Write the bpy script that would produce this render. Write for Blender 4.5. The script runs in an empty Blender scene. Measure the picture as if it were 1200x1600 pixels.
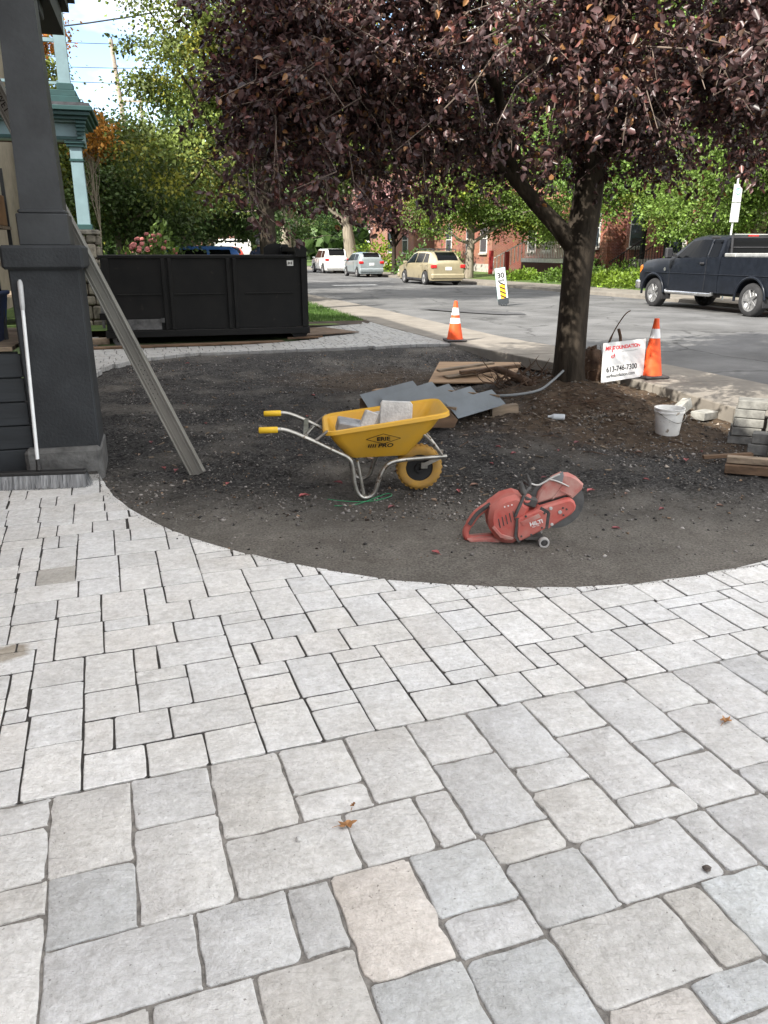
import bpy, bmesh, math, random
import numpy as np
from mathutils import Vector, Matrix, noise, Euler

sc = bpy.context.scene
COL = sc.collection
R = math.radians

# ---------------------------------------------------------------- camera, sky, sun, exposure
cam_d = bpy.data.cameras.new('camera'); cam = bpy.data.objects.new('camera', cam_d); COL.objects.link(cam)
cam.location = (0, 0, 1.7)
cam.rotation_euler = (R(90 - 18.535), 0, 0)
cam_d.sensor_fit = 'VERTICAL'; cam_d.sensor_height = 36; cam_d.lens = 27.315
cam_d.clip_end = 2000; cam_d.clip_start = .05
sc.camera = cam

SUN_EL, SUN_TRAVEL = 39, (.70, .715)          # elevation; direction the light travels on the ground
w = bpy.data.worlds.new('World'); sc.world = w; w.use_nodes = True
nt = w.node_tree; nt.nodes.clear()
sky = nt.nodes.new('ShaderNodeTexSky'); sky.sky_type = 'NISHITA'; sky.sun_disc = False
sky.sun_elevation = R(SUN_EL); sky.sun_rotation = math.atan2(-SUN_TRAVEL[0], -SUN_TRAVEL[1])
sky.air_density = 1.0; sky.dust_density = .4; sky.ozone_density = 1.0; sky.altitude = 1500
tc = nt.nodes.new('ShaderNodeTexCoord')
mp = nt.nodes.new('ShaderNodeMapping'); mp.inputs['Scale'].default_value = (1, 1, 2.4); mp.inputs['Location'].default_value = (.3, 16.7, 5.2)
nz = nt.nodes.new('ShaderNodeTexNoise'); nz.inputs['Scale'].default_value = 1.7; nz.inputs['Detail'].default_value = 7
nz.inputs['Roughness'].default_value = .6
rp = nt.nodes.new('ShaderNodeValToRGB'); rp.color_ramp.elements[0].position = .38; rp.color_ramp.elements[1].position = .60
mx = nt.nodes.new('ShaderNodeMix'); mx.data_type = 'RGBA'
cl = nt.nodes.new('ShaderNodeRGB'); cl.outputs[0].default_value = (9.0, 8.6, 8.0, 1)   # sunlit cloud
bg = nt.nodes.new('ShaderNodeBackground'); bg.inputs['Strength'].default_value = .15
ow = nt.nodes.new('ShaderNodeOutputWorld')
L = nt.links.new
L(tc.outputs['Generated'], mp.inputs['Vector']); L(mp.outputs[0], nz.inputs['Vector']); L(nz.outputs['Fac'], rp.inputs['Fac'])
L(rp.outputs['Color'], mx.inputs['Factor']); L(sky.outputs[0], mx.inputs['A']); L(cl.outputs[0], mx.inputs['B'])
L(mx.outputs['Result'], bg.inputs['Color']); L(bg.outputs[0], ow.inputs['Surface'])

sd = bpy.data.lights.new('sun', 'SUN'); sun = bpy.data.objects.new('sun', sd); COL.objects.link(sun)
sd.energy = 4.6; sd.angle = R(.53); sd.color = (1, .95, .87)
_t = Vector((SUN_TRAVEL[0], SUN_TRAVEL[1], 0)).normalized() * math.cos(R(SUN_EL)) - Vector((0, 0, math.sin(R(SUN_EL))))
sun.rotation_euler = _t.to_track_quat('-Z', 'Y').to_euler()
sun.location = (-20, -20, 25)

sc.view_settings.view_transform = 'Standard'; sc.view_settings.look = 'None'
sc.view_settings.gamma = 1; sc.view_settings.exposure = 1.36
sc.render.engine = 'CYCLES'
sc.cycles.use_denoising = True
sc.cycles.max_bounces = 6; sc.cycles.diffuse_bounces = 3; sc.cycles.glossy_bounces = 3; sc.cycles.transmission_bounces = 4
sc.cycles.transparent_max_bounces = 6
sc.cycles.sample_clamp_indirect = 6

rng = np.random.default_rng(7); random.seed(7)
PH = R(15.7); NX, NY = math.cos(PH), math.sin(PH)
def S(a, b, z=0.):                      # street frame: a metres across the street, b metres along it
    return Vector((a * NX - b * NY, a * NY + b * NX, z))

# ---------------------------------------------------------------- materials
def mat(name, col, rough=.7, metal=0., var=.12, scale=6., bump=0., bscale=60., col2=None, coat=0., spec=.4, detail=6.,
        stretch=None, speck=None, objcol=False, contrast=.5, transl=0., attr=None):
    m = bpy.data.materials.new(name); m.use_nodes = True
    n = m.node_tree; N = n.nodes; l = n.links.new
    p = N['Principled BSDF']
    p.inputs['Roughness'].default_value = rough; p.inputs['Metallic'].default_value = metal
    p.inputs['Specular IOR Level'].default_value = spec
    if coat: p.inputs['Coat Weight'].default_value = coat; p.inputs['Coat Roughness'].default_value = .08
    tcn = N.new('ShaderNodeTexCoord'); src = tcn.outputs['Object']
    if stretch:
        mpn = N.new('ShaderNodeMapping'); mpn.inputs['Scale'].default_value = stretch; l(src, mpn.inputs['Vector']); src = mpn.outputs[0]
    nn = N.new('ShaderNodeTexNoise'); nn.inputs['Scale'].default_value = scale; nn.inputs['Detail'].default_value = detail
    nn.inputs['Roughness'].default_value = .62
    l(src, nn.inputs['Vector'])
    rr = N.new('ShaderNodeValToRGB'); rr.color_ramp.elements[0].position = .5 - contrast * .5 * .6; rr.color_ramp.elements[1].position = .5 + contrast * .5 * .6
    c = np.array(col); c2 = np.array(col2) if col2 is not None else np.clip(c * (1 + var * 1.3), 0, 1); c1 = c if col2 is not None else c * (1 - var * 1.3)
    rr.color_ramp.elements[0].color = (*c1, 1); rr.color_ramp.elements[1].color = (*c2, 1)
    l(nn.outputs['Fac'], rr.inputs['Fac'])
    out = rr.outputs['Color']
    if speck:                           # (colour, scale, amount)
        vn = N.new('ShaderNodeTexNoise'); vn.inputs['Scale'].default_value = speck[1]; vn.inputs['Detail'].default_value = 2
        l(tcn.outputs['Object'], vn.inputs['Vector'])
        sr = N.new('ShaderNodeValToRGB'); sr.color_ramp.elements[0].position = speck[2]; sr.color_ramp.elements[1].position = speck[2] + .05
        l(vn.outputs['Fac'], sr.inputs['Fac'])
        mm = N.new('ShaderNodeMix'); mm.data_type = 'RGBA'; mm.inputs['B'].default_value = (*speck[0], 1)
        l(sr.outputs['Color'], mm.inputs['Factor']); l(out, mm.inputs['A']); out = mm.outputs['Result']
    if objcol:
        oi = N.new('ShaderNodeObjectInfo')
        mm = N.new('ShaderNodeMix'); mm.data_type = 'RGBA'; mm.blend_type = 'MULTIPLY'; mm.inputs['Factor'].default_value = 1
        l(out, mm.inputs['A']); l(oi.outputs['Color'], mm.inputs['B']); out = mm.outputs['Result']
    if attr:
        at = N.new('ShaderNodeAttribute'); at.attribute_name = 'tint'
        mm = N.new('ShaderNodeMix'); mm.data_type = 'RGBA'; mm.blend_type = 'MULTIPLY'; mm.inputs['Factor'].default_value = 1
        l(out, mm.inputs['A']); l(at.outputs['Color'], mm.inputs['B']); out = mm.outputs['Result']
    l(out, p.inputs['Base Color'])
    if bump:
        bn = N.new('ShaderNodeTexNoise'); bn.inputs['Scale'].default_value = bscale; bn.inputs['Detail'].default_value = 5
        l(src, bn.inputs['Vector'])
        bb = N.new('ShaderNodeBump'); bb.inputs['Strength'].default_value = 1; bb.inputs['Distance'].default_value = bump
        l(bn.outputs['Fac'], bb.inputs['Height']); l(bb.outputs[0], p.inputs['Normal'])
    if transl:
        tr = N.new('ShaderNodeBsdfTranslucent'); l(out, tr.inputs['Color'])
        ms = N.new('ShaderNodeMixShader'); ms.inputs[0].default_value = transl
        l(p.outputs[0], ms.inputs[1]); l(tr.outputs[0], ms.inputs[2]); l(ms.outputs[0], N['Material Output'].inputs['Surface'])
    return m

def glass(name, col, rough=.05):        # dark window glass
    m = mat(name, col, rough, 0, .05, 2, spec=.9); return m

def brickmat(name, c1, c2, mortar, scale=1.):
    m = bpy.data.materials.new(name); m.use_nodes = True
    n = m.node_tree; N = n.nodes; l = n.links.new; p = N['Principled BSDF']; p.inputs['Roughness'].default_value = .9
    tcn = N.new('ShaderNodeTexCoord'); sx = N.new('ShaderNodeSeparateXYZ'); l(tcn.outputs['Object'], sx.inputs[0])
    ad = N.new('ShaderNodeMath'); ad.operation = 'ADD'; l(sx.outputs[0], ad.inputs[0]); l(sx.outputs[1], ad.inputs[1])
    cx = N.new('ShaderNodeCombineXYZ'); l(ad.outputs[0], cx.inputs[0]); l(sx.outputs[2], cx.inputs[1])
    b = N.new('ShaderNodeTexBrick'); b.inputs['Scale'].default_value = scale; b.inputs['Brick Width'].default_value = .22
    b.inputs['Row Height'].default_value = .075; b.inputs['Mortar Size'].default_value = .008
    b.inputs['Color1'].default_value = (*c1, 1); b.inputs['Color2'].default_value = (*c2, 1); b.inputs['Mortar'].default_value = (*mortar, 1)
    l(cx.outputs[0], b.inputs['Vector']); 
    nn = N.new('ShaderNodeTexNoise'); nn.inputs['Scale'].default_value = 1.2; nn.inputs['Detail'].default_value = 6
    l(tcn.outputs['Object'], nn.inputs['Vector'])
    mm = N.new('ShaderNodeMix'); mm.data_type = 'RGBA'; mm.blend_type = 'OVERLAY'; mm.inputs['Factor'].default_value = .35
    l(b.outputs['Color'], mm.inputs['A']); l(nn.outputs['Color'], mm.inputs['B']); l(mm.outputs['Result'], p.inputs['Base Color'])
    return m

# ---------------------------------------------------------------- mesh helpers
class MB:
    def __init__(s): s.v = []; s.f = []
    def add(s, vs, fs, M=None):
        o = len(s.v)
        if M is not None: vs = [M @ Vector(q) for q in vs]
        s.v += [tuple(q) for q in vs]; s.f += [tuple(i + o for i in f) for f in fs]; return s
    def box(s, c, d, M=None, ch=0., rz=0., rx=0., ry=0.):
        x, y, z = d[0] / 2, d[1] / 2, d[2] / 2
        T = Matrix.Translation(c) @ Euler((rx, ry, rz)).to_matrix().to_4x4()
        if M is not None: T = M @ T
        if not ch:
            vs = [(i * x, j * y, k * z) for k in (-1, 1) for j in (-1, 1) for i in (-1, 1)]
            fs = [(0, 2, 3, 1), (4, 5, 7, 6), (0, 1, 5, 4), (2, 6, 7, 3), (0, 4, 6, 2), (1, 3, 7, 5)]
            return s.add(vs, fs, T)
        ch = min(ch, x * .9, y * .9, z * .9); vs = []; idx = {}
        for i in (-1, 1):
            for j in (-1, 1):
                for k in (-1, 1):
                    for ax in range(3):
                        q = [i * x, j * y, k * z]
                        for b in range(3):
                            if b != ax: q[b] -= ch * (i, j, k)[b]
                        idx[(i, j, k, ax)] = len(vs); vs.append(tuple(q))
        fs = []
        for ax in range(3):
            b, c2 = [q for q in range(3) if q != ax]
            for sg in (-1, 1):
                def key(p, q):
                    t = [0, 0, 0]; t[ax] = sg; t[b] = p; t[c2] = q; return idx[(*t, ax)]
                f = [key(-1, -1), key(1, -1), key(1, 1), key(-1, 1)]
                fs.append(tuple(f))
        for ax in range(3):
            b, c2 = [q for q in range(3) if q != ax]
            for p in (-1, 1):
                for q in (-1, 1):
                    def key(sg, fa):
                        t = [0, 0, 0]; t[ax] = sg; t[b] = p; t[c2] = q; return idx[(*t, fa)]
                    fs.append((key(-1, b), key(1, b), key(1, c2), key(-1, c2)))
        for i in (-1, 1):
            for j in (-1, 1):
                for k in (-1, 1): fs.append((idx[(i, j, k, 0)], idx[(i, j, k, 1)], idx[(i, j, k, 2)]))
        return s.add(vs, fs, T)
    def bar(s, p, q, wd, th, up=(0, 0, 1), ch=0.):         # rectangular bar from p to q
        p = Vector(p); q = Vector(q); d = (q - p); Ln = d.length; d.normalize()
        u = Vector(up); x = d.cross(u)
        if x.length < 1e-4: x = d.cross(Vector((1, 0, 0)))
        x.normalize(); u = x.cross(d).normalized()
        M = Matrix((( *x, 0), ( *d, 0), ( *u, 0), (0, 0, 0, 1))).transposed()
        M = Matrix.Translation((p + q) / 2) @ M
        return s.box((0, 0, 0), (wd, Ln, th), M, ch)
    def tube(s, pts, r, n=8, cap=True, M=None):
        pts = [Vector(q) for q in pts]; m = len(pts)
        rs = r if hasattr(r, '__len__') else [r] * m
        vs = []; fs = []; prev = None
        for i, p in enumerate(pts):
            d = (pts[min(i + 1, m - 1)] - pts[max(i - 1, 0)])
            if d.length < 1e-9: d = Vector((0, 0, 1))
            d.normalize()
            if prev is None:
                a = Vector((0, 0, 1)) if abs(d.z) < .9 else Vector((1, 0, 0)); x = d.cross(a).normalized()
            else:
                x = prev - d * prev.dot(d)
                if x.length < 1e-6: x = d.orthogonal()
                x.normalize()
            prev = x; y = d.cross(x)
            for k in range(n):
                t = 2 * math.pi * k / n; vs.append(p + (x * math.cos(t) + y * math.sin(t)) * rs[i])
        for i in range(m - 1):
            for k in range(n):
                a = i * n + k; b = i * n + (k + 1) % n; fs.append((a, b, b + n, a + n))
        if cap: fs += [tuple(range(n - 1, -1, -1)), tuple(range((m - 1) * n, m * n))]
        return s.add(vs, fs, M)
    def lathe(s, prof, n=24, M=None, close=True):           # profile of (r, z) round z
        vs = []; fs = []; m = len(prof)
        for r, z in prof:
            for k in range(n):
                t = 2 * math.pi * k / n; vs.append((r * math.cos(t), r * math.sin(t), z))
        for i in range(m - 1):
            for k in range(n):
                a = i * n + k; b = i * n + (k + 1) % n; fs.append((a, b, b + n, a + n))
        if close:
            fs.append(tuple(range(n - 1, -1, -1))); fs.append(tuple(range((m - 1) * n, m * n)))
        return s.add(vs, fs, M)
    def prism(s, poly, y0, y1, M=None, ch=0.):              # polygon in x,z extruded along y, edges chamfered
        n = len(poly); P = np.array(poly, float); c = P.mean(0)
        e = np.roll(P, -1, 0) - np.roll(P, 1, 0); nr = np.stack([e[:, 1], -e[:, 0]], 1); nr /= np.linalg.norm(nr, axis=1, keepdims=True) + 1e-9
        ar = np.sum(P[:, 0] * np.roll(P[:, 1], -1) - P[:, 1] * np.roll(P[:, 0], -1))
        if ar < 0: nr = -nr
        I = P - nr * ch
        rings = [(P, y0), (P, y1)] if not ch else [(I, y0), (P, y0 + ch), (P, y1 - ch), (I, y1)]
        vs = [(q[0], y, q[1]) for ring, y in rings for q in ring]; fs = []
        for i in range(len(rings) - 1):
            for k in range(n):
                a = i * n + k; b = i * n + (k + 1) % n; fs.append((a, b, b + n, a + n))
        fs += [tuple(range(n - 1, -1, -1)), tuple(range((len(rings) - 1) * n, len(rings) * n))]
        return s.add(vs, fs, M)
    def loft(s, rings, cap=True, closed=True, M=None):
        n = len(rings[0]); vs = [q for r in rings for q in r]; fs = []
        for i in range(len(rings) - 1):
            for k in range(n if closed else n - 1):
                a = i * n + k; b = i * n + (k + 1) % n; fs.append((a, b, b + n, a + n))
        if cap: fs += [tuple(range(n - 1, -1, -1)), tuple(range((len(rings) - 1) * n, len(rings) * n))]
        return s.add(vs, fs, M)
    def mesh(s, name, fix=True):
        me = bpy.data.meshes.new(name); me.from_pydata(s.v, [], s.f); me.update()
        if fix:
            bm = bmesh.new(); bm.from_mesh(me); bmesh.ops.recalc_face_normals(bm, faces=bm.faces); bm.to_mesh(me); bm.free()
        return me
    def build(s, name, m, parent=None, smooth=0, loc=None, rz=None):
        me = s.mesh(name)
        if smooth:
            me.polygons.foreach_set('use_smooth', [True] * len(me.polygons)); me.set_sharp_from_angle(angle=R(smooth))
        return link(name, me, m, parent, loc, rz)

def link(name, me, m, parent=None, loc=None, rz=None):
    o = bpy.data.objects.new(name, me); COL.objects.link(o)
    if m is not None and not me.materials: me.materials.append(m)
    if parent is not None: o.parent = parent
    if loc is not None: o.location = loc
    if rz is not None: o.rotation_euler[2] = rz
    return o
def tag(o, label=None, cat=None, group=None, kind=None):
    if label: o['label'] = label
    if cat: o['category'] = cat
    if group: o['group'] = group
    if kind: o['kind'] = kind
    return o
def empty(name, label, cat, loc=(0, 0, 0), rz=0., group=None):
    o = bpy.data.objects.new(name, None); COL.objects.link(o); o.location = loc; o.rotation_euler[2] = rz; o.empty_display_size = .2
    return tag(o, label, cat, group)
def npmesh(name, v, f, tint=None):      # fast triangle / quad mesh from arrays
    me = bpy.data.meshes.new(name); k = f.shape[1]
    me.vertices.add(len(v)); me.vertices.foreach_set('co', np.ascontiguousarray(v, np.float32).ravel())
    me.loops.add(f.size); me.loops.foreach_set('vertex_index', np.ascontiguousarray(f, np.int32).ravel())
    me.polygons.add(len(f)); me.polygons.foreach_set('loop_start', np.arange(0, f.size, k, dtype=np.int32))
    me.polygons.foreach_set('loop_total', np.full(len(f), k, np.int32))
    if tint is not None:
        a = me.attributes.new('tint', 'FLOAT_COLOR', 'POINT'); t = np.ones((len(v), 4), np.float32); t[:, :3] = tint; a.data.foreach_set('color', t.ravel())
    me.update(); me.validate(); return me
def text(name, body, size, m, parent, M, ext=.0006, align='CENTER', shear=0., bold=0., sx=1.):
    cu = bpy.data.curves.new(name, 'FONT'); cu.body = body; cu.size = size; cu.align_x = align; cu.align_y = 'CENTER'; cu.extrude = ext; cu.shear = shear; cu.offset = bold
    t = bpy.data.objects.new(name, cu); COL.objects.link(t)
    bpy.context.view_layer.update()
    me = bpy.data.meshes.new_from_object(t.evaluated_get(bpy.context.evaluated_depsgraph_get())); bpy.data.objects.remove(t)
    me.transform(M @ Matrix.Diagonal((sx, 1, 1, 1))); me.name = name
    me.materials.clear(); return link(name, me, m, parent)
def fbm(x, y, sc_, o=4):
    return noise.fractal(Vector((x * sc_, y * sc_, 3.7)), .55, 2., o)

# ================================================================= THE SETTING
m_grassland = mat('m_grassland', (.045, .07, .02), .95, var=.35, scale=.6)
b = MB(); b.add([(-500, -300, -.16), (500, -300, -.16), (500, 900, -.16), (-500, 900, -.16)], [(0, 1, 2, 3)])
tag(b.build('ground', m_grassland), kind='structure')

def near_in(bb): return float(np.interp(bb, [0, 7, 8.5, 10.5, 12.9, 16.7, 26, 60, 130], [5.6, 5.66, 5.75, 5.5, 4.97, 4.72, 4.6, 3.4, 1.4]))
def near_k(bb): return float(np.interp(bb, [0, 8, 10, 13.6, 23.7, 35, 60, 130], [7.1, 7.09, 6.95, 6.26, 5.98, 5.2, 4.7, 2.7]))
def far_k(bb): return float(np.interp(bb, [-10, 24, 33, 42, 50, 62, 130], [16.4, 16.2, 15.6, 14.7, 14.3, 13.9, 12.0]))

# --- road
def asphalt():
    m = mat('m_asphalt', (.125, .125, .124), .9, var=.22, scale=.7, bump=.004, bscale=120, detail=9, spec=.25)
    N = m.node_tree.nodes; l = m.node_tree.links.new; p = N['Principled BSDF']
    src = p.inputs['Base Color'].links[0].from_socket
    tcn = N.new('ShaderNodeTexCoord'); nn = N.new('ShaderNodeTexNoise'); nn.inputs['Scale'].default_value = 1.3; nn.inputs['Detail'].default_value = 4
    l(tcn.outputs['Object'], nn.inputs['Vector'])
    ad = N.new('ShaderNodeMix'); ad.data_type = 'RGBA'; ad.blend_type = 'ADD'; ad.inputs['Factor'].default_value = .8
    l(tcn.outputs['Object'], ad.inputs['A']); l(nn.outputs['Color'], ad.inputs['B'])
    vo = N.new('ShaderNodeTexVoronoi'); vo.feature = 'DISTANCE_TO_EDGE'; vo.inputs['Scale'].default_value = .34
    l(ad.outputs['Result'], vo.inputs['Vector'])
    rr = N.new('ShaderNodeValToRGB'); rr.color_ramp.elements[0].position = .004; rr.color_ramp.elements[1].position = .016
    rr.color_ramp.elements[0].color = (.55, .55, .55, 1)
    l(vo.outputs['Distance'], rr.inputs['Fac'])
    n2 = N.new('ShaderNodeTexNoise'); n2.inputs['Scale'].default_value = 190; n2.inputs['Detail'].default_value = 2; l(tcn.outputs['Object'], n2.inputs['Vector'])
    r2 = N.new('ShaderNodeValToRGB'); r2.color_ramp.elements[0].position = .3; r2.color_ramp.elements[1].position = .7
    r2.color_ramp.elements[0].color = (.72, .72, .72, 1); r2.color_ramp.elements[1].color = (1.0, 1.0, 1.0, 1); l(n2.outputs['Fac'], r2.inputs['Fac'])
    m1 = N.new('ShaderNodeMix'); m1.data_type = 'RGBA'; m1.blend_type = 'MULTIPLY'; m1.inputs['Factor'].default_value = 1
    l(src, m1.inputs['A']); l(rr.outputs['Color'], m1.inputs['B'])
    m2 = N.new('ShaderNodeMix'); m2.data_type = 'RGBA'; m2.blend_type = 'MULTIPLY'; m2.inputs['Factor'].default_value = 1
    l(m1.outputs['Result'], m2.inputs['A']); l(r2.outputs['Color'], m2.inputs['B']); l(m2.outputs['Result'], p.inputs['Base Color'])
    return m
m_road = asphalt()
bs = list(np.arange(-14, 62, 2.)) + list(np.arange(62, 132, 5.))
b = MB(); nn_ = 8
rows = []
for bb in bs:
    k0, k1 = near_k(bb) - .02, far_k(bb) + .02
    rows.append([S(k0 + (k1 - k0) * t, bb, .135 + .03 * math.sin(math.pi * t)) for t in np.linspace(0, 1, nn_)])
b.loft(rows, cap=False, closed=False)
tag(b.build('road', m_road, smooth=40), kind='structure')
m_patch = mat('m_patch', (.06, .06, .062), .95, var=.25, scale=3, bump=.004, bscale=90)
b = MB()                                # darker tar repair on the road
pts = [(7.0, 21.5), (7.9, 21.3), (9.2, 19.3), (9.0, 18.6), (8.3, 19.0), (7.6, 20.2)]
b.add([S(x, y, .176) for x, y in pts], [tuple(range(6))])
b.build('road_patch', m_patch, bpy.data.objects['road'])
m_mark = mat('m_mark', (.55, .55, .53), .9, var=.3, scale=3)
b = MB(); b.add([S(x, y, .18) for x, y in [(8.0, 37.0), (10.2, 37.2), (10.2, 38.0), (8.0, 37.8)]], [(0, 1, 2, 3)])
b.build('painted_line', m_mark, bpy.data.objects['road'])

# --- near sidewalk slabs
m_conc = mat('m_concrete', (.175, .158, .134), .9, var=.14, scale=2.2, bump=.002, bscale=90, speck=((.2, .18, .15), 60, .68))
sw = bpy.data.objects.new('sidewalk', None); COL.objects.link(sw); tag(sw, kind='structure')
bb = .5; k = 0
while bb < 60:
    e = bb + (1.55 if bb < 30 else 4.)
    g = .006
    q = [S(near_in(bb) + 0, bb + g), S(near_k(bb) - .01, bb + g), S(near_k(e) - .01, e - g), S(near_in(e), e - g)]
    c = sum(q, Vector()) / 4; b = MB(); z0, z1 = .0, .165 + random.uniform(-.004, .004)
    lo = [(p.x, p.y, z0) for p in q]; mi = [(p.x, p.y, z1 - .012) for p in q]; hi = [((p.x - c.x) * .988 + c.x, (p.y - c.y) * .988 + c.y, z1) for p in q]
    b.loft([lo, mi, hi], cap=True)
    b.build('slab', m_conc, sw); bb = e; k += 1
# --- far kerb, sidewalk and front lawns across the street
b = MB(); rows = [[S(far_k(q) , q, .1), S(far_k(q), q, .25), S(far_k(q) + .16, q, .27), S(far_k(q) + .16, q, .1)] for q in bs]
b.loft(rows, cap=True); tag(b.build('kerb', m_conc), kind='structure')
b = MB(); rows = [[S(far_k(q) + .16, q, .255), S(far_k(q) + 1.9, q, .29)] for q in bs]; b.loft(rows, cap=False, closed=False)
tag(b.build('sidewalk_far', m_conc), kind='structure')
m_lawn = mat('m_lawn', (.045, .085, .018), .9, var=.35, scale=1.1, bump=.02, bscale=60, col2=(.10, .15, .03))
b = MB(); rows = [[S(far_k(q) + 1.9, q, .288), S(far_k(q) + 3.6, q, .36), S(far_k(q) + 30, q, .5)] for q in bs]; b.loft(rows, cap=False, closed=False)
tag(b.build('lawn_far', m_lawn), kind='structure')
b = MB(); rows = [[S(-14, q, .1), S(near_in(q) - .02, q, .14)] for q in np.arange(17.6, 90, 3)]; b.loft(rows, cap=False, closed=False)
tag(b.build('lawn', m_lawn), kind='structure')
m_soil = mat('m_soil', (.045, .032, .022), .98, var=.35, scale=5, bump=.02, bscale=30)
b = MB(); b.add([S(2.9, 17.45, .12), S(4.6, 17.5, .15), S(4.72, 18.3, .155), S(2.9, 18.4, .15)], [(0, 1, 2, 3)])
tag(b.build('soil_strip', m_soil), kind='structure')
# blades of grass on the lawn beside the driveway
N_ = 9000
aa = rng.uniform(2.4, 4.7, N_); bv = rng.uniform(18.3, 27, N_); h = rng.uniform(.05, .11, N_)
base = np.array([list(S(a, q, .125)) for a, q in zip(aa, bv)]); ang = rng.uniform(0, 6.28, N_); wv = np.stack([np.cos(ang), np.sin(ang), 0 * ang], 1) * .012
tip = base + np.stack([rng.normal(0, .025, N_), rng.normal(0, .025, N_), h], 1)
v = np.stack([base - wv, base + wv, tip], 1).reshape(-1, 3); f = np.arange(3 * N_).reshape(-1, 3)
m_grass = mat('m_grass', (.06, .12, .02), .7, var=.3, scale=1.5, transl=.3)
tag(link('grass', npmesh('grass', v, f), m_grass), 'short green grass on the lawn beside the black dumpster', 'grass', kind='stuff')

# --- the bare yard
def zfar(x, y):
    a = x * NX + y * NY; t = max(0, min(1, (a - 1.) / 4.)); return .155 * t * t * (3 - 2 * t)
TR = (2.38, 9.95)
_r = random.Random(5)
FEET = [(fx, fy, math.cos(t), math.sin(t)) for fx, fy, t in [(_r.uniform(-1.9, 3.0), _r.uniform(4.7, 8.2), _r.uniform(0, 6.28)) for _ in range(34)]]
RUT = [(-1.9, 7.0), (-1.2, 6.55), (-.4, 6.0), (.27, 5.82)]
for k in range(3):                      # the groove the barrow wheel left
    for t in range(8): q = t / 8; FEET.append((RUT[k][0] * (1 - q) + RUT[k + 1][0] * q, RUT[k][1] * (1 - q) + RUT[k + 1][1] * q, .85, -.5))
def zy(x, y):
    z = -.065 + .022 * fbm(x, y, .9) + .018 * fbm(x + 9, y, 3.2) + .010 * fbm(x, y + 5, 9) + .006 * fbm(x + 4, y, 22)
    d2 = (x - TR[0]) ** 2 + (y - TR[1]) ** 2
    z += .20 * math.exp(-d2 / 1.3) + .05 * math.exp(-((x - 3.3) ** 2 + (y - 8.6) ** 2) / 1.5)
    m = max(0., min(1., (2.2 - math.hypot(x - 2.2, y - 9.0)) / 1.2))
    z += m * .035 * fbm(x + 3, y, 4.5)
    for fx, fy, fc, fs in FEET:
        dx, dy = x - fx, y - fy
        if abs(dx) < .3 and abs(dy) < .3:
            u, v = dx * fc + dy * fs, -dx * fs + dy * fc; q = (u / .15) ** 2 + (v / .055) ** 2
            if q < 3: z += -.016 * math.exp(-q * 1.3) + .006 * math.exp(-(q - 1.7) ** 2 * 3)
    aa_ = x * NX + y * NY; ni = near_in(-x * NY + y * NX); e_ = max(0., min(1., (aa_ - ni + .30) / .30))
    if y > 4.5: z = z * (1 - e_) + min(z, .065) * e_
    fr = max(0, min(1, (y - 4.6) / 1.5))
    fe = max(0., min(1., (y - 12.3) / 1.5)); z = z * (1 - fe) + (zfar(x, y) - .05) * fe
    return z * (.35 + .65 * fr) - .03 * (1 - fr) * .6
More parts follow.
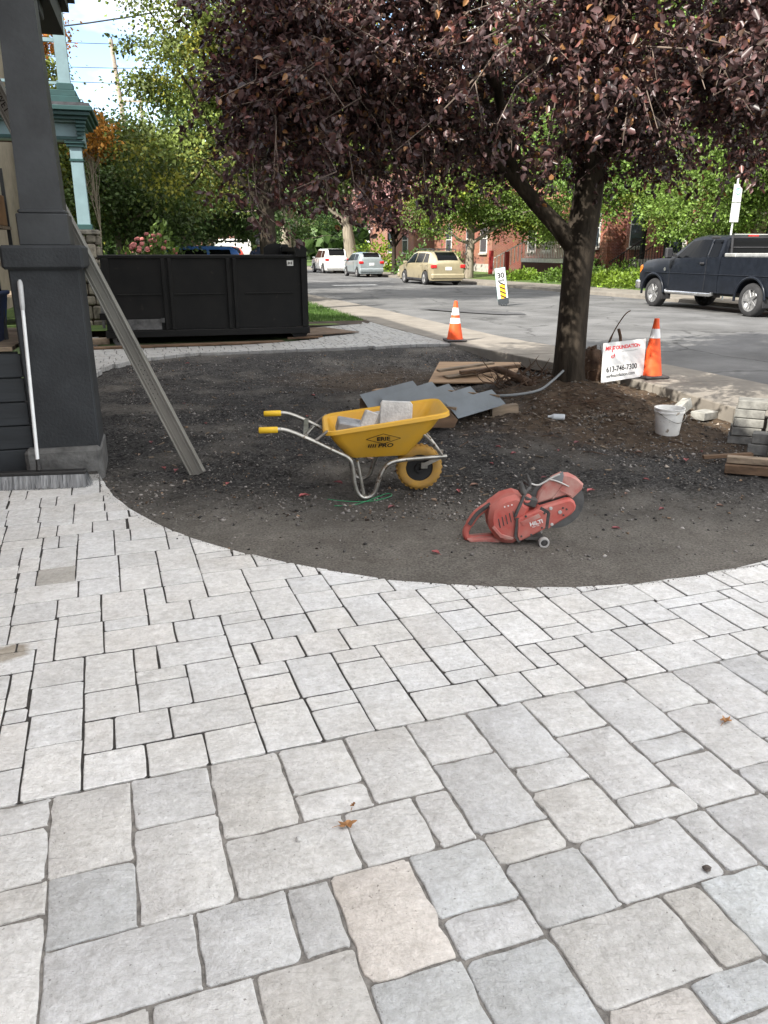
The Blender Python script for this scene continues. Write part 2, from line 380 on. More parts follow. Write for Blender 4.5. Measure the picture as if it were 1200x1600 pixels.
def yardmat():
    m = bpy.data.materials.new('m_yard'); m.use_nodes = True
    n = m.node_tree; N = n.nodes; l = n.links.new; p = N['Principled BSDF']; p.inputs['Roughness'].default_value = .95; p.inputs['Specular IOR Level'].default_value = .2
    t = N.new('ShaderNodeTexCoord').outputs['Object']
    def nz_(s, d=4, r=.6):
        q = N.new('ShaderNodeTexNoise'); q.inputs['Scale'].default_value = s; q.inputs['Detail'].default_value = d; q.inputs['Roughness'].default_value = r; l(t, q.inputs['Vector']); return q.outputs['Fac']
    def ramp(f, p0, p1, c0=(0, 0, 0), c1=(1, 1, 1)):
        q = N.new('ShaderNodeValToRGB'); q.color_ramp.elements[0].position = p0; q.color_ramp.elements[1].position = p1
        q.color_ramp.elements[0].color = (*c0, 1); q.color_ramp.elements[1].color = (*c1, 1); l(f, q.inputs['Fac']); return q.outputs['Color']
    def mix(fac, a, b_, bt='MIX'):
        q = N.new('ShaderNodeMix'); q.data_type = 'RGBA'; q.blend_type = bt
        for s_, val in (('Factor', fac), ('A', a), ('B', b_)):
            if isinstance(val, (int, float)): q.inputs[s_].default_value = val
            elif isinstance(val, tuple): q.inputs[s_].default_value = (*val, 1)
            else: l(val, q.inputs[s_])
        return q.outputs['Result']
    dust = ramp(nz_(70, 5), .3, .72, (.10, .092, .080), (.28, .262, .232))
    vo = N.new('ShaderNodeTexVoronoi'); vo.inputs['Scale'].default_value = 62; l(t, vo.inputs['Vector'])
    sep = N.new('ShaderNodeSeparateColor'); l(vo.outputs['Color'], sep.inputs[0])
    grav = ramp(sep.outputs[0], .2, 1., (.018, .0175, .017), (.105, .101, .097))
    dirt = ramp(nz_(16, 7), .3, .75, (.048, .033, .022), (.165, .118, .078))
    # gravel patches away from the front edge
    sx = N.new('ShaderNodeSeparateXYZ'); l(t, sx.inputs[0])
    mr = N.new('ShaderNodeMapRange'); mr.inputs[1].default_value = 4.7; mr.inputs[2].default_value = 5.9; l(sx.outputs[1], mr.inputs[0])
    gm = N.new('ShaderNodeMath'); gm.operation = 'MULTIPLY'; l(mr.outputs[0], gm.inputs[0]); l(ramp(nz_(.9, 4), .24, .5), gm.inputs[1])
    base = mix(gm.outputs[0], dust, grav)
    vd = N.new('ShaderNodeVectorMath'); vd.operation = 'DISTANCE'; l(t, vd.inputs[0]); vd.inputs[1].default_value = (2.9, 8.9, 0)
    m2 = N.new('ShaderNodeMath'); m2.operation = 'MULTIPLY_ADD'; l(nz_(1.6, 5), m2.inputs[0]); m2.inputs[1].default_value = 2.4; l(vd.outputs['Value'], m2.inputs[2])
    dm = ramp(m2.outputs[0], 0, 1)       # placeholder, replaced by the map range below
    m3 = N.new('ShaderNodeMapRange'); m3.inputs[1].default_value = 3.6; m3.inputs[2].default_value = 2.6; l(m2.outputs[0], m3.inputs[0])
    base = mix(m3.outputs[0], base, dirt)
    v2 = N.new('ShaderNodeVectorMath'); v2.operation = 'DISTANCE'; l(t, v2.inputs[0]); v2.inputs[1].default_value = (-.1, 11.2, 0)
    m4 = N.new('ShaderNodeMath'); m4.operation = 'MULTIPLY_ADD'; l(nz_(2.2, 5), m4.inputs[0]); m4.inputs[1].default_value = 2.0; l(v2.outputs['Value'], m4.inputs[2])
    m5 = N.new('ShaderNodeMapRange'); m5.inputs[1].default_value = 2.5; m5.inputs[2].default_value = 1.6; m5.inputs[4].default_value = .7; l(m4.outputs[0], m5.inputs[0])
    base = mix(m5.outputs[0], base, dirt)
    base = mix(.8, base, ramp(nz_(1.1, 6), .28, .72, (.52, .52, .52), (1.0, 1.0, 1.0)), 'MULTIPLY')
    base = mix(.7, base, ramp(nz_(5.5, 5), .3, .7, (.6, .58, .56), (1.0, 1.0, 1.0)), 'MULTIPLY')
    l(base, p.inputs['Base Color'])
    bp = N.new('ShaderNodeBump'); bp.inputs['Strength'].default_value = 1; bp.inputs['Distance'].default_value = .012
    l(nz_(85, 4, .7), bp.inputs['Height']); l(bp.outputs[0], p.inputs['Normal'])
    return m
xs = np.arange(-5.3, 6.6, .036); ys = np.arange(3.3, 14.9, .036)
vz = [(x, y, zy(x, y)) for y in ys for x in xs]; nx_ = len(xs)
fq = [(j * nx_ + i, j * nx_ + i + 1, (j + 1) * nx_ + i + 1, (j + 1) * nx_ + i) for j in range(len(ys) - 1) for i in range(nx_ - 1)]
me = npmesh('bare_yard', np.array(vz), np.array(fq)); me.polygons.foreach_set('use_smooth', [True] * len(me.polygons))
tag(link('bare_yard', me, yardmat()), kind='structure')

def pebbles(name, P, rad, cols, m, kind=True, parent=None):         # many small irregular stones as one mesh
    N = len(P); dirs = np.array([(1, 0, 0), (-1, 0, 0), (0, 1, 0), (0, -1, 0), (0, 0, 1), (0, 0, -.6)], float)
    fo = np.array([(0, 2, 4), (2, 1, 4), (1, 3, 4), (3, 0, 4), (2, 0, 5), (1, 2, 5), (3, 1, 5), (0, 3, 5)])
    an = rng.uniform(0, 6.28, N); c, s = np.cos(an), np.sin(an)
    d = dirs[None] * rng.uniform(.55, 1.25, (N, 6, 1)) + rng.normal(0, .2, (N, 6, 3))
    x = d[..., 0] * c[:, None] - d[..., 1] * s[:, None]; y = d[..., 0] * s[:, None] + d[..., 1] * c[:, None]
    v = np.stack([x, y, d[..., 2] * .7], -1) * rad[:, None, None] + P[:, None, :]
    f = (fo[None] + 6 * np.arange(N)[:, None, None]).reshape(-1, 3)
    me = npmesh(name, v.reshape(-1, 3), f, np.repeat(cols, 6, 0)); o = link(name, me, m, parent)
    return o
def in_yard_front(x, y):
    return True
m_gravel = mat('m_gravel', (.22, .21, .20), .9, var=.1, attr=True)
P = []; 
while len(P) < 26000:
    x = random.uniform(-4.2, 4.6); y = 4.3 + 9.6 * random.random() ** 1.3
    if x * x + 0 > 0 and (y < 5.0 and random.random() < .92): continue
    k = fbm(x, y, .8, 3) + .10
    if y > 4.9 and random.random() > .25 + 1.6 * max(0, k): continue
    dt = math.hypot(x - 2.7, y - 9.2)
    if dt < 1.8 and random.random() < .6: continue
    if x * NX + y * NY < -.55: continue
    if abs(x) > .52 * y + .3: continue
    P.append((x, y, zy(x, y) + .002))
P = np.array(P); rad = np.clip(rng.lognormal(-5.0, .5, len(P)), .003, .022)
g_ = np.clip(rng.normal(.62, .42, (len(P), 1)), .1, 1.5) * np.array([[1, .98, .95]])
bro = rng.random(len(P)) < .12; g_[bro] *= np.array([1.0, .72, .5])
tag(pebbles('gravel', P, rad, g_, m_gravel), 'dark crushed stone gravel scattered over the bare yard', 'gravel', kind='stuff')

# ---------------------------------------------------------------- paving
PAV = """f164,1102,316,1155,280,1259,128,1206
f-196,1103,46,1187,-80,1547,-322,1462
f49,1178,281,1259,192,1513,-40,1432
f-474,1143,-239,1225,-322,1462,-557,1380
f-706,1062,-474,1143,-557,1380,-789,1298
f-815,1023,-706,1061,-789,1298,-898,1260
f317,1155,554,1238,434,1580,197,1498
f-909,990,-815,1023,-898,1260,-992,1227
f594,1125,825,1206,744,1439,512,1357
f825,1206,1006,1270,963,1394,782,1331
f-794,1297,-434,1423,-515,1653,-874,1527
f-434,1423,-199,1505,-279,1736,-515,1653
f197,1498,427,1578,381,1709,152,1629
f-40,1432,192,1513,71,1859,-161,1777
f-199,1506,-80,1547,-161,1777,-279,1735
f512,1357,853,1477,769,1716,428,1597
f782,1331,1007,1410,969,1518,744,1439
f-1049,1207,-793,1296,-916,1647,-1172,1558
f990,1317,1226,1399,1198,1477,962,1395
f152,1629,381,1709,300,1939,71,1859
f421,1594,658,1677,579,1905,341,1821
f853,1477,973,1519,889,1758,769,1716
f1007,1410,1198,1477,1163,1579,971,1512
f-874,1527,-649,1605,-734,1847,-959,1769
f-406,1691,-55,1814,-137,2048,-488,1925
f-649,1606,-406,1691,-531,2050,-775,1965
f975,1513,1191,1589,1105,1834,889,1758
f-55,1815,173,1895,91,2128,-137,2048
f341,1821,567,1900,523,2026,297,1947
f-1172,1558,-916,1647,-959,1768,-1214,1679
f658,1677,998,1797,916,2033,576,1913
f173,1895,289,1935,207,2169,91,2128
f-256,2007,-26,2087,-69,2208,-298,2128
f-1214,1679,-967,1765,-1046,1992,-1293,1905
f564,1909,790,1989,708,2224,481,2144
f998,1797,1109,1835,1026,2071,916,2033
f286,1944,523,2026,402,2370,166,2288
f-967,1766,-734,1847,-859,2205,-1092,2123
f1188,1598,1490,1704,1415,1919,1113,1813
f-488,1925,-256,2007,-384,2372,-616,2291
f-775,1965,-531,2050,-615,2290,-859,2205
f790,1989,1023,2070,980,2191,748,2110
f-298,2128,-69,2208,-154,2452,-384,2372
f1116,1814,1341,1892,1250,2152,1025,2074
f-26,2087,207,2169,79,2534,-154,2452
f481,2144,708,2224,664,2348,438,2269
f-1293,1905,-1046,1992,-1092,2123,-1339,2037
f1341,1893,1415,1919,1328,2166,1254,2140
f-1580,1847,-1307,1943,-1340,2037,-1613,1941
f748,2110,980,2191,859,2538,627,2457
f166,2288,402,2370,316,2617,80,2534
m-803,2225,-607,2294,-674,2485,-870,2417
m-1004,2154,-803,2225,-870,2417,-1072,2346
f1022,2072,1249,2152,1167,2384,941,2304
m-607,2294,-419,2360,-486,2551,-674,2485
m-1283,2057,-1189,2089,-1255,2279,-1349,2246
f438,2269,664,2348,543,2696,316,2617
m-1377,2024,-1283,2057,-1349,2246,-1443,2213
m-1189,2089,-1005,2154,-1106,2443,-1290,2378
m-219,2430,-30,2496,-98,2690,-287,2624
m-419,2360,-219,2430,-321,2722,-522,2651
f1391,1987,1627,2070,1564,2249,1328,2166
f1253,2140,1479,2219,1435,2343,1209,2264
f941,2304,1167,2384,1127,2499,900,2420
m-971,2382,-777,2450,-848,2653,-1042,2585
m-30,2496,164,2564,61,2858,-133,2790
m-1073,2346,-971,2382,-1042,2585,-1144,2549
m-777,2450,-487,2551,-558,2755,-848,2653
f627,2457,859,2538,775,2777,543,2696
m-287,2624,-98,2690,-132,2786,-321,2720
m164,2563,453,2665,385,2859,96,2758
m-1538,2180,-1349,2246,-1415,2435,-1604,2369
m-1349,2246,-1255,2279,-1354,2562,-1448,2529
f1479,2219,1564,2249,1481,2485,1396,2455
f1209,2264,1431,2342,1306,2698,1085,2620
m-1290,2378,-1107,2442,-1180,2650,-1363,2586
f900,2420,1127,2499,1002,2857,775,2777
m-522,2651,-329,2719,-401,2923,-594,2856
f1577,2211,1671,2244,1576,2518,1481,2485
m453,2665,644,2732,576,2926,385,2859
m-950,2617,-756,2685,-827,2889,-1021,2821
m96,2758,282,2823,211,3023,26,2958
m-1145,2549,-950,2617,-1022,2822,-1217,2754
m-329,2718,-132,2786,-239,3093,-436,3024
m-133,2790,61,2858,-9,3059,-203,2991
m282,2823,474,2890,441,2987,248,2920
f1671,2244,1813,2294,1717,2567,1576,2518
m-1604,2369,-1509,2402,-1575,2590,-1670,2557
m644,2732,828,2796,760,2991,576,2926
f1392,2453,1623,2534,1580,2656,1349,2575
m-1448,2529,-1364,2559,-1397,2653,-1481,2624
m-756,2685,-559,2754,-665,3057,-862,2988
m-1509,2402,-1415,2435,-1514,2718,-1609,2685
m-595,2856,-401,2923,-436,3024,-630,2956
f1085,2620,1306,2698,1223,2934,1002,2857
m-1372,2583,-1181,2650,-1252,2853,-1444,2786
m-1024,2820,-827,2889,-862,2988,-1059,2919
m248,2920,441,2987,368,3196,175,3128
m-203,2991,-9,3059,-45,3161,-239,3093
f1623,2534,1717,2567,1681,2671,1586,2638
m26,2958,211,3023,141,3226,-45,3161
m828,2796,1018,2863,917,3153,727,3086
m474,2891,663,2957,555,3266,366,3200
f1349,2575,1583,2657,1457,3016,1223,2934
m-630,2956,-538,2988,-608,3188,-700,3155
m-1670,2557,-1575,2590,-1642,2779,-1736,2746
m663,2957,760,2991,692,3186,595,3152
m-1481,2624,-1403,2651,-1502,2934,-1580,2907
m-538,2988,-342,3057,-412,3257,-608,3188
m-1218,2753,-1025,2821,-1132,3127,-1325,3060
m1019,2863,1213,2931,1148,3116,954,3048
m-342,3057,-150,3124,-220,3324,-412,3257
f1589,2639,1796,2712,1750,2842,1543,2770
m-1059,2919,-965,2952,-1038,3160,-1132,3127
m-1609,2685,-1514,2718,-1580,2907,-1675,2874
m-965,2952,-666,3057,-739,3265,-1038,3160
m-1450,2784,-1253,2853,-1325,3060,-1522,2991
m727,3086,917,3153,882,3252,692,3185
m-150,3124,141,3226,71,3426,-220,3324
m-1736,2746,-1642,2779,-1675,2874,-1769,2841
m371,3202,555,3266,522,3360,338,3296
m175,3128,372,3198,267,3500,69,3431
f1543,2770,1750,2842,1664,3089,1457,3016
m954,3048,1144,3114,1073,3318,882,3251
m1213,2931,1489,3027,1425,3211,1149,3114
m-701,3155,-514,3221,-586,3427,-774,3362
m-1925,2680,-1736,2746,-1802,2935,-1991,2869
f1796,2712,1917,2754,1834,2990,1714,2948
m-514,3221,-319,3289,-393,3498,-587,3430
m595,3152,785,3218,678,3525,488,3459
m786,3218,979,3285,941,3391,749,3324
m-1769,2841,-1502,2934,-1568,3123,-1835,3029
m-1248,3086,-949,3191,-1021,3397,-1320,3292
m-319,3289,-126,3357,-201,3568,-393,3501
m-949,3191,-740,3265,-812,3470,-1021,3397
f1946,2671,2054,2709,1942,3028,1834,2990
m338,3296,522,3360,452,3562,267,3497
m1145,3112,1325,3176,1253,3380,1073,3317
m-1522,2991,-1448,3017,-1522,3229,-1596,3203
m-1448,3017,-1248,3087,-1360,3404,-1559,3334
m1489,3027,1680,3094,1616,3278,1425,3211
m-774,3361,-593,3425,-631,3533,-812,3470
m-1646,3095,-1494,3149,-1522,3229,-1674,3175
m-126,3357,73,3427,-33,3730,-233,3660
f1713,2948,1939,3026,1888,3171,1663,3092
m-1991,2869,-1802,2935,-1868,3124,-2057,3058
m-1835,3029,-1646,3095,-1674,3175,-1863,3109
m72,3432,263,3499,195,3693,4,3627
m979,3285,1164,3349,1096,3542,911,3477
m1325,3176,1521,3244,1453,3440,1256,3371
m264,3496,452,3562,417,3660,230,3594
m749,3324,941,3391,837,3688,645,3621
m-1320,3292,-1126,3360,-1164,3470,-1359,3402
m488,3459,678,3525,610,3719,420,3653
m-394,3500,-201,3568,-274,3779,-468,3711
m1164,3349,1259,3382,1191,3575,1097,3541
m-1126,3360,-927,3430,-1003,3647,-1202,3577
m1679,3098,1869,3164,1805,3344,1616,3278
m-594,3428,-393,3498,-506,3818,-706,3748
m-927,3430,-631,3533,-707,3750,-1003,3647
m-1718,3160,-1522,3229,-1590,3423,-1786,3354
m4,3627,195,3693,159,3797,-33,3730
m-1863,3109,-1718,3160,-1789,3363,-1934,3312
m230,3594,419,3660,355,3841,166,3775
m-1559,3334,-1370,3401,-1408,3511,-1598,3445
m911,3477,1098,3542,1030,3736,844,3670
m1262,3373,1453,3440,1382,3641,1191,3575
f1922,3074,2175,3162,2142,3257,1889,3168
m1521,3244,1707,3310,1604,3603,1418,3538
m421,3653,612,3720,580,3813,389,3746
m645,3621,844,3690,808,3796,608,3726
m-233,3660,62,3763,5,3926,-290,3824
m-2057,3058,-1868,3124,-1967,3407,-2156,3341
m-1369,3399,-1164,3470,-1275,3785,-1479,3714
m390,3747,497,3784,481,3828,403,3841,355,3846
m611,3727,716,3764,698,3812,625,3820,578,3821
m70,3741,350,3840,209,3874,12,3907
m497,3784,582,3814,479,3834
m1870,3161,2162,3264,2098,3447,1805,3344
m716,3764,808,3796,698,3812
m-468,3711,-274,3779,-347,3985,-540,3917
m-1934,3312,-1794,3362,-1827,3456,-1967,3407
m851,3673,1042,3740,1018,3807,865,3812,803,3809
m-701,3750,-506,3818,-540,3917,-736,3849
m-1202,3577,-1109,3609,-1182,3818,-1275,3785
m1098,3542,1399,3647,1330,3844,1029,3739
m-1109,3609,-909,3679,-982,3888,-1182,3818
m-1606,3442,-1408,3511,-1479,3713,-1677,3644
m1707,3310,1895,3375,1792,3669,1604,3603
m-1791,3353,-1598,3420,-1677,3644,-1869,3577
m1041,3743,1135,3776,1119,3823,1100,3822,1017,3809
m-295,3823,-27,3916,-31,3929,-138,3973,-325,4035,-364,4021
m-909,3679,-702,3752,-809,4057,-1016,3984
m1418,3538,1792,3669,1760,3760,1386,3629
m1135,3776,1324,3842,1319,3856,1118,3825
m1895,3376,2098,3447,2027,3650,1824,3579
m1403,3635,1580,3697,1510,3898,1333,3836
m-2156,3341,-1967,3407,-2033,3596,-2222,3529
m-371,4019,-306,4042,-325,4051,-392,4079
m-1967,3407,-1832,3454,-1931,3737,-2066,3690
m-736,3849,-447,3950,-514,4140,-531,4149,-809,4057
m-447,3950,-355,3982,-389,4082,-498,4133,-510,4129
m-1186,3817,-982,3888,-1052,4089,-1256,4018
m-1586,3676,-1387,3746,-1461,3959,-1661,3889
m1827,3571,1924,3605,1857,3794,1760,3760
m-1874,3575,-1586,3676,-1662,3891,-1950,3790
m2096,3452,2186,3484,2116,3681,2027,3650
m-1387,3746,-1186,3817,-1297,4133,-1497,4062
m1327,3832,1611,3931,1564,3921
m1580,3697,1859,3795,1793,3983,1649,3944,1511,3896
m-1016,3984,-720,4088,-790,4286,-1088,4190
m1921,3613,2115,3681,2046,3877,1852,3810
m-2222,3529,-2033,3596,-2100,3784,-2288,3718
m-720,4088,-551,4147,-734,4254,-788,4282
m-2066,3690,-1939,3734,-2006,3923,-2133,3879
m1853,3810,1950,3844,1885,4027,1789,3994
m2152,3578,2337,3643,2232,3943,2047,3878
m-1869,3818,-1678,3885,-1756,4107,-1946,4040
m-1958,3787,-1869,3818,-1942,4028,-2031,3997
m-1256,4018,-1052,4089,-1166,4413,-1369,4341
m-890,4259,-811,4287,-913,4358
m-1088,4190,-890,4259,-923,4354,-1121,4285
m-1678,3883,-1461,3959,-1573,4278,-1790,4202
m-1497,4062,-1297,4133,-1369,4341,-1570,4271
m-2288,3718,-2100,3784,-2166,3973,-2354,3907
m1799,3998,1988,4064,1857,4027
m1950,3844,2231,3942,2166,4126,1885,4028
m-2133,3878,-2013,3920,-2080,4109,-2199,4067
m-1122,4285,-913,4358,-1117,4499,-1189,4474
m-2044,3993,-1940,4029,-2013,4238,-2118,4202
m1988,4064,2177,4130,2166,4161
m2271,3831,2563,3934,2497,4123,2205,4020
m-1944,4041,-1757,4106,-1869,4427,-2056,4361
m-2354,3907,-2260,3940,-2326,4129,-2420,4096
m-1189,4474,-1117,4499,-1219,4570
m-1586,4265,-1293,4368,-1370,4588,-1663,4486
m-2260,3940,-2167,3972,-2267,4256,-2359,4223
m-1293,4368,-1167,4412,-1228,4587,-1254,4610,-1364,4572
m2204,4020,2403,4090,2370,4184,2171,4114
m-1790,4202,-1588,4273,-1700,4591,-1902,4521
m2181,4118,2370,4184,2347,4248,2228,4194,2166,4161
m-2202,4066,-2087,4107,-2186,4390,-2301,4349
m-2120,4201,-2017,4237,-2083,4426,-2186,4390
m-1362,4572,-1254,4610,-1276,4632,-1342,4685,-1395,4667
m2403,4090,2497,4123,2433,4305,2344,4257
m-1663,4486,-1570,4518,-1645,4735,-1739,4702
m-2515,4063,-2326,4129,-2425,4412,-2614,4346
m-1570,4518,-1368,4589,-1431,4770,-1442,4781,-1638,4713
m-1396,4666,-1351,4682,-1433,4771
m-1973,4390,-1869,4427,-1941,4631,-2045,4595
m-2060,4360,-1973,4390,-2045,4595,-2132,4565
m-2060,4360,-1973,4390,-2045,4595,-2132,4565
m-2359,4223,-2270,4254,-2336,4443,-2425,4412
m2497,4123,2686,4189,2653,4283,2464,4217
m-1902,4521,-1700,4591,-1739,4702,-1941,4631
m-2306,4348,-2083,4426,-2131,4563,-2354,4485
m2464,4217,2653,4283,2612,4398,2437,4294
m-1861,4659,-1662,4729,-1733,4933,-1933,4863
m-1644,4710,-1442,4781,-1644,5003,-1736,4971
m-2063,4589,-1861,4659,-1933,4863,-2134,4793
m-2520,4379,-2339,4442,-2405,4631,-2586,4568
m-2167,4553,-2063,4589,-2134,4793,-2238,4756
m2620,4377,2714,4410,2700,4450,2684,4441,2612,4398
m-2803,4280,-2520,4379,-2586,4568,-2869,4469
m-2356,4485,-2166,4551,-2273,4856,-2463,4790
m2714,4410,2808,4444,2789,4498,2700,4450
m2808,4444,2856,4460,2834,4522,2789,4498
m-2238,4756,-2047,4823,-2083,4926,-2274,4859
m-2586,4568,-2407,4630,-2457,4772,-2635,4709
m-1721,4977,-1647,5002,-1667,5027,-1783,5155
m-1846,4894,-1715,4940,-1777,5116,-1908,5070
m-2047,4823,-1846,4894,-1921,5105,-2121,5035
m-2775,4502,-2586,4568,-2652,4756,-2841,4690
m-2479,4784,-2290,4851,-2328,4961,-2518,4895
m-2635,4709,-2473,4766,-2539,4955,-2701,4898
m-1920,5066,-1767,5119,-1776,5146,-1872,5298,-1880,5308,-1992,5269
m-2291,4853,-2083,4926,-2197,5251,-2405,5179
m-2121,5035,-1933,5101,-2008,5318,-2197,5251
m-2524,4893,-2328,4961,-2400,5166,-2596,5097
m-2841,4690,-2652,4756,-2751,5040,-2940,4973
m-2701,4898,-2545,4953,-2612,5141,-2768,5087
m-1998,5267,-1880,5308,-2005,5473,-2063,5453
m-2315,5210,-2015,5315,-2090,5531,-2391,5425
m-2416,5175,-2315,5210,-2391,5425,-2492,5390
m-2610,5092,-2412,5162,-2492,5390,-2690,5321
m-2845,5007,-2751,5040,-2817,5228,-2911,5195
m-3034,4940,-2845,5007,-2945,5290,-3133,5224
m-2768,5087,-2632,5134,-2731,5417,-2867,5370
m-2082,5446,-1998,5475,-2073,5618,-2143,5729,-2177,5717
m-2592,5355,-2299,5458,-2372,5665,-2665,5563
m-2911,5195,-2817,5228,-2883,5417,-2978,5384
m-2702,5316,-2592,5355,-2665,5562,-2775,5524
m-2299,5458,-2112,5523,-2229,5858,-2416,5793
m-2179,5717,-2134,5733,-2188,5836,-2218,5826
m-2867,5370,-2738,5415,-2804,5604,-2933,5559
m-3228,5190,-2945,5290,-3011,5478,-3294,5379
m-2775,5524,-2593,5587,-2621,5668,-2803,5604
m-2480,5627,-2373,5665,-2434,5839,-2541,5802
m-2596,5587,-2480,5627,-2541,5802,-2657,5761
m-2978,5384,-2883,5417,-2982,5700,-3077,5667
m-2838,5592,-2623,5667,-2656,5762,-2871,5686
m-2218,5826,-2194,5834,-2256,5965,-2288,6025
m-3105,5445,-3011,5478,-3077,5667,-3171,5634
m-2419,5792,-2336,5821,-2402,6009,-2485,5980
m-2933,5559,-2838,5592,-2905,5780,-2999,5747
m-2336,5821,-2229,5858,-2288,6025,-2299,6046,-2402,6009
m-3388,5346,-3105,5445,-3171,5634,-3454,5535
m-2871,5686,-2658,5761,-2691,5855,-2905,5780
m-2662,5760,-2435,5839,-2501,6028,-2728,5948
m-2905,5780,-2695,5854,-2729,5948,-2938,5875
m-3171,5634,-2982,5700,-3048,5889,-3237,5823
m-2999,5747,-2905,5780,-2971,5969,-3065,5936
m-3360,5568,-3171,5634,-3270,5917,-3459,5851
s-4062,10596,-4042,10602,-4103,10896,-4143,10885
s-4131,10888,-4103,10896,-4144,11092,-4185,11081
s-4296,11050,-4144,11092,-4206,11387,-4377,11338
s-4369,11341,-4230,11380,-4250,11600,-4267,11681,-4451,11630
s-4419,11639,-4258,11684,-4274,11863,-4280,11885,-4473,11831
s-4700,11767,-4411,11848,-4493,12137,-4781,12056
s-4364,12050,-4396,12164,-4493,12137,-4414,11857
s-4330,12183,-4396,12164,-4364,12050
s-4563,12117,-4371,12171,-4452,12460,-4644,12406
s-4371,12171,-4330,12183,-4310,12260,-4331,12494,-4452,12460
s-4784,12367,-4592,12421,-4646,12613,-4838,12559
s-4592,12421,-4399,12475,-4453,12668,-4646,12613
s-4399,12475,-4303,12502,-4357,12695,-4453,12668
s-4303,12502,-4243,12519,-4186,12743,-4357,12695
s477,13974,456,14048,264,13993,272,13965
s580,13979,553,14075,456,14048,477,13974
s785,13988,745,14129,553,14075,580,13979
s990,13997,938,14183,745,14129,785,13988
s1022,13999,1184,14044,1130,14237,938,14183,990,13997
s1184,14044,1473,14126,1419,14318,1130,14237
s-4865,12552,-4577,12633,-4631,12825,-4920,12744
s-4577,12633,-4384,12687,-4438,12880,-4631,12825
s-4384,12687,-4232,12730,-4140,12920,-4139,12924,-4149,12961,-4438,12880
s-280,13976,-299,14043,-459,13998
s-148,13878,44,13932,-10,14124,-202,14070
s141,13959,86,14151,-10,14124,38,13954
s142,13959,333,14013,279,14205,86,14151,141,13959
s333,14013,429,14040,375,14233,279,14205
s429,14040,622,14094,568,14287,375,14233
s622,14094,814,14148,760,14341,568,14287
s814,14148,1007,14202,953,14395,760,14341
s1007,14202,1103,14229,1049,14422,953,14395
s1103,14229,1392,14311,1338,14503,1049,14422
s-4986,12726,-4793,12780,-4847,12972,-5040,12918
s-4793,12780,-4601,12834,-4655,13026,-4847,12972
s-4601,12834,-4408,12888,-4462,13081,-4655,13026
s-4408,12888,-4128,12967,-4123,12984,-4173,13162,-4462,13081
s-4070,13191,-4173,13162,-4123,12984
s-676,14024,-708,14136,-976,14060
s-569,14011,-611,14163,-708,14136,-676,14024
s-461,13998,-515,14190,-611,14163,-569,14011
s-459,13998,-268,14052,-323,14244,-515,14190,-461,13998
s-268,14052,-76,14106,-130,14298,-323,14244
s-76,14106,213,14187,159,14379,-130,14298
s213,14187,309,14214,255,14407,159,14379
s309,14214,405,14241,351,14434,255,14407
s405,14241,598,14295,544,14488,351,14434
s598,14295,694,14322,640,14515,544,14488
s694,14322,887,14376,833,14569,640,14515
s887,14376,1079,14430,1025,14623,833,14569
s1079,14430,1272,14485,1218,14677,1025,14623
s-4956,12942,-4764,12996,-4791,13092,-4983,13038
s-4764,12996,-4475,13077,-4502,13173,-4791,13092
s-4475,13077,-4283,13131,-4310,13227,-4502,13173
s-4283,13131,-4038,13200,-4001,13238,-4021,13308,-4310,13227
s-3940,13331,-4021,13308,-4001,13238,-3970,13270
s-1121,14078,-1133,14120,-1235,14092
s-1013,14065,-1036,14147,-1133,14120,-1121,14078
s-976,14060,-913,14078,-940,14174,-1036,14147,-1013,14065
s-913,14078,-721,14132,-748,14229,-940,14174
s-721,14132,-528,14186,-555,14283,-748,14229
s-528,14186,-336,14240,-363,14337,-555,14283
s-336,14240,-143,14295,-170,14391,-363,14337
s-143,14295,50,14349,22,14445,-170,14391
s50,14349,146,14376,119,14472,22,14445
s146,14376,338,14430,311,14526,119,14472
s338,14430,531,14484,504,14580,311,14526
s531,14484,723,14538,696,14634,504,14580
s723,14538,820,14565,793,14661,696,14634
s820,14565,1012,14619,985,14716,793,14661
s1012,14619,1301,14701,1274,14797,985,14716
s-5084,13010,-4891,13064,-4972,13353,-5165,13299
s-4891,13064,-4602,13145,-4683,13434,-4972,13353
s-4602,13145,-4410,13199,-4491,13488,-4683,13434
s-4410,13199,-4313,13226,-4395,13515,-4491,13488
s-4313,13226,-4025,13307,-4106,13596,-4395,13515
s-4025,13307,-3900,13342,-3763,13485,-3817,13677,-4106,13596
s-3602,13651,-3624,13732,-3817,13677,-3763,13485
s-3487,13770,-3624,13732,-3602,13651
s-1972,14136,-1988,14192,-2180,14137,-2177,14124
s-1768,14147,-1795,14246,-1988,14192,-1972,14136
s-1563,14159,-1603,14300,-1795,14246,-1768,14147
s-1235,14092,-1233,14092,-1314,14381,-1603,14300,-1555,14130
s-1233,14092,-1040,14146,-1121,14435,-1314,14381
s-1040,14146,-848,14200,-929,14489,-1121,14435
s-848,14200,-655,14255,-736,14543,-929,14489
s-655,14255,-463,14309,-544,14597,-736,14543
s-463,14309,-270,14363,-351,14652,-544,14597
s-270,14363,-174,14390,-255,14679,-351,14652
s-174,14390,19,14444,-62,14733,-255,14679
s19,14444,211,14498,130,14787,-62,14733
s211,14498,404,14552,323,14841,130,14787
s404,14552,596,14606,515,14895,323,14841
s596,14606,789,14660,708,14949,515,14895
s789,14660,981,14715,900,15003,708,14949
s981,14715,1174,14769,1093,15057,900,15003
s-5107,13315,-4915,13369,-4942,13465,-5134,13411
s-4915,13369,-4626,13450,-4653,13546,-4942,13465
s-4626,13450,-4529,13477,-4557,13573,-4653,13546
s-4529,13477,-4337,13531,-4364,13628,-4557,13573
s-4337,13531,-4144,13585,-4171,13682,-4364,13628
s-4144,13585,-3856,13667,-3883,13763,-4171,13682
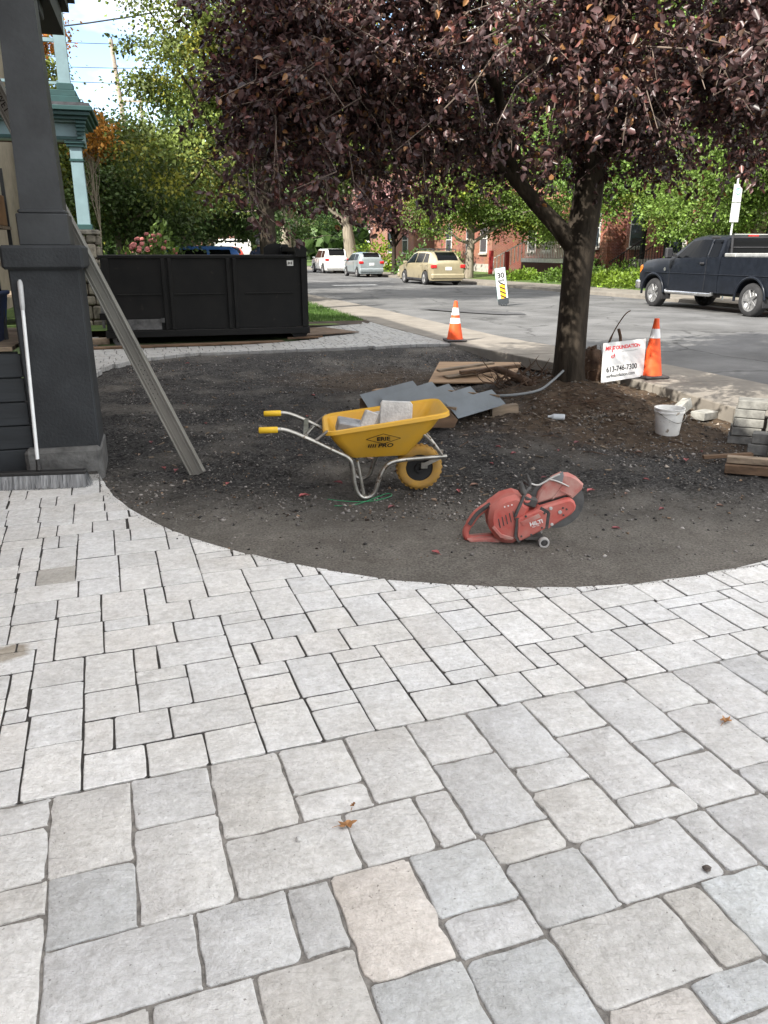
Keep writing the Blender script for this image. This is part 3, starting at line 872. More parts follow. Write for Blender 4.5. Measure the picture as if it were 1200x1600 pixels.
s-3856,13667,-3567,13748,-3594,13844,-3883,13763
s-3567,13748,-3487,13770,-3473,13785,-3498,13871,-3594,13844
s-3349,13913,-3498,13871,-3485,13827,-3410,13850
s-2816,14033,-2824,14060,-3016,14006,-3007,13974
s-2720,14063,-2727,14088,-2824,14060,-2816,14033
s-2434,14151,-2439,14169,-2704,14094,-2600,14100
s-2241,14120,-2123,14154,-2150,14250,-2439,14169,-2422,14110
s-2123,14154,-1930,14208,-1957,14304,-2150,14250
s-1930,14208,-1738,14262,-1765,14358,-1957,14304
s-1738,14262,-1641,14289,-1668,14385,-1765,14358
s-1641,14289,-1449,14343,-1476,14439,-1668,14385
s-1449,14343,-1256,14397,-1283,14493,-1476,14439
s-1256,14397,-1064,14451,-1091,14548,-1283,14493
s-1064,14451,-968,14478,-995,14575,-1091,14548
s-968,14478,-775,14532,-802,14629,-995,14575
s-775,14532,-582,14587,-609,14683,-802,14629
s-582,14587,-486,14614,-513,14710,-609,14683
s-486,14614,-294,14668,-321,14764,-513,14710
s-294,14668,-197,14695,-224,14791,-321,14764
s-197,14695,-5,14749,-32,14845,-224,14791
s-5,14749,91,14776,64,14872,-32,14845
s91,14776,284,14830,257,14926,64,14872
s284,14830,573,14911,546,15008,257,14926
s573,14911,765,14965,738,15062,546,15008
s765,14965,958,15020,931,15116,738,15062
s-5173,13400,-4980,13454,-5008,13551,-5200,13496
s-4980,13454,-4692,13535,-4719,13632,-5008,13551
s-4692,13535,-4403,13617,-4430,13713,-4719,13632
s-4403,13617,-4210,13671,-4237,13767,-4430,13713
s-4210,13671,-4018,13725,-4045,13821,-4237,13767
s-4018,13725,-3825,13779,-3852,13875,-4045,13821
s-3825,13779,-3536,13860,-3563,13956,-3852,13875
s-3536,13860,-3440,13887,-3467,13983,-3563,13956
s-3440,13887,-3349,13913,-3264,14001,-3275,14038,-3467,13983
s-3248,13941,-2959,14023,-2986,14119,-3275,14038
s-2959,14023,-2863,14050,-2890,14146,-2986,14119
s-2704,14094,-2574,14131,-2601,14227,-2890,14146,-2872,14085
s-2574,14131,-2381,14185,-2408,14281,-2601,14227
s-2381,14185,-2189,14239,-2216,14335,-2408,14281
s-2189,14239,-1996,14293,-2023,14389,-2216,14335
s-1996,14293,-1707,14374,-1734,14471,-2023,14389
s-1707,14374,-1611,14401,-1638,14498,-1734,14471
s-1611,14401,-1418,14455,-1446,14552,-1638,14498
s-1418,14455,-1226,14510,-1253,14606,-1446,14552
s-1226,14510,-1130,14537,-1157,14633,-1253,14606
s-1130,14537,-841,14618,-868,14714,-1157,14633
s-841,14618,-648,14672,-675,14768,-868,14714
s-648,14672,-456,14726,-483,14822,-675,14768
s-456,14726,-263,14780,-290,14876,-483,14822
s-263,14780,-71,14834,-98,14931,-290,14876
s-71,14834,122,14888,95,14985,-98,14931
s122,14888,411,14970,384,15066,95,14985
s411,14970,603,15024,576,15120,384,15066
s603,15024,796,15078,769,15174,576,15120
s796,15078,988,15132,961,15228,769,15174
s-5103,13524,-4911,13578,-4938,13674,-5130,13620
s-4911,13578,-4815,13605,-4842,13701,-4938,13674
s-4815,13605,-4622,13659,-4649,13755,-4842,13701
s-4622,13659,-4333,13740,-4360,13836,-4649,13755
s-4333,13740,-4237,13767,-4264,13863,-4360,13836
s-4237,13767,-4141,13794,-4168,13890,-4264,13863
s-4141,13794,-3948,13848,-3975,13945,-4168,13890
s-3948,13848,-3756,13902,-3783,13999,-3975,13945
s-3756,13902,-3467,13984,-3494,14080,-3783,13999
s-3467,13984,-3212,14055,-3184,14085,-3205,14161,-3494,14080
s-3178,14065,-2985,14119,-3012,14215,-3205,14161
s-2985,14119,-2793,14173,-2820,14269,-3012,14215
s-2793,14173,-2600,14227,-2627,14323,-2820,14269
s-2600,14227,-2312,14308,-2339,14405,-2627,14323
s-2312,14308,-2023,14389,-2050,14486,-2339,14405
s-2023,14389,-1830,14444,-1857,14540,-2050,14486
s-1830,14444,-1638,14498,-1665,14594,-1857,14540
s-1638,14498,-1349,14579,-1376,14675,-1665,14594
s-1349,14579,-1156,14633,-1183,14729,-1376,14675
s-1156,14633,-1060,14660,-1087,14756,-1183,14729
s-1060,14660,-964,14687,-991,14783,-1087,14756
s-964,14687,-771,14741,-798,14838,-991,14783
s-771,14741,-579,14795,-606,14892,-798,14838
s-579,14795,-386,14850,-413,14946,-606,14892
s-386,14850,-97,14931,-124,15027,-413,14946
s-97,14931,191,15012,164,15108,-124,15027
s191,15012,288,15039,261,15135,164,15108
s288,15039,480,15093,453,15189,261,15135
s480,15093,577,15120,549,15216,453,15189
s577,15120,865,15201,838,15298,549,15216
s865,15201,962,15228,935,15325,838,15298
s-5256,13584,-5064,13639,-5118,13831,-5310,13777
s-5064,13639,-4871,13693,-4925,13885,-5118,13831
s-4871,13693,-4679,13747,-4733,13939,-4925,13885
s-4679,13747,-4486,13801,-4540,13993,-4733,13939
s-4486,13801,-4197,13882,-4251,14075,-4540,13993
s-4197,13882,-4005,13936,-4059,14129,-4251,14075
s-4005,13936,-3812,13990,-3866,14183,-4059,14129
s-3812,13990,-3620,14044,-3674,14237,-3866,14183
s-3620,14044,-3523,14072,-3578,14264,-3674,14237
s-3523,14072,-3331,14126,-3385,14318,-3578,14264
s-3331,14126,-3138,14180,-3192,14372,-3385,14318
s-3138,14180,-2946,14234,-3000,14426,-3192,14372
s-2946,14234,-2753,14288,-2807,14481,-3000,14426
s-2753,14288,-2464,14369,-2519,14562,-2807,14481
s-2464,14369,-2272,14423,-2326,14616,-2519,14562
s-2272,14423,-1983,14505,-2037,14697,-2326,14616
s-1983,14505,-1694,14586,-1748,14778,-2037,14697
s-1694,14586,-1502,14640,-1556,14832,-1748,14778
s-1502,14640,-1309,14694,-1363,14886,-1556,14832
s-1309,14694,-1117,14748,-1171,14941,-1363,14886
s-1117,14748,-1020,14775,-1075,14968,-1171,14941
s-1020,14775,-828,14829,-882,15022,-1075,14968
s-828,14829,-732,14856,-786,15049,-882,15022
s-732,14856,-539,14910,-593,15103,-786,15049
s-539,14910,-347,14965,-401,15157,-593,15103
s-347,14965,-250,14992,-304,15184,-401,15157
s-250,14992,-58,15046,-112,15238,-304,15184
s-58,15046,231,15127,177,15319,-112,15238
s231,15127,520,15208,466,15401,177,15319
s520,15208,712,15262,658,15455,466,15401
s712,15262,905,15316,851,15509,658,15455
s-5224,13801,-4936,13882,-5017,14171,-5306,14090
s-4936,13882,-4743,13936,-4824,14225,-5017,14171
s-4743,13936,-4454,14018,-4535,14306,-4824,14225
s-4454,14018,-4262,14072,-4343,14361,-4535,14306
s-4262,14072,-3973,14153,-4054,14442,-4343,14361
s-3973,14153,-3780,14207,-3862,14496,-4054,14442
s-3780,14207,-3684,14234,-3765,14523,-3862,14496
s-3684,14234,-3492,14288,-3573,14577,-3765,14523
s-3492,14288,-3299,14342,-3380,14631,-3573,14577
s-3299,14342,-3106,14397,-3188,14685,-3380,14631
s-3106,14397,-2914,14451,-2995,14739,-3188,14685
s-2914,14451,-2721,14505,-2803,14794,-2995,14739
s-2721,14505,-2529,14559,-2610,14848,-2803,14794
s-2529,14559,-2240,14640,-2321,14929,-2610,14848
s-2240,14640,-2047,14694,-2129,14983,-2321,14929
s-2047,14694,-1855,14748,-1936,15037,-2129,14983
s-1855,14748,-1759,14775,-1840,15064,-1936,15037
s-1759,14775,-1470,14857,-1551,15145,-1840,15064
s-1470,14857,-1181,14938,-1262,15227,-1551,15145
s-1181,14938,-1085,14965,-1166,15254,-1262,15227
s-1085,14965,-892,15019,-973,15308,-1166,15254
s-892,15019,-700,15073,-781,15362,-973,15308
s-700,15073,-507,15127,-588,15416,-781,15362
s-507,15127,-218,15208,-300,15497,-588,15416
s-218,15208,-122,15235,-203,15524,-300,15497
s-122,15235,-26,15262,-107,15551,-203,15524
s-26,15262,167,15317,86,15605,-107,15551
s167,15317,359,15371,278,15659,86,15605
s359,15371,552,15425,471,15714,278,15659
s552,15425,648,15452,567,15741,471,15714
s648,15452,841,15506,759,15795,567,15741
s-5443,14051,-5250,14106,-5332,14394,-5524,14340
s-5250,14106,-5058,14160,-5139,14448,-5332,14394
s-5058,14160,-4865,14214,-4946,14503,-5139,14448
s-4865,14214,-4576,14295,-4658,14584,-4946,14503
s-4576,14295,-4384,14349,-4465,14638,-4658,14584
s-4384,14349,-4191,14403,-4273,14692,-4465,14638
s-4191,14403,-3999,14457,-4080,14746,-4273,14692
s-3999,14457,-3806,14511,-3887,14800,-4080,14746
s-3806,14511,-3614,14566,-3695,14854,-3887,14800
s-3614,14566,-3421,14620,-3502,14908,-3695,14854
s-3421,14620,-3132,14701,-3214,14990,-3502,14908
s-3132,14701,-3036,14728,-3117,15017,-3214,14990
s-3036,14728,-2844,14782,-2925,15071,-3117,15017
s-2844,14782,-2651,14836,-2732,15125,-2925,15071
s-2651,14836,-2362,14917,-2443,15206,-2732,15125
s-2362,14917,-2073,14998,-2155,15287,-2443,15206
s-2073,14998,-1977,15026,-2058,15314,-2155,15287
s-1977,15026,-1785,15080,-1866,15368,-2058,15314
s-1785,15080,-1592,15134,-1673,15423,-1866,15368
s-1592,15134,-1400,15188,-1481,15477,-1673,15423
s-1400,15188,-1111,15269,-1192,15558,-1481,15477
s-1111,15269,-822,15350,-903,15639,-1192,15558
s-822,15350,-533,15431,-614,15720,-903,15639
s-533,15431,-244,15513,-326,15801,-614,15720
s-244,15513,-52,15567,-133,15856,-326,15801
s-52,15567,237,15648,156,15937,-133,15856
s237,15648,430,15702,348,15991,156,15937
s430,15702,526,15729,445,16018,348,15991
s526,15729,622,15756,541,16045,445,16018
s622,15756,815,15810,733,16099,541,16045
s-1266,15537,-1073,15591,-1127,15784,-1320,15730
s-1073,15591,-881,15645,-935,15838,-1127,15784
s-881,15645,-785,15672,-839,15865,-935,15838
s-785,15672,-688,15699,-742,15892,-839,15865
s-688,15699,-592,15727,-646,15919,-742,15892
s-592,15727,-399,15781,-454,15973,-646,15919
s-399,15781,-111,15862,-165,16054,-454,15973
s-111,15862,-14,15889,-69,16081,-165,16054
s-14,15889,178,15943,124,16136,-69,16081
s178,15943,467,16024,413,16217,124,16136
s467,16024,563,16051,509,16244,413,16217
s563,16051,756,16105,702,16298,509,16244
s-5510,14552,-5414,14579,-5441,14675,-5537,14648
s-1370,15716,-1178,15770,-1205,15866,-1397,15812
s-1178,15770,-889,15851,-916,15947,-1205,15866
s-889,15851,-600,15932,-627,16028,-916,15947
s-600,15932,-408,15986,-435,16082,-627,16028
s-408,15986,-119,16067,-146,16164,-435,16082
s-119,16067,74,16121,47,16218,-146,16164
s74,16121,266,16176,239,16272,47,16218
s266,16176,459,16230,432,16326,239,16272
s459,16230,651,16284,624,16380,432,16326
s-1464,15793,-1271,15847,-1325,16040,-1518,15986
s-1271,15847,-982,15928,-1036,16121,-1325,16040
s-982,15928,-886,15956,-940,16148,-1036,16121
s-886,15956,-790,15983,-844,16175,-940,16148
s-790,15983,-597,16037,-651,16229,-844,16175
s-597,16037,-501,16064,-555,16256,-651,16229
s-501,16064,-308,16118,-363,16310,-555,16256
s-308,16118,-116,16172,-170,16365,-363,16310
s-116,16172,-20,16199,-74,16392,-170,16365
s-20,16199,77,16226,23,16419,-74,16392
s77,16226,269,16280,215,16473,23,16419
s269,16280,462,16334,408,16527,215,16473
s462,16334,654,16388,600,16581,408,16527
s-5680,14816,-5584,14843,-5665,15132,-5761,15105
s-1444,16006,-1252,16060,-1333,16349,-1525,16295
s-1252,16060,-1059,16115,-1140,16403,-1333,16349
s-1059,16115,-867,16169,-948,16458,-1140,16403
s-867,16169,-578,16250,-659,16539,-948,16458
s-578,16250,-482,16277,-563,16566,-659,16539
s-482,16277,-193,16358,-274,16647,-563,16566
s-193,16358,0,16412,-81,16701,-274,16647
s0,16412,192,16466,111,16755,-81,16701
s192,16466,385,16520,304,16809,111,16755
s385,16520,674,16602,592,16890,304,16809
s-5837,15083,-5644,15137,-5698,15330,-5891,15276
s-1601,16274,-1505,16301,-1559,16494,-1655,16467
s-1505,16301,-1216,16382,-1270,16575,-1559,16494
s-1216,16382,-927,16463,-981,16656,-1270,16575
s-927,16463,-831,16490,-885,16683,-981,16656
s-831,16490,-542,16572,-596,16764,-885,16683
s-542,16572,-253,16653,-307,16845,-596,16764
s-253,16653,-61,16707,-115,16899,-307,16845
s-61,16707,36,16734,-18,16927,-115,16899
s36,16734,228,16788,174,16981,-18,16927
s228,16788,325,16815,270,17008,174,16981
s325,16815,517,16869,463,17062,270,17008
s-5875,15280,-5586,15362,-5667,15650,-5956,15569
s-1639,16471,-1350,16552,-1431,16841,-1720,16760
s-1350,16552,-1254,16579,-1335,16868,-1431,16841
s-1254,16579,-965,16660,-1046,16949,-1335,16868
s-965,16660,-773,16715,-854,17003,-1046,16949
s-773,16715,-580,16769,-661,17057,-854,17003
s-580,16769,-291,16850,-372,17139,-661,17057
s-291,16850,-99,16904,-180,17193,-372,17139
s-99,16904,94,16958,13,17247,-180,17193
s94,16958,286,17012,205,17301,13,17247
s286,17012,383,17039,301,17328,205,17301
s-5854,15598,-5661,15652,-5715,15845,-5908,15790
s-1618,16789,-1329,16870,-1383,17062,-1672,16981
s-1329,16870,-1136,16924,-1191,17116,-1383,17062
s-1136,16924,-848,17005,-902,17198,-1191,17116
s-848,17005,-655,17059,-709,17252,-902,17198
s-655,17059,-366,17140,-420,17333,-709,17252
s-366,17140,-174,17194,-228,17387,-420,17333
s-174,17194,-78,17222,-132,17414,-228,17387
s-78,17222,115,17276,61,17468,-132,17414
s115,17276,308,17330,253,17522,61,17468
s-6088,15740,-5799,15821,-5853,16014,-6142,15932
s-1852,16930,-1563,17012,-1617,17204,-1906,17123
s-1563,17012,-1371,17066,-1425,17258,-1617,17204
s-1371,17066,-1178,17120,-1232,17312,-1425,17258
s-1178,17120,-889,17201,-943,17394,-1232,17312
s-889,17201,-697,17255,-751,17448,-943,17394
s-697,17255,-504,17309,-558,17502,-751,17448
s-504,17309,-215,17391,-270,17583,-558,17502
s-215,17391,-23,17445,-77,17637,-270,17583
s-23,17445,170,17499,116,17691,-77,17637
s170,17499,362,17553,308,17745,116,17691
s-6030,15964,-5933,15991,-5960,16087,-6057,16060
s-5933,15991,-5837,16018,-5864,16114,-5960,16087
s-1890,17128,-1698,17182,-1725,17278,-1917,17224
s-1698,17182,-1505,17236,-1532,17332,-1725,17278
s-1505,17236,-1312,17290,-1340,17386,-1532,17332
s-1312,17290,-1216,17317,-1243,17413,-1340,17386
s-1216,17317,-1024,17371,-1051,17467,-1243,17413
s-1024,17371,-735,17452,-762,17549,-1051,17467
s-735,17452,-639,17479,-666,17576,-762,17549
s-639,17479,-446,17533,-473,17630,-666,17576
s-446,17533,-157,17615,-184,17711,-473,17630
s-157,17615,35,17669,8,17765,-184,17711
s35,17669,324,17750,297,17846,8,17765
s-6183,16025,-5990,16079,-6045,16271,-6237,16217
s-1851,17242,-1755,17270,-1809,17462,-1905,17435
s-1755,17270,-1658,17297,-1712,17489,-1809,17462
s-1658,17297,-1466,17351,-1520,17543,-1712,17489
s-1466,17351,-1177,17432,-1231,17624,-1520,17543
s-1177,17432,-984,17486,-1039,17679,-1231,17624
s-984,17486,-792,17540,-846,17733,-1039,17679
s-792,17540,-503,17621,-557,17814,-846,17733
s-503,17621,-407,17648,-461,17841,-557,17814
s-407,17648,-214,17702,-268,17895,-461,17841
s-214,17702,-22,17757,-76,17949,-268,17895
s-22,17757,267,17838,213,18030,-76,17949
s-6271,16208,-6079,16262,-6133,16454,-6325,16400
s-6079,16262,-5886,16316,-5940,16508,-6133,16454
s-1939,17425,-1747,17480,-1801,17672,-1993,17618
s-1747,17480,-1554,17534,-1608,17726,-1801,17672
s-1554,17534,-1265,17615,-1319,17807,-1608,17726
s-1265,17615,-1073,17669,-1127,17861,-1319,17807
s-1073,17669,-976,17696,-1031,17889,-1127,17861
s-976,17696,-784,17750,-838,17943,-1031,17889
s-784,17750,-495,17831,-549,18024,-838,17943
s-495,17831,-303,17885,-357,18078,-549,18024
s-303,17885,-110,17940,-164,18132,-357,18078
s-110,17940,179,18021,125,18213,-164,18132
s-6332,16398,-6139,16453,-6166,16549,-6359,16495
s-6139,16453,-5946,16507,-5974,16603,-6166,16549
s-1903,17643,-1614,17724,-1641,17821,-1930,17740
s-1614,17724,-1422,17779,-1449,17875,-1641,17821
s-1422,17779,-1229,17833,-1256,17929,-1449,17875
s-1229,17833,-1037,17887,-1064,17983,-1256,17929
s-1037,17887,-844,17941,-871,18037,-1064,17983
s-844,17941,-748,17968,-775,18064,-871,18037
s-748,17968,-555,18022,-582,18118,-775,18064
s-555,18022,-363,18076,-390,18172,-582,18118
s-363,18076,-267,18103,-294,18200,-390,18172
s-267,18103,-74,18157,-101,18254,-294,18200
s-74,18157,118,18212,91,18308,-101,18254
s-1945,17735,-1752,17790,-1833,18078,-2026,18024
s-597,18114,-404,18168,-486,18457,-678,18403
s-404,18168,-116,18250,-197,18538,-486,18457
s-116,18250,173,18331,92,18620,-197,18538"""
def pavermat():
    m = bpy.data.materials.new('m_paver'); m.use_nodes = True
    n = m.node_tree; N = n.nodes; l = n.links.new; p = N['Principled BSDF']; p.inputs['Roughness'].default_value = .82; p.inputs['Specular IOR Level'].default_value = .3
    t = N.new('ShaderNodeTexCoord').outputs['Object']; oi = N.new('ShaderNodeObjectInfo')
    ml = N.new('ShaderNodeMath'); ml.operation = 'MULTIPLY'; ml.inputs[1].default_value = 40; l(oi.outputs['Random'], ml.inputs[0])
    av = N.new('ShaderNodeVectorMath'); av.operation = 'ADD'; l(t, av.inputs[0]); l(ml.outputs[0], av.inputs[1]); t = av.outputs[0]
    def nz_(s, d=4, r=.6, st=None):
        src = t
        if st:
            q0 = N.new('ShaderNodeMapping'); q0.inputs['Scale'].default_value = st; q0.inputs['Rotation'].default_value = (0, 0, .9); l(t, q0.inputs['Vector']); src = q0.outputs[0]
        q = N.new('ShaderNodeTexNoise'); q.inputs['Scale'].default_value = s; q.inputs['Detail'].default_value = d; q.inputs['Roughness'].default_value = r; l(src, q.inputs['Vector']); return q.outputs['Fac']
    def ramp(f, p0, p1, c0=(0, 0, 0), c1=(1, 1, 1)):
        q = N.new('ShaderNodeValToRGB'); q.color_ramp.elements[0].position = p0; q.color_ramp.elements[1].position = p1
        q.color_ramp.elements[0].color = (*c0, 1); q.color_ramp.elements[1].color = (*c1, 1); l(f, q.inputs['Fac']); return q.outputs['Color']
    def mul(a, b_):
        q = N.new('ShaderNodeMix'); q.data_type = 'RGBA'; q.blend_type = 'MULTIPLY'; q.inputs['Factor'].default_value = 1; l(a, q.inputs['A']); l(b_, q.inputs['B']); return q.outputs['Result']
    c = ramp(nz_(5, 6, .65), .3, .7, (.82, .82, .82), (1, 1, 1))
    c = mul(c, ramp(nz_(55, 6, .7), .28, .62, (.80, .80, .785), (1, 1, 1)))
    c = mul(c, ramp(nz_(85, 3, .6), .27, .34, (.45, .44, .42), (1, 1, 1)))       # pits
    c = mul(c, ramp(nz_(24, 8, .72), .36, .62, (.80, .795, .785), (1, 1, 1)))
    c = mul(c, oi.outputs['Color'])
    gp = N.new('ShaderNodeNewGeometry').outputs['Position']         # dust and stains run across the joints
    dn = N.new('ShaderNodeTexNoise'); dn.inputs['Scale'].default_value = 1.7; dn.inputs['Detail'].default_value = 7; dn.inputs['Roughness'].default_value = .68; l(gp, dn.inputs['Vector'])
    c = mul(c, ramp(dn.outputs['Fac'], .34, .6, (.90, .885, .86), (1, 1, 1)))
    vd = N.new('ShaderNodeVectorMath'); vd.operation = 'DISTANCE'; l(gp, vd.inputs[0]); vd.inputs[1].default_value = (-1.66, 3.09, 0)
    sm = N.new('ShaderNodeMath'); sm.operation = 'MULTIPLY_ADD'; l(dn.outputs['Fac'], sm.inputs[0]); sm.inputs[1].default_value = .25; l(vd.outputs['Value'], sm.inputs[2])
    c = mul(c, ramp(sm.outputs[0], .19, .225, (.55, .50, .43), (1, 1, 1)))
    l(c, p.inputs['Base Color'])
    h = N.new('ShaderNodeMath'); h.operation = 'MULTIPLY_ADD'; l(nz_(9, 6, .6, (1, 3.2, 1)), h.inputs[0]); h.inputs[1].default_value = 2.2; l(nz_(60, 5, .7), h.inputs[2])
    bp = N.new('ShaderNodeBump'); bp.inputs['Strength'].default_value = 1; bp.inputs['Distance'].default_value = .008
    l(h.outputs[0], bp.inputs['Height']); l(bp.outputs[0], p.inputs['Normal'])
    return m
m_paver = pavermat()
m_sand = mat('m_sand', (.185, .175, .16), .98, var=.3, scale=40, bump=.004, bscale=200)
m_bed = mat('m_bed', (.038, .035, .032), .98, var=.3, scale=20, bump=.004, bscale=100)
paving = bpy.data.objects.new('paving', None); COL.objects.link(paving); tag(paving, kind='structure')
_u = Vector((math.cos(R(19.3)), math.sin(R(19.3)))); _o = Vector((-1.188, 2.09)); _v = Vector((-_u.y, _u.x))
def lp(u, v, z): q = _o + _u * u + _v * v; return (q.x, q.y, z)
b = MB(); b.add([lp(-3, -3, -.0058), lp(6, -3, -.0058), lp(6, .004, -.0058), lp(-3, .004, -.0058)], [(0, 1, 2, 3)]); b.build('joint_sand', m_sand, paving)
EDGE = [(-2.62, 6.75), (-2.293, 6.027), (-2.116, 5.601), (-1.854, 5.235), (-1.65, 4.975), (-1.475, 4.794), (-1.278, 4.624), (-1.069, 4.443), (-.904, 4.336), (-.549, 4.144),
        (-.262, 4.022), (.004, 3.923), (.358, 3.837), (.578, 3.811), (.911, 3.797), (1.11, 3.803), (1.322, 3.837), (1.509, 3.892), (1.795, 3.99), (2.163, 4.125), (2.6, 4.35), (3.2, 4.75), (6, 5.8)]
b = MB(); q0 = [lp(-5, 0, -.045), lp(6, 0, -.045)]
fr = [(x, y - .015, -.0022) for x, y in EDGE]
fan = [(-6, 6.75, -.0022)] + fr + [(7, 2.2, -.0022), lp(5.5, .004, -.0022), lp(-3.5, .004, -.0022)]
b.add(fan, [tuple(range(len(fan)))]); b.build('bedding', m_bed, paving)

def paver_outline(poly, kind):
    P = [Vector(p) for p in poly]; n = len(P)
    if sum(P[i].x * P[(i + 1) % n].y - P[i].y * P[(i + 1) % n].x for i in range(n)) < 0: P.reverse()
    gap = {'f': .0040, 'm': .0041, 's': .006}[kind]; rad = {'f': .022, 'm': .007, 's': .006}[kind]; jit = {'f': .0024, 'm': .0011, 's': 0}[kind]
    Q = []
    for i in range(n):                  # inset by half the joint
        a, c, d = P[i - 1], P[i], P[(i + 1) % n]
        e1 = (c - a).normalized(); e2 = (d - c).normalized(); n1 = Vector((-e1.y, e1.x)); n2 = Vector((-e2.y, e2.x))
        k = 1 + n1.dot(n2)
        Q.append(c + (n1 + n2) / max(k, .35) * gap)
    out = []
    for i in range(n):
        a, c, d = Q[i - 1], Q[i], Q[(i + 1) % n]
        la, ld = (a - c).length, (d - c).length
        r = min(rad * random.choice((.35, .5, .6, .8, 1.3)), la * .3, ld * .3)
        p0 = c + (a - c).normalized() * r; p1 = c + (d - c).normalized() * r
        st = 4 if kind == 'f' else 2
        if kind == 's': out.append(c); continue
        for k in range(st):
            t = k / (st - 1); out.append(p0 * (1 - t) ** 2 + c * 2 * t * (1 - t) + p1 * t * t)
        nxt = d + (c - d).normalized() * rad; L_ = (nxt - p1).length; m = int(L_ / (.045 if kind == 'f' else .07))
        for k in range(1, m): out.append(p1 + (nxt - p1) * k / m)
    if jit: out = [q + Vector((random.gauss(0, jit), random.gauss(0, jit))) for q in out]
    return out
tints = {'f': [(.62, .61, .585), (.60, .595, .575), (.57, .575, .575), (.54, .55, .56), (.60, .58, .54), (.585, .58, .57)],
         'm': [(.62, .62, .605), (.64, .635, .615), (.60, .60, .59), (.615, .60, .575), (.60, .61, .615)],
         's': [(.52, .52, .51), (.50, .50, .50), (.54, .53, .51)]}
special = [((.02, 1.638), (.66, .575, .49)), ((-.806, 1.694), (.47, .49, .50)), ((.375, 1.365), (.48, .52, .545)), ((.634, 1.53), (.56, .55, .52)),
           ((1.035, 1.671), (.52, .575, .59)), ((-.353, 1.572), (.53, .545, .555)), ((-.182, 1.637), (.50, .51, .515)), ((.665, 1.277), (.60, .545, .48)),
           ((.884, 1.618), (.55, .52, .46)), ((.878, 1.426), (.50, .545, .565)), ((-1.807, 3.966), (.44, .41, .35)), ((.123, 1.341), (.49, .525, .54)),
           ((-.136, 1.325), (.57, .545, .50)), ((.5, 1.749), (.50, .515, .52)), ((.223, 1.782), (.52, .55, .56))]
rest = MB(); cnt = 0
def one_paver(kind, poly):
    o = paver_outline(poly, kind); c = sum(o, Vector((0, 0))) / len(o); n = len(o)
    h = {'f': .0, 'm': .0022, 's': .0}[kind] + random.gauss(0, .0009); tx, ty = random.gauss(0, .003), random.gauss(0, .003)
    ins = {'f': .005, 'm': .004, 's': .006}[kind]; dz = {'f': .0032, 'm': .002, 's': .004}[kind]
    def z(q, d): return h + (q.x - c.x) * tx + (q.y - c.y) * ty + d + (zfar(q.x, q.y) if kind == 's' else 0)
    inn = [q + (c - q).normalized() * ins for q in o]
    if kind == 'f': mid = [q + (c - q).normalized() * ins * .35 for q in o]
    lo = [(q.x - c.x, q.y - c.y, z(q, -.07)) for q in o]; ed = [(q.x - c.x, q.y - c.y, z(q, -dz)) for q in o]; tp = [(q.x - c.x, q.y - c.y, z(q, 0)) for q in inn]
    rings = [lo, ed, tp]
    if kind == 'f': rings.insert(2, [(q.x - c.x, q.y - c.y, z(q, -dz * .35)) for q in mid])
    b = MB(); b.loft(rings, cap=True); b.f.pop(-2)
    return b, c
for ln in PAV.strip().split('\n'):
    kind = ln[0]; co = [int(q) / 1000 for q in ln[1:].split(',')]; poly = list(zip(co[::2], co[1::2]))
    if kind == 's' : 
        b, c = one_paver('s', poly); o_ = len(rest.v); rest.v += [(x + c.x, y + c.y, zz) for x, y, zz in b.v]; rest.f += [tuple(i + o_ for i in f) for f in b.f]; continue
    b, c = one_paver(kind, poly)
    if cnt >= 300:
        o_ = len(rest.v); rest.v += [(x + c.x, y + c.y, zz) for x, y, zz in b.v]; rest.f += [tuple(i + o_ for i in f) for f in b.f]; continue
    o = b.build('paver', m_paver, paving, smooth=50 if kind == 'f' else 0, loc=(c.x, c.y, 0)); cnt += 1
    t = random.choice(tints[kind]); g = random.gauss(1, .03)
    for (sx_, sy_), tc_ in special:
        if (c.x - sx_) ** 2 + (c.y - sy_) ** 2 < .008: t = tc_; g = 1
    g *= (1.27 if kind == 'f' else 1.37); av_ = sum(t) / 3; k_ = .42; t = [av_ + (q - av_) * k_ for q in t]; o.color = (t[0] * g, t[1] * g * 1.0, t[2] * g * .998, 1)
o = rest.build('far_pavers', m_paver, paving); o['kind'] = 'stuff'; o.color = (.42, .42, .41, 1)

# stone dust spilled along the cut edge of the paving
P = []
for k in range(len(EDGE) - 3):
    (x0, y0), (x1, y1) = EDGE[k], EDGE[k + 1]
    for _ in range(int(math.hypot(x1 - x0, y1 - y0) * 260)):
        t = random.random(); d = random.gauss(0, .022); nx0, ny0 = -(y1 - y0), (x1 - x0); L_ = math.hypot(nx0, ny0)
        x = x0 + (x1 - x0) * t + nx0 / L_ * d; y = y0 + (y1 - y0) * t + ny0 / L_ * d
        P.append((x, y, .004 if d < 0 else -.012))
P = np.array(P); rad = np.clip(rng.lognormal(-6.0, .45, len(P)), .0012, .007)
tag(pebbles('spilled_grit', P, rad, np.clip(rng.normal(.6, .3, (len(P), 1)), .15, 1.6) * np.array([[1, .96, .9]]), m_gravel), 'fine grit spilled along the curved edge of the paving', 'grit', kind='stuff')

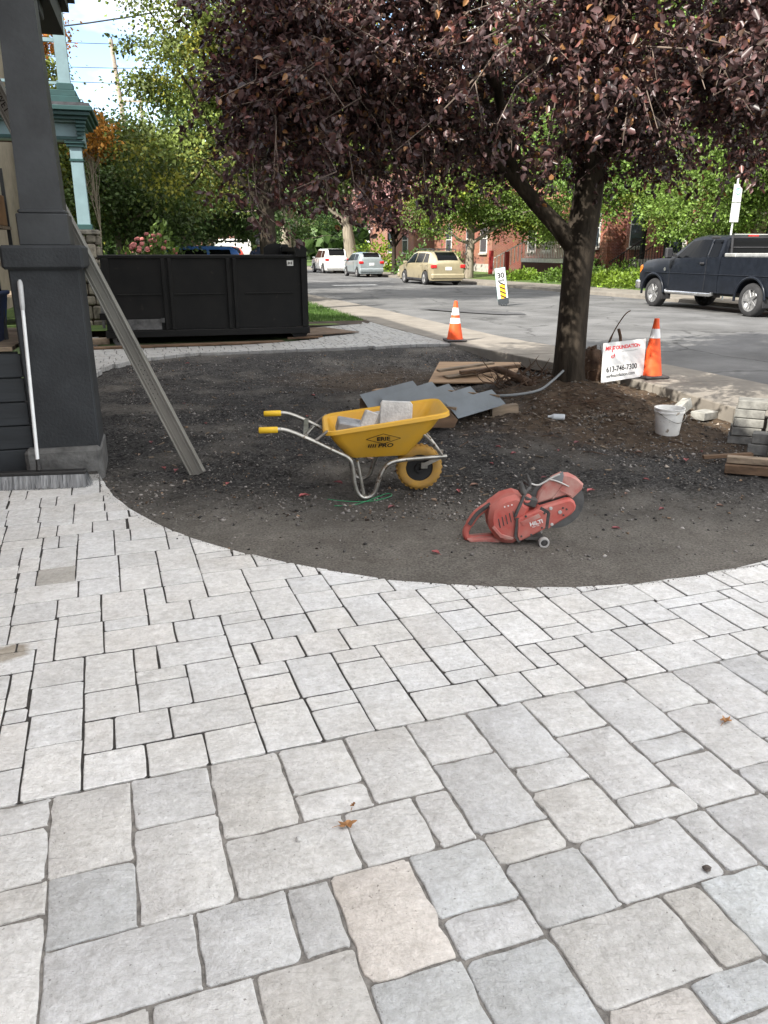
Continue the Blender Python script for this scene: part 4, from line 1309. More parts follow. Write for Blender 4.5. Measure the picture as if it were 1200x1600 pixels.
# ================================================================= TREES AND PLANTS
def leaves(name, P, D, size, m, parent, tint, wid=.5, fold=.25, fine=True):
    """one leaf per point: P base points, D direction of the midrib, folded blades"""
    N = len(P); D = D / (np.linalg.norm(D, axis=1, keepdims=True) + 1e-9)
    A = rng.normal(0, 1, (N, 3)); A[:, 2] += .4
    X = np.cross(D, A); X /= np.linalg.norm(X, axis=1, keepdims=True) + 1e-9
    U = np.cross(X, D); s = size[:, None]
    up = U * s * fold * wid
    if fine:
        l1 = P + D * s * .28 - X * s * wid * .5 + up; l2 = P + D * s * .68 - X * s * wid * .42 + up
        r1 = P + D * s * .28 + X * s * wid * .5 + up; r2 = P + D * s * .68 + X * s * wid * .42 + up
        tip = P + D * s - U * s * .12
        v = np.stack([P, l1, l2, tip, r2, r1], 1).reshape(-1, 3)
        f = (np.array([(0, 3, 2, 1), (0, 5, 4, 3)])[None] + 6 * np.arange(N)[:, None, None]).reshape(-1, 4); k = 6
    else:
        l = P + D * s * .45 - X * s * wid * .5 + up; r = P + D * s * .45 + X * s * wid * .5 + up; tip = P + D * s
        v = np.stack([P, l, tip, r], 1).reshape(-1, 3)
        f = (np.array([(0, 2, 1), (0, 3, 2)])[None] + 4 * np.arange(N)[:, None, None]).reshape(-1, 3); k = 4
    me = npmesh(name, v, f, np.repeat(tint, k, 0))
    return link(name, me, m, parent)
m_bark = mat('m_bark', (.018, .014, .010), .95, var=.4, scale=9, bump=.035, bscale=14, stretch=(1, 1, .22), col2=(.048, .038, .028), spec=.2)
m_bark2 = mat('m_bark_grey', (.16, .135, .10), .95, var=.35, scale=6, bump=.03, bscale=12, stretch=(1, 1, .2), col2=(.27, .235, .18))
m_twig = mat('m_twig', (.13, .10, .08), .9, var=.3, scale=8)
m_plum = mat('m_plum_leaf', (.072, .039, .038), .40, var=.25, scale=3, transl=.24, attr=True, spec=.5)
m_maple = mat('m_maple_leaf', (.085, .135, .028), .5, var=.2, scale=.8, transl=.30, attr=True, spec=.35)
m_lime = mat('m_lime_leaf', (.12, .19, .035), .5, var=.2, scale=.8, transl=.32, attr=True, spec=.35)
m_oliv = mat('m_olive_leaf', (.14, .18, .04), .55, var=.25, scale=.7, transl=.28, attr=True, spec=.35)
m_dark = mat('m_dark_leaf', (.06, .105, .03), .55, var=.2, scale=.8, transl=.25, attr=True, spec=.35)
m_oran = mat('m_orange_leaf', (.42, .20, .04), .55, var=.3, scale=1.2, transl=.35, attr=True, spec=.3)

def curve_pts(p, q, sag=0., n=5, wob=.0):
    p = np.array(p, float); q = np.array(q, float); o = []
    for k in range(n):
        t = k / (n - 1); c = p + (q - p) * t; c[2] += sag * math.sin(math.pi * t)
        if 0 < k < n - 1: c += np.array([random.gauss(0, wob) for _ in range(3)])
        o.append(c)
    return o

# ---- the purple leaved plum in the yard
plum = empty('plum_tree', 'large purple leaved tree with forked dark trunk rising from the bare yard', 'tree', (TR[0], TR[1], .02))
o3 = np.array([TR[0], TR[1], .02])
b = MB()
fork = np.array([2.62, 9.95, 2.02])
tr = [(2.36, 9.95, -.1), (2.36, 9.95, .05), (2.355, 9.95, .28), (2.35, 9.95, .7), (2.35, 9.95, 1.3), (2.36, 9.95, 1.8), (2.41, 9.93, 2.3), (2.45, 9.9, 2.9), (2.53, 9.85, 3.6), (2.62, 9.8, 4.4)]
rr = [.26, .215, .19, .180, .178, .185, .17, .15, .125, .10]
rings = []
for p, r in zip(tr, rr):
    ring = []
    for k in range(18):
        t = 2 * math.pi * k / 18; fl = 1 + .06 * math.sin(3 * t + p[2]) + .04 * math.sin(5 * t + 2 * p[2]) + (.14 * math.sin(5 * t + 1) ** 2 if p[2] < .1 else 0)
        ring.append((p[0] + math.cos(t) * r * fl - o3[0], p[1] + math.sin(t) * r * fl - o3[1], p[2] - o3[2]))
    rings.append(ring)
b.loft(rings); b.build('trunk', m_bark, plum, smooth=60)
limbs = [[(2.34, 9.93, 1.70), (2.10, 9.88, 1.96), (1.80, 9.80, 2.22), (1.50, 9.70, 2.50), (1.40, 9.6, 2.78), (1.22, 9.4, 3.4), (1.0, 9.1, 4.1)],
         [(1.50, 9.70, 2.50), (.9, 9.4, 2.9), (.2, 9.0, 3.2), (-.5, 8.6, 3.4), (-1.1, 8.2, 3.3)],
         [(2.43, 9.9, 2.55), (2.2, 9.3, 2.95), (1.8, 8.4, 3.3), (1.6, 7.2, 3.4)],
         [(2.45, 9.88, 2.8), (2.8, 9.2, 3.15), (3.1, 8.2, 3.2), (3.2, 7.2, 3.1)],
         [(2.5, 9.85, 3.2), (3.2, 9.8, 3.6), (3.9, 9.6, 3.6), (4.5, 9.3, 3.3)],
         [(2.53, 9.85, 3.6), (2.3, 9.9, 4.5), (2.1, 10.0, 5.6), (2.0, 9.9, 6.6)],
         [(1.22, 9.4, 3.4), (.5, 8.8, 4.1), (-.4, 8.4, 4.6), (-1.2, 8.2, 4.8)],
         [(1.50, 9.70, 2.50), (1.2, 10.3, 3.4), (.6, 11.0, 4.2)],
         [(1.0, 9.1, 4.1), (.9, 8.2, 4.5), (.8, 7.0, 4.5)],
         [(2.62, 9.8, 4.4), (3.4, 9.3, 5.1), (4.1, 8.9, 5.4)]]
lr = [.118, .065, .075, .07, .065, .085, .06, .055, .05, .06]
for ln, r in zip(limbs, lr):
    b = MB(); m = len(ln); b.tube([tuple(np.array(p) - o3) for p in ln], [r * (1 - .72 * k / (m - 1)) for k in range(m)], 10); b.build('limb', m_bark, plum, smooth=70)
lobes = [((-.35, 8.5, 2.9), (1.4, 1.8, 2.4), 1.3, 2.0), ((1.4, 8.5, 3.1), (2.6, 2.6, 3.9), 3.0, 2.5), ((1.3, 9.3, 3.6), (1.3, 1.3, 1.6), .55, 2.6), ((2.65, 8.3, 3.1), (1.2, 2.35, 2.9), 1.6, 2.45),
         ((-.9, 8.8, 4.1), (1.25, 1.9, 2.1), .7, 3.0), ((3.15, 9.0, 3.0), (.7, 1.2, .8), .2, 2.25), ((-.15, 8.7, 3.1), (.95, 1.7, 1.4), .5, 2.05)]
skel = []
for ln in limbs:
    for k in range(len(ln) - 1):
        for t in np.linspace(0, 1, 6): skel.append(np.array(ln[k]) * (1 - t) + np.array(ln[k + 1]) * t)
skel = np.array(skel)
tw = []; twigs = MB(); wsum = sum(l_[2] for l_ in lobes)
sub = []
for c, r, wgt, zmin in lobes:
    n = int(760 * wgt / wsum)
    while n > 0:
        d = rng.normal(0, 1, 3); d /= np.linalg.norm(d); q = np.array(c) + d * np.array(r) * rng.uniform(.25, 1) ** .45
        if q[2] < zmin or q[2] > 6.6: continue
        n -= 1; k = np.argmin(np.sum((skel - q) ** 2, 1)); sub.append((skel[k], q, np.array(c)))
tips = []; tdir = []
for i, (p, q, c) in enumerate(sub):
    pts = curve_pts(p, q, .12, 5, .08)
    twigs.tube([tuple(x - o3) for x in pts], [.012, .010, .008, .005, .003], 5, cap=False)
    for t in np.linspace(.25, 1, 9):
        k = min(int(t * 4), 3); u = t * 4 - k; base = pts[k] * (1 - u) + pts[k + 1] * u
        for _ in range(1):
            out = base - c; out /= np.linalg.norm(out) + 1e-6
            d = out * .5 + rng.normal(0, .6, 3) + np.array([0, 0, -.12]); d /= np.linalg.norm(d)
            tips.append(base); tdir.append(d)
LP, LD = [], []
for i, (p, d) in enumerate(zip(tips, tdir)):
    ln = rng.uniform(.2, .5); e = p + d * ln + np.array([0, 0, -.08 * ln])
    if i % 2 == 0: twigs.tube([tuple(p - o3), tuple((p + e) / 2 - o3), tuple(e - o3)], [.005, .004, .002], 4, cap=False)
    n = rng.integers(13, 22)
    for t in np.linspace(.1, 1, n):
        a = rng.normal(0, 1, 3); ld = d * .8 + a * .75 + np.array([0, 0, -.28]); LP.append(p + (e - p) * t + rng.normal(0, .025, 3)); LD.append(ld)
twigs.build('twig', m_twig, plum)
LP = np.array(LP); LD = np.array(LD); N = len(LP)
tint = np.clip(rng.normal(1, .38, (N, 1)), .3, 2.1) * np.array([[1, 1, 1]])
x = rng.random(N); br = x < .035; tint[br] = np.array([3.6, 3.2, 1.2]) * rng.uniform(.6, 1.2, (br.sum(), 1)); rd = (x > .04) & (x < .16); tint[rd] *= np.array([2.0, 1.5, 1.3]); gr = (x > .2) & (x < .28); tint[gr] *= np.array([1.5, 1.6, 1.1])
leaves('crown', LP - o3, LD, rng.choice([.8, 1, 1, 1.25], N) * rng.uniform(.045, .076, N), m_plum, plum, tint, .58, .2)
print('plum leaves', N)

def tree(name, label, foot, trunk_h, r0, lobes, m, nclump, per, lsize, tintbase=(1, 1, 1), spread=.45, bark=None, lean=(0, 0), fine=False, group=None, tvar=.25):
    """foot: base point; lobes: (centre, radii) relative to foot; leaf clumps spread through the lobes"""
    t = empty(name, label, 'tree', foot, 0, group); bark = bark or m_bark2
    b = MB(); top = np.array([lean[0], lean[1], trunk_h])
    pts = [top * k / 6. + np.array([random.gauss(0, .03), random.gauss(0, .03), 0]) for k in range(7)]
    b.tube([(0, 0, -.4)] + [tuple(p) for p in pts], [r0 * 1.35] + [r0 * (1.15 if k == 0 else 1 - .09 * k) for k in range(7)], 12); b.build('trunk', bark, t, smooth=60)
    vol = [l_[1][0] * l_[1][1] * l_[1][2] for l_ in lobes]; C = []; 
    for (c, r), v in zip(lobes, vol):
        n = max(4, int(nclump * v / sum(vol)))
        for _ in range(n):
            d = rng.normal(0, 1, 3); d /= np.linalg.norm(d); C.append(np.array(c) + d * np.array(r) * rng.uniform(.3, 1) ** .7)
    b = MB(); hub = pts[-1]
    for c in C[::max(1, len(C) // 22)]:
        k = random.randint(3, 6); b.tube([tuple(q) for q in curve_pts(pts[k], c, .2, 5, .12)], [r0 * .42, r0 * .3, r0 * .2, r0 * .12, r0 * .05], 6)
    b.build('branch', bark, t, smooth=60)
    C = np.array(C); rad = rng.uniform(.7, 1.35, len(C)) * spread
    P = np.repeat(C, per, 0) + rng.normal(0, 1, (len(C) * per, 3)) * np.repeat(rad, per)[:, None] * np.array([1, 1, .55])
    D = (P - np.repeat(C, per, 0)) + rng.normal(0, .35, P.shape) + np.array([0, 0, -.25])
    cl = np.repeat(np.clip(rng.normal(1, tvar, (len(C), 1)), .55, 1.6), per, 0) * np.clip(rng.normal(1, .2, (len(P), 1)), .5, 1.6) * np.array([tintbase])
    yl = np.repeat(rng.random(len(C)) < .12, per); cl[yl] *= np.array([1.5, 1.15, .8])
    leaves('crown', P, D, rng.uniform(.7, 1.3, len(P)) * lsize, m, t, cl, .75, .2, fine)
    return t
# big maple over the dumpster
tree('maple_tree', 'big green and yellowing maple whose thick trunk stands behind the dumpster', S(3.6, 25.5, .1), 5.5, .33,
     [((-2.2, .6, 6.7), (1.9, 2.6, 1.9)), ((.5, 0, 8.3), (4.0, 3.6, 3.4)), ((-2.3, .4, 4.5), (2.4, 2.6, 1.5)), ((2.2, 0, 5.2), (3.0, 2.6, 1.8))],
     m_oliv, 330, 200, .115, (1, 1, 1), .36, m_bark, (-.3, 0))
tree('maple_tree', 'dark leafy maple between the utility poles and the big maple', S(1.2, 36, .1), 3.4, .28,
     [((0, 0, 4.6), (3.4, 3.0, 2.6)), ((-2.0, 0, 3.6), (2.2, 2.2, 1.8)), ((2.6, 0, 4.0), (2.8, 2.4, 2.0)), ((1.5, 0, 6.6), (2.2, 2.4, 1.6))], m_dark, 260, 140, .15, (1.05, 1.05, 1), .45)
tree('maple_tree', 'grey green tree standing just beyond the teal porch', S(-1.2, 31.5, .1), 3, .18,
     [((0, 0, 3.7), (1.9, 2.0, 1.9)), ((1.6, 0, 3.0), (1.6, 1.6, 1.5)), ((-.6, 0, 5.0), (1.1, 1.3, 1.2))], m_dark, 170, 100, .14, (1.5, 1.35, 1.4), .38)
tree('maple_tree', 'tall slim tree turning yellow behind the teal balcony', S(-2.9, 32, .1), 6, .2,
     [((-.5, 0, 6.8), (.6, 1.1, 2.2)), ((.3, 0, 4.6), (1.1, 1.3, 1.7))], m_oliv, 100, 100, .14, (1.25, 1.15, .95), .32)
tree('maple_tree', 'small autumn maple with orange leaves beside the teal cornice', S(-1.5, 25.4, .1), 4.4, .03,
     [((.1, 0, 4.75), (.5, .6, .7)), ((-.9, .3, 7.6), (.3, .5, .9))], m_oran, 34, 70, .11, (1, 1, 1), .2)
for (a_, q_, hh, sp_, mm, lb) in [(-1.0, 58, 8, 4.2, m_dark, 'dark tree far down the street above the blue car'), (4.4, 62, 9, 4.4, m_dark, 'dark street tree far down the street above the white van'),
                         (-8, 66, 10, 5, m_oliv, 'olive tree far behind the teal house'), (9.5, 105, 12, 7, m_dark, 'distant dark tree closing the end of the street'),
                         (1.5, 110, 13, 7, m_oliv, 'distant olive tree behind the white van'), (18, 108, 13, 7, m_dark, 'distant tree above the white pickup')]:
    tree('street_tree', lb, S(a_, q_, .1), hh * .45, .3, [((0, 0, hh * .62), (sp_ * .8, sp_ * .8, hh * .36)), ((sp_ * .5, 0, hh * .45), (sp_ * .55, sp_ * .5, hh * .25)), ((-sp_ * .5, .4, hh * .5), (sp_ * .55, sp_ * .5, hh * .28))],
         mm, 120, 70, .32, (1, 1, 1), .7)
# trees across the street
tree('maple_tree', 'bright sunlit maple crown hanging over the black pickup truck', S(21.5, 25.5, .35), 4.5, .3,
     [((0, 0, 5.6), (3.2, 3.6, 2.4)), ((-1.4, 2.2, 2.9), (2.2, 2.8, 1.4)), ((-.8, 5.4, 3.4), (1.8, 1.8, 1.2)), ((-.4, -2.4, 3.8), (3.0, 2.8, 2.0)), ((0, -1, 8.3), (3.4, 3.6, 2.2)), ((-1.5, -3.5, 5.8), (2.2, 2.2, 2.2)), ((-1.0, 3.8, 5.4), (2.2, 2.2, 1.6))],
     m_lime, 480, 190, .115, (1, 1, 1), .36)
tree('maple_tree', 'street tree with pale thick trunk beyond the plum trunk', S(19.2, 34.2, .3), 4.8, .36,
     [((0, 0, 6.2), (3.0, 3.0, 2.4)), ((.3, -1.6, 4.6), (2.2, 2.0, 1.2)), ((-1.2, 1.5, 5.0), (2.0, 2.0, 1.4)), ((.8, -2.8, 3.6), (1.8, 1.6, 1.1)), ((.6, 2.6, 3.8), (1.6, 1.6, 1.0))], m_lime, 230, 170, .125, (.95, 1, 1), .36)
tree('maple_tree', 'leafy green maple before the brick house above the gold wagon', S(16.9, 42.5, .3), 3.6, .26,
     [((0, 0, 4.6), (3.0, 2.6, 1.9)), ((-1.6, 0, 3.2), (2.0, 1.8, 1.1)), ((1.8, -.6, 3.3), (2.2, 2.0, 1.2)), ((3.6, -1.4, 3.0), (1.9, 1.8, 1.2)), ((4.2, 2.4, 3.2), (1.7, 1.7, 1.2)), ((0, 0, 7), (2.6, 2.4, 1.8))], m_maple, 250, 170, .13, (1.25, 1.25, 1), .36)
tree('plum_tree', 'distant purple leaved tree between the hatchback and the gold wagon', S(15.6, 53, .3), 3.2, .18, [((0, 0, 4.4), (2.6, 2.2, 1.5)), ((1.2, -.5, 3.4), (1.3, 1.2, .8))], m_plum, 110, 70, .2, (2.4, 2.2, 2.2), .45, m_bark)
tree('street_tree', 'leaning grey trunk tree behind the silver hatchback', S(14.9, 62, .3), 6, .55, [((0, 0, 8.5), (4, 4, 3)), ((-2, 0, 7), (3, 3, 2))], m_maple, 130, 70, .32, (.9, .9, .9), .7, None, (-.7, 0))
tree('street_tree', 'far trunk and crown behind the dumpster end plate', S(12.2, 78, .3), 6, .7, [((0, 0, 8.5), (5, 4, 3.4))], m_dark, 110, 70, .36, (1, 1, 1), .8)
tree('street_tree', 'sunlit tree behind the brick houses above the pickup', S(31, 44, .3), 7, .4, [((0, 0, 11), (5, 6, 4)), ((0, -6, 10), (5, 5, 4)), ((0, 1, 16), (5, 6, 4)), ((0, 8, 14), (4, 5, 4))], m_lime, 300, 110, .26, (.95, 1, 1), .7)
tree('street_tree', 'green tree behind the middle brick house', S(30, 62, .3), 7, .4, [((0, 0, 11), (6, 7, 4.5)), ((-3, 5, 8), (4, 5, 4)), ((0, 0, 17), (6, 7, 4.5)), ((-2, 8, 14), (5, 5, 4.5))], m_maple, 300, 110, .30, (1, 1, 1), .8)
# a far wood closes the view behind everything
N = 26000
th = rng.uniform(R(52), R(150), N); rd_ = rng.uniform(130, 175, N); hh = rng.uniform(0, 1, N) ** 1.1 * (13 + 5 * np.sin(th * 17) + 3 * np.sin(th * 41))
P = np.stack([np.cos(th) * rd_, np.sin(th) * rd_, hh], 1); D = rng.normal(0, 1, (N, 3))
o = leaves('wood', P, D, rng.uniform(1.6, 2.8, N), m_dark, None, np.clip(rng.normal(1, .3, (N, 1)), .5, 1.8) * np.array([[1, 1, .9]]), .8, .2, False)
tag(o, 'far green wood closing the view at the end of the street', 'wood', kind='stuff')

def bush(name, label, foot, r, m, n, ls, tint=(1, 1, 1), cat='bush', group=None, flowers=None):
    t = empty(name, label, cat, foot, 0, group)
    d = rng.normal(0, 1, (n, 3)); d[:, 2] = np.abs(d[:, 2]); d /= np.linalg.norm(d, axis=1, keepdims=True)
    P = d * np.array(r) * rng.uniform(.35, 1.08, (n, 1)); 
    lump = 1 + .18 * np.sin(5 * P[:, :1] / r[0] + 2 * P[:, 1:2] / r[1])
    P *= lump
    leaves('foliage', P, d + rng.normal(0, .5, d.shape), rng.uniform(.7, 1.3, n) * ls, m, t, np.clip(rng.normal(1, .3, (n, 1)), .4, 1.8) * np.array([tint]), .7, .2, False)
    b = MB()
    for k in range(5): 
        q = random.uniform(0, 6.28); b.tube([(0, 0, -.05), (math.cos(q) * r[0] * .3, math.sin(q) * r[1] * .3, r[2] * .5), (math.cos(q) * r[0] * .6, math.sin(q) * r[1] * .6, r[2] * .8)], [.02, .014, .006], 5)
    b.build('stem', m_bark, t)
    if flowers:
        k = flowers[1]; d = rng.normal(0, 1, (k, 3)); d[:, 2] = np.abs(d[:, 2]) + .3; d /= np.linalg.norm(d, axis=1, keepdims=True); b = MB()
        for q in d:
            c = q * np.array(r) * 1.03
            b.lathe([(.012, -.03), (.05, -.02), (.058, .015), (.035, .045), (.006, .05)], 8, Matrix.Translation(c) @ Vector((0, 0, 1)).rotation_difference(Vector(q)).to_matrix().to_4x4())
        b.build('blossom', flowers[0], t)
    return t
m_pinkfl = mat('m_pink_flower', (.30, .10, .09), .8, var=.35, scale=9)
bush('hydrangea', 'round green bush with dusty pink blossoms behind the dumpster', S(-.05, 19.2, .1), (.85, .8, 1.93), m_maple, 2600, .13, (1.1, 1.1, 1), flowers=(m_pinkfl, 90))
bush('shrub', 'dark evergreen shrub beside the grey stone porch pier', S(-2.0, 21.2, .1), (.7, .7, 1.9), m_dark, 1500, .12)
k = 0
for (a_, q_, r_, m_, tn, lb) in [(18.6, 31.0, (1.0, 1.5, .55), m_lime, (1.15, 1.1, .6), 'yellow green low bush in the bed before the ramp'),
        (18.9, 35.5, (1.1, 1.8, .6), m_maple, (1.2, 1.3, 1), 'low green plants beside the pale tree trunk'), (18.2, 38.4, (1.0, 1.4, .5), m_lime, (1.1, 1.1, .7), 'yellowish ground plants right of the gold wagon'),
        (20.6, 33, (1.0, 1.5, .9), m_lime, (1, 1.05, .9), 'leafy green shrub before the black stair railing'), (18.7, 29, (1.0, 1.4, .6), m_lime, (1.2, 1.15, .7), 'bright plants in the bed behind the plum trunk'),
        (16.6, 51, (1.2, 1.8, 1.5), m_dark, (1.2, 1.3, 1.1), 'dark bush between the hatchback and the gold wagon'), (17.5, 47.5, (1.0, 1.4, 1.2), m_maple, (1.1, 1.1, 1), 'green bush behind the gold wagon roof'),
        (16.3, 60, (1.6, 2.2, 2.3), m_lime, (1.3, 1.2, .5), 'tall yellow green shrub behind the silver hatchback'), (15.6, 66, (1.5, 2, 1.3), m_lime, (1.3, 1.25, .6), 'bright yellow bush beside the white pickup'),
        (21.0, 36.8, (.9, 1.2, 1.1), m_maple, (1, 1.1, 1), 'shrub at the foot of the stair railing'), (20.6, 29.6, (.9, 1.3, 1.0), m_maple, (1.1, 1.2, 1), 'green shrub under the porch railing')]:
    bush('shrub', lb, S(a_, q_, .3), r_, m_, 1100, .15 if q_ < 45 else .22, tn)

# ================================================================= BUILDINGS ON OUR SIDE
m_stucco = mat('m_grey_stucco', (.034, .037, .040), .85, var=.14, scale=3, bump=.006, bscale=45, spec=.3)
m_rawc = mat('m_raw_concrete', (.11, .11, .107), .95, var=.35, scale=5, bump=.01, bscale=30)
m_greyp = mat('m_grey_paint', (.034, .037, .040), .55, var=.2, scale=2.5, bump=.0015, bscale=30)
m_blackp = mat('m_black_paint', (.012, .014, .015), .6, var=.2, scale=3)
m_skirt = mat('m_skirt_board', (.024, .028, .032), .6, var=.15, scale=3, bump=.002, bscale=20, stretch=(.3, 1, 3))
m_oldwood = mat('m_old_wood', (.22, .17, .12), .9, var=.3, scale=5, stretch=(.4, 3, 3), bump=.003, bscale=30)
m_brickg = brickmat('m_house_brick', (.16, .07, .05), (.22, .10, .07), (.25, .23, .21))
m_shingle = mat('m_shingle', (.05, .05, .055), .95, var=.3, scale=6)
class Loc:                              # boxes given in street coordinates, stored relative to a thing's origin
    def __init__(s, a, b_, z=0.): s.a, s.b, s.z = a, b_, z
    def bx(s, mb, a0, a1, b0, b1, z0, z1, ch=0.):
        return mb.box(((a0 + a1) / 2 - s.a, (b0 + b1) / 2 - s.b, (z0 + z1) / 2 - s.z), (a1 - a0, b1 - b0, z1 - z0), ch=ch)
    def p(s, a, b_, z): return (a - s.a, b_ - s.b, z - s.z)
    def part(s, name, m, par, *boxes, ch=0., smooth=0):
        mb = MB()
        for q in boxes: s.bx(mb, *q, ch=ch)
        return mb.build(name, m, par, smooth)
H0 = Loc(-3.3, 8.0)
house = empty('house', 'house with dark grey stucco porch piers and tapered columns beside the paving', 'house', S(-3.3, 8.0), PH)
def tapered(mb, loc, ca, cb, h0, h1, z0, z1, n=1, jit=0.):
    r = [[(sx * h + ca - loc.a, sy * h + cb - loc.b, z - loc.z) for sx, sy in ((-1, -1), (1, -1), (1, 1), (-1, 1))] for h, z in ((h0, z0), (h1, z1))]
    mb.loft(r)
for i, pb in enumerate((6.85, 8.1)):
    ca = -.81 - .12 * i
    b = MB(); H0.bx(b, ca - .25, ca + .25, pb - .25, pb + .25, -.12, 1.585, ch=.012); pier = b.build('pier', m_stucco, house)
    b = MB(); H0.bx(b, ca - .285, ca + .292, pb - .295, pb + .295, 1.572, 1.745, ch=.02); b.build('cap', m_stucco, pier)
    b = MB(); H0.bx(b, ca - .32, ca + .262, pb - .31, pb + .30, -.12, .20, ch=.03); b.build('plinth', m_rawc, pier)
    b = MB(); H0.bx(b, ca - .155, ca + .205, pb - .18, pb + .18, 1.743, 1.97, ch=.008); H0.bx(b, ca - .14, ca + .19, pb - .165, pb + .165, 1.969, 2.0, ch=.01)
    col = b.build('column_base', m_greyp, house)
    b = MB(); tapered(b, H0, ca + .028, pb, .150, .120, 1.99, 3.62); b.build('column', m_greyp, house)
    b = MB(); H0.bx(b, ca - .13, ca + .19, pb - .16, pb + .16, 3.60, 3.70, ch=.01); b.build('capital', m_greyp, house)
H0.part('beam', m_blackp, house, (-.93, -.66, 6.5, 9.2, 3.702, 3.93), (-3.3, -.932, 6.6, 6.85, 3.702, 3.93))
H0.part('roof', m_blackp, house, (-3.9, -.60, 6.25, 9.35, 3.935, 4.03), (-3.9, -.54, 6.2, 9.42, 4.032, 4.3))
b = MB(); b.add([H0.p(-3.9, 6.2, 4.9), H0.p(-.5, 6.14, 4.302), H0.p(-.5, 9.48, 4.302), H0.p(-3.9, 9.48, 4.9)], [(0, 1, 2, 3)]); b.build('porch_shingles', m_shingle, house)
for k in range(5):                      # skirt boards under the deck, each a board
    z = .0 + k * .19; H0.part('skirt_board', m_skirt, house, (-3.6, -1.07, 6.66, 6.685, z + .004, z + .184), ch=.004)
H0.part('dark_backing', m_blackp, house, (-3.6, -1.1, 6.70, 6.75, -.1, .955))  # black sheet added behind the skirt boards, stands for the dark under the deck
for k in range(12):
    H0.part('deck_plank', m_oldwood, house, (-3.3, -.98 if k > 2 else -1.12, 6.66 + k * .145, 6.80 + k * .145, .965, 1.0), ch=.004)
b = MB(); H0.bx(b, -12, -3.3, -9, 14.2, -.1, 7.45); wall = b.build('wall', m_brickg, house)
for k in range(4):
    for zz in (1.6, 5.2):
        fr_ = H0.part('window', m_greyp, house, (-3.31, -3.24, -7 + k * 3.4, -5.8 + k * 3.4, zz, zz + 1.7))
        H0.part('pane', glass('m_pane_own', (.02, .025, .03)), fr_, (-3.25, -3.232, -6.93 + k * 3.4, -5.87 + k * 3.4, zz + .07, zz + 1.63))
b = MB(); e = [H0.p(-2.9, -9.4, 7.5), H0.p(-2.9, 14.5, 7.5), H0.p(-7.6, 14.5, 10.2), H0.p(-7.6, -9.4, 10.2), H0.p(-12.4, -9.4, 7.5), H0.p(-12.4, 14.5, 7.5)]
e2 = [(x, y, z + .25) for x, y, z in e]; b.add(e + e2, [(6, 7, 8, 9), (9, 8, 11, 10), (0, 3, 2, 1), (3, 4, 5, 2), (0, 1, 7, 6), (4, 10, 11, 5), (0, 6, 9, 3), (3, 9, 10, 4), (1, 2, 8, 7), (2, 5, 11, 8)]); b.build('main_roof', m_shingle, house)

# ---- things on the porch
m_bluebin = mat('m_blue_plastic', (.012, .035, .12), .5, var=.1)
b = MB(); b.loft([[(-.15, -.2, 0), (.15, -.2, 0), (.15, .2, 0), (-.15, .2, 0)], [(-.2, -.26, .36), (.2, -.26, .36), (.2, .26, .36), (-.2, .26, .36)]])
bin_ = empty('recycling_bin', 'blue plastic recycling bin standing on the porch deck by the grey pier', 'bin', S(-1.42, 7.15, 1.0), PH)
b.build('tub', m_bluebin, bin_); b = MB(); b.box((0, 0, .375), (.44, .56, .035), ch=.01); b.build('rim', m_bluebin, bin_)
m_card = mat('m_cardboard', (.23, .13, .06), .9, var=.1, scale=4)
def carton(lb, a, q, z, d, rz=0.):
    t = empty('cardboard_box', lb, 'box', S(a, q, z), PH + rz); b = MB(); b.box((0, 0, d[2] / 2), d, ch=.004); b.build('carton', m_card, t)
    b = MB(); b.box((0, 0, d[2] + .0015), (.05, d[1] * .98, .002)); b.build('tape', mat('m_tape', (.3, .24, .15), .4), t); return t
m_shelf = mat('m_shelf_red', (.30, .05, .05), .6); m_paper = mat('m_paper', (.5, .48, .44), .8)
t = empty('shelf_rack', 'open metal rack holding boxes on the porch behind the column', 'rack', S(-1.55, 7.7, 1.0), PH)
for x in (-.3, .3):
    for y in (-.45, .45): b = MB(); b.box((x, y, .7), (.03, .03, 1.4)); b.build('post', m_greyp, t)
for z in (.60, .90): b = MB(); b.box((0, 0, z), (.64, .95, .025)); b.build('shelf', m_oldwood, t)
carton('large brown carton on the upper shelf of the porch rack', -1.50, 7.62, 1.913, (.55, .7, .25)); carton('small opened carton on the lower shelf of the porch rack', -1.42, 7.4, 1.613, (.3, .28, .22))
b = MB(); b.box((0, 0, .12), (.3, .3, .24), ch=.01); o = b.build('folded_textile', m_shelf, None, loc=S(-1.45, 7.12, 1.39), rz=PH)
tag(o, 'red and white folded cloth heaped over the blue bin', 'cloth'); b = MB(); b.box((0.02, 0, .265), (.26, .26, .05), ch=.02); b.build('paper_sheet', m_paper, o)

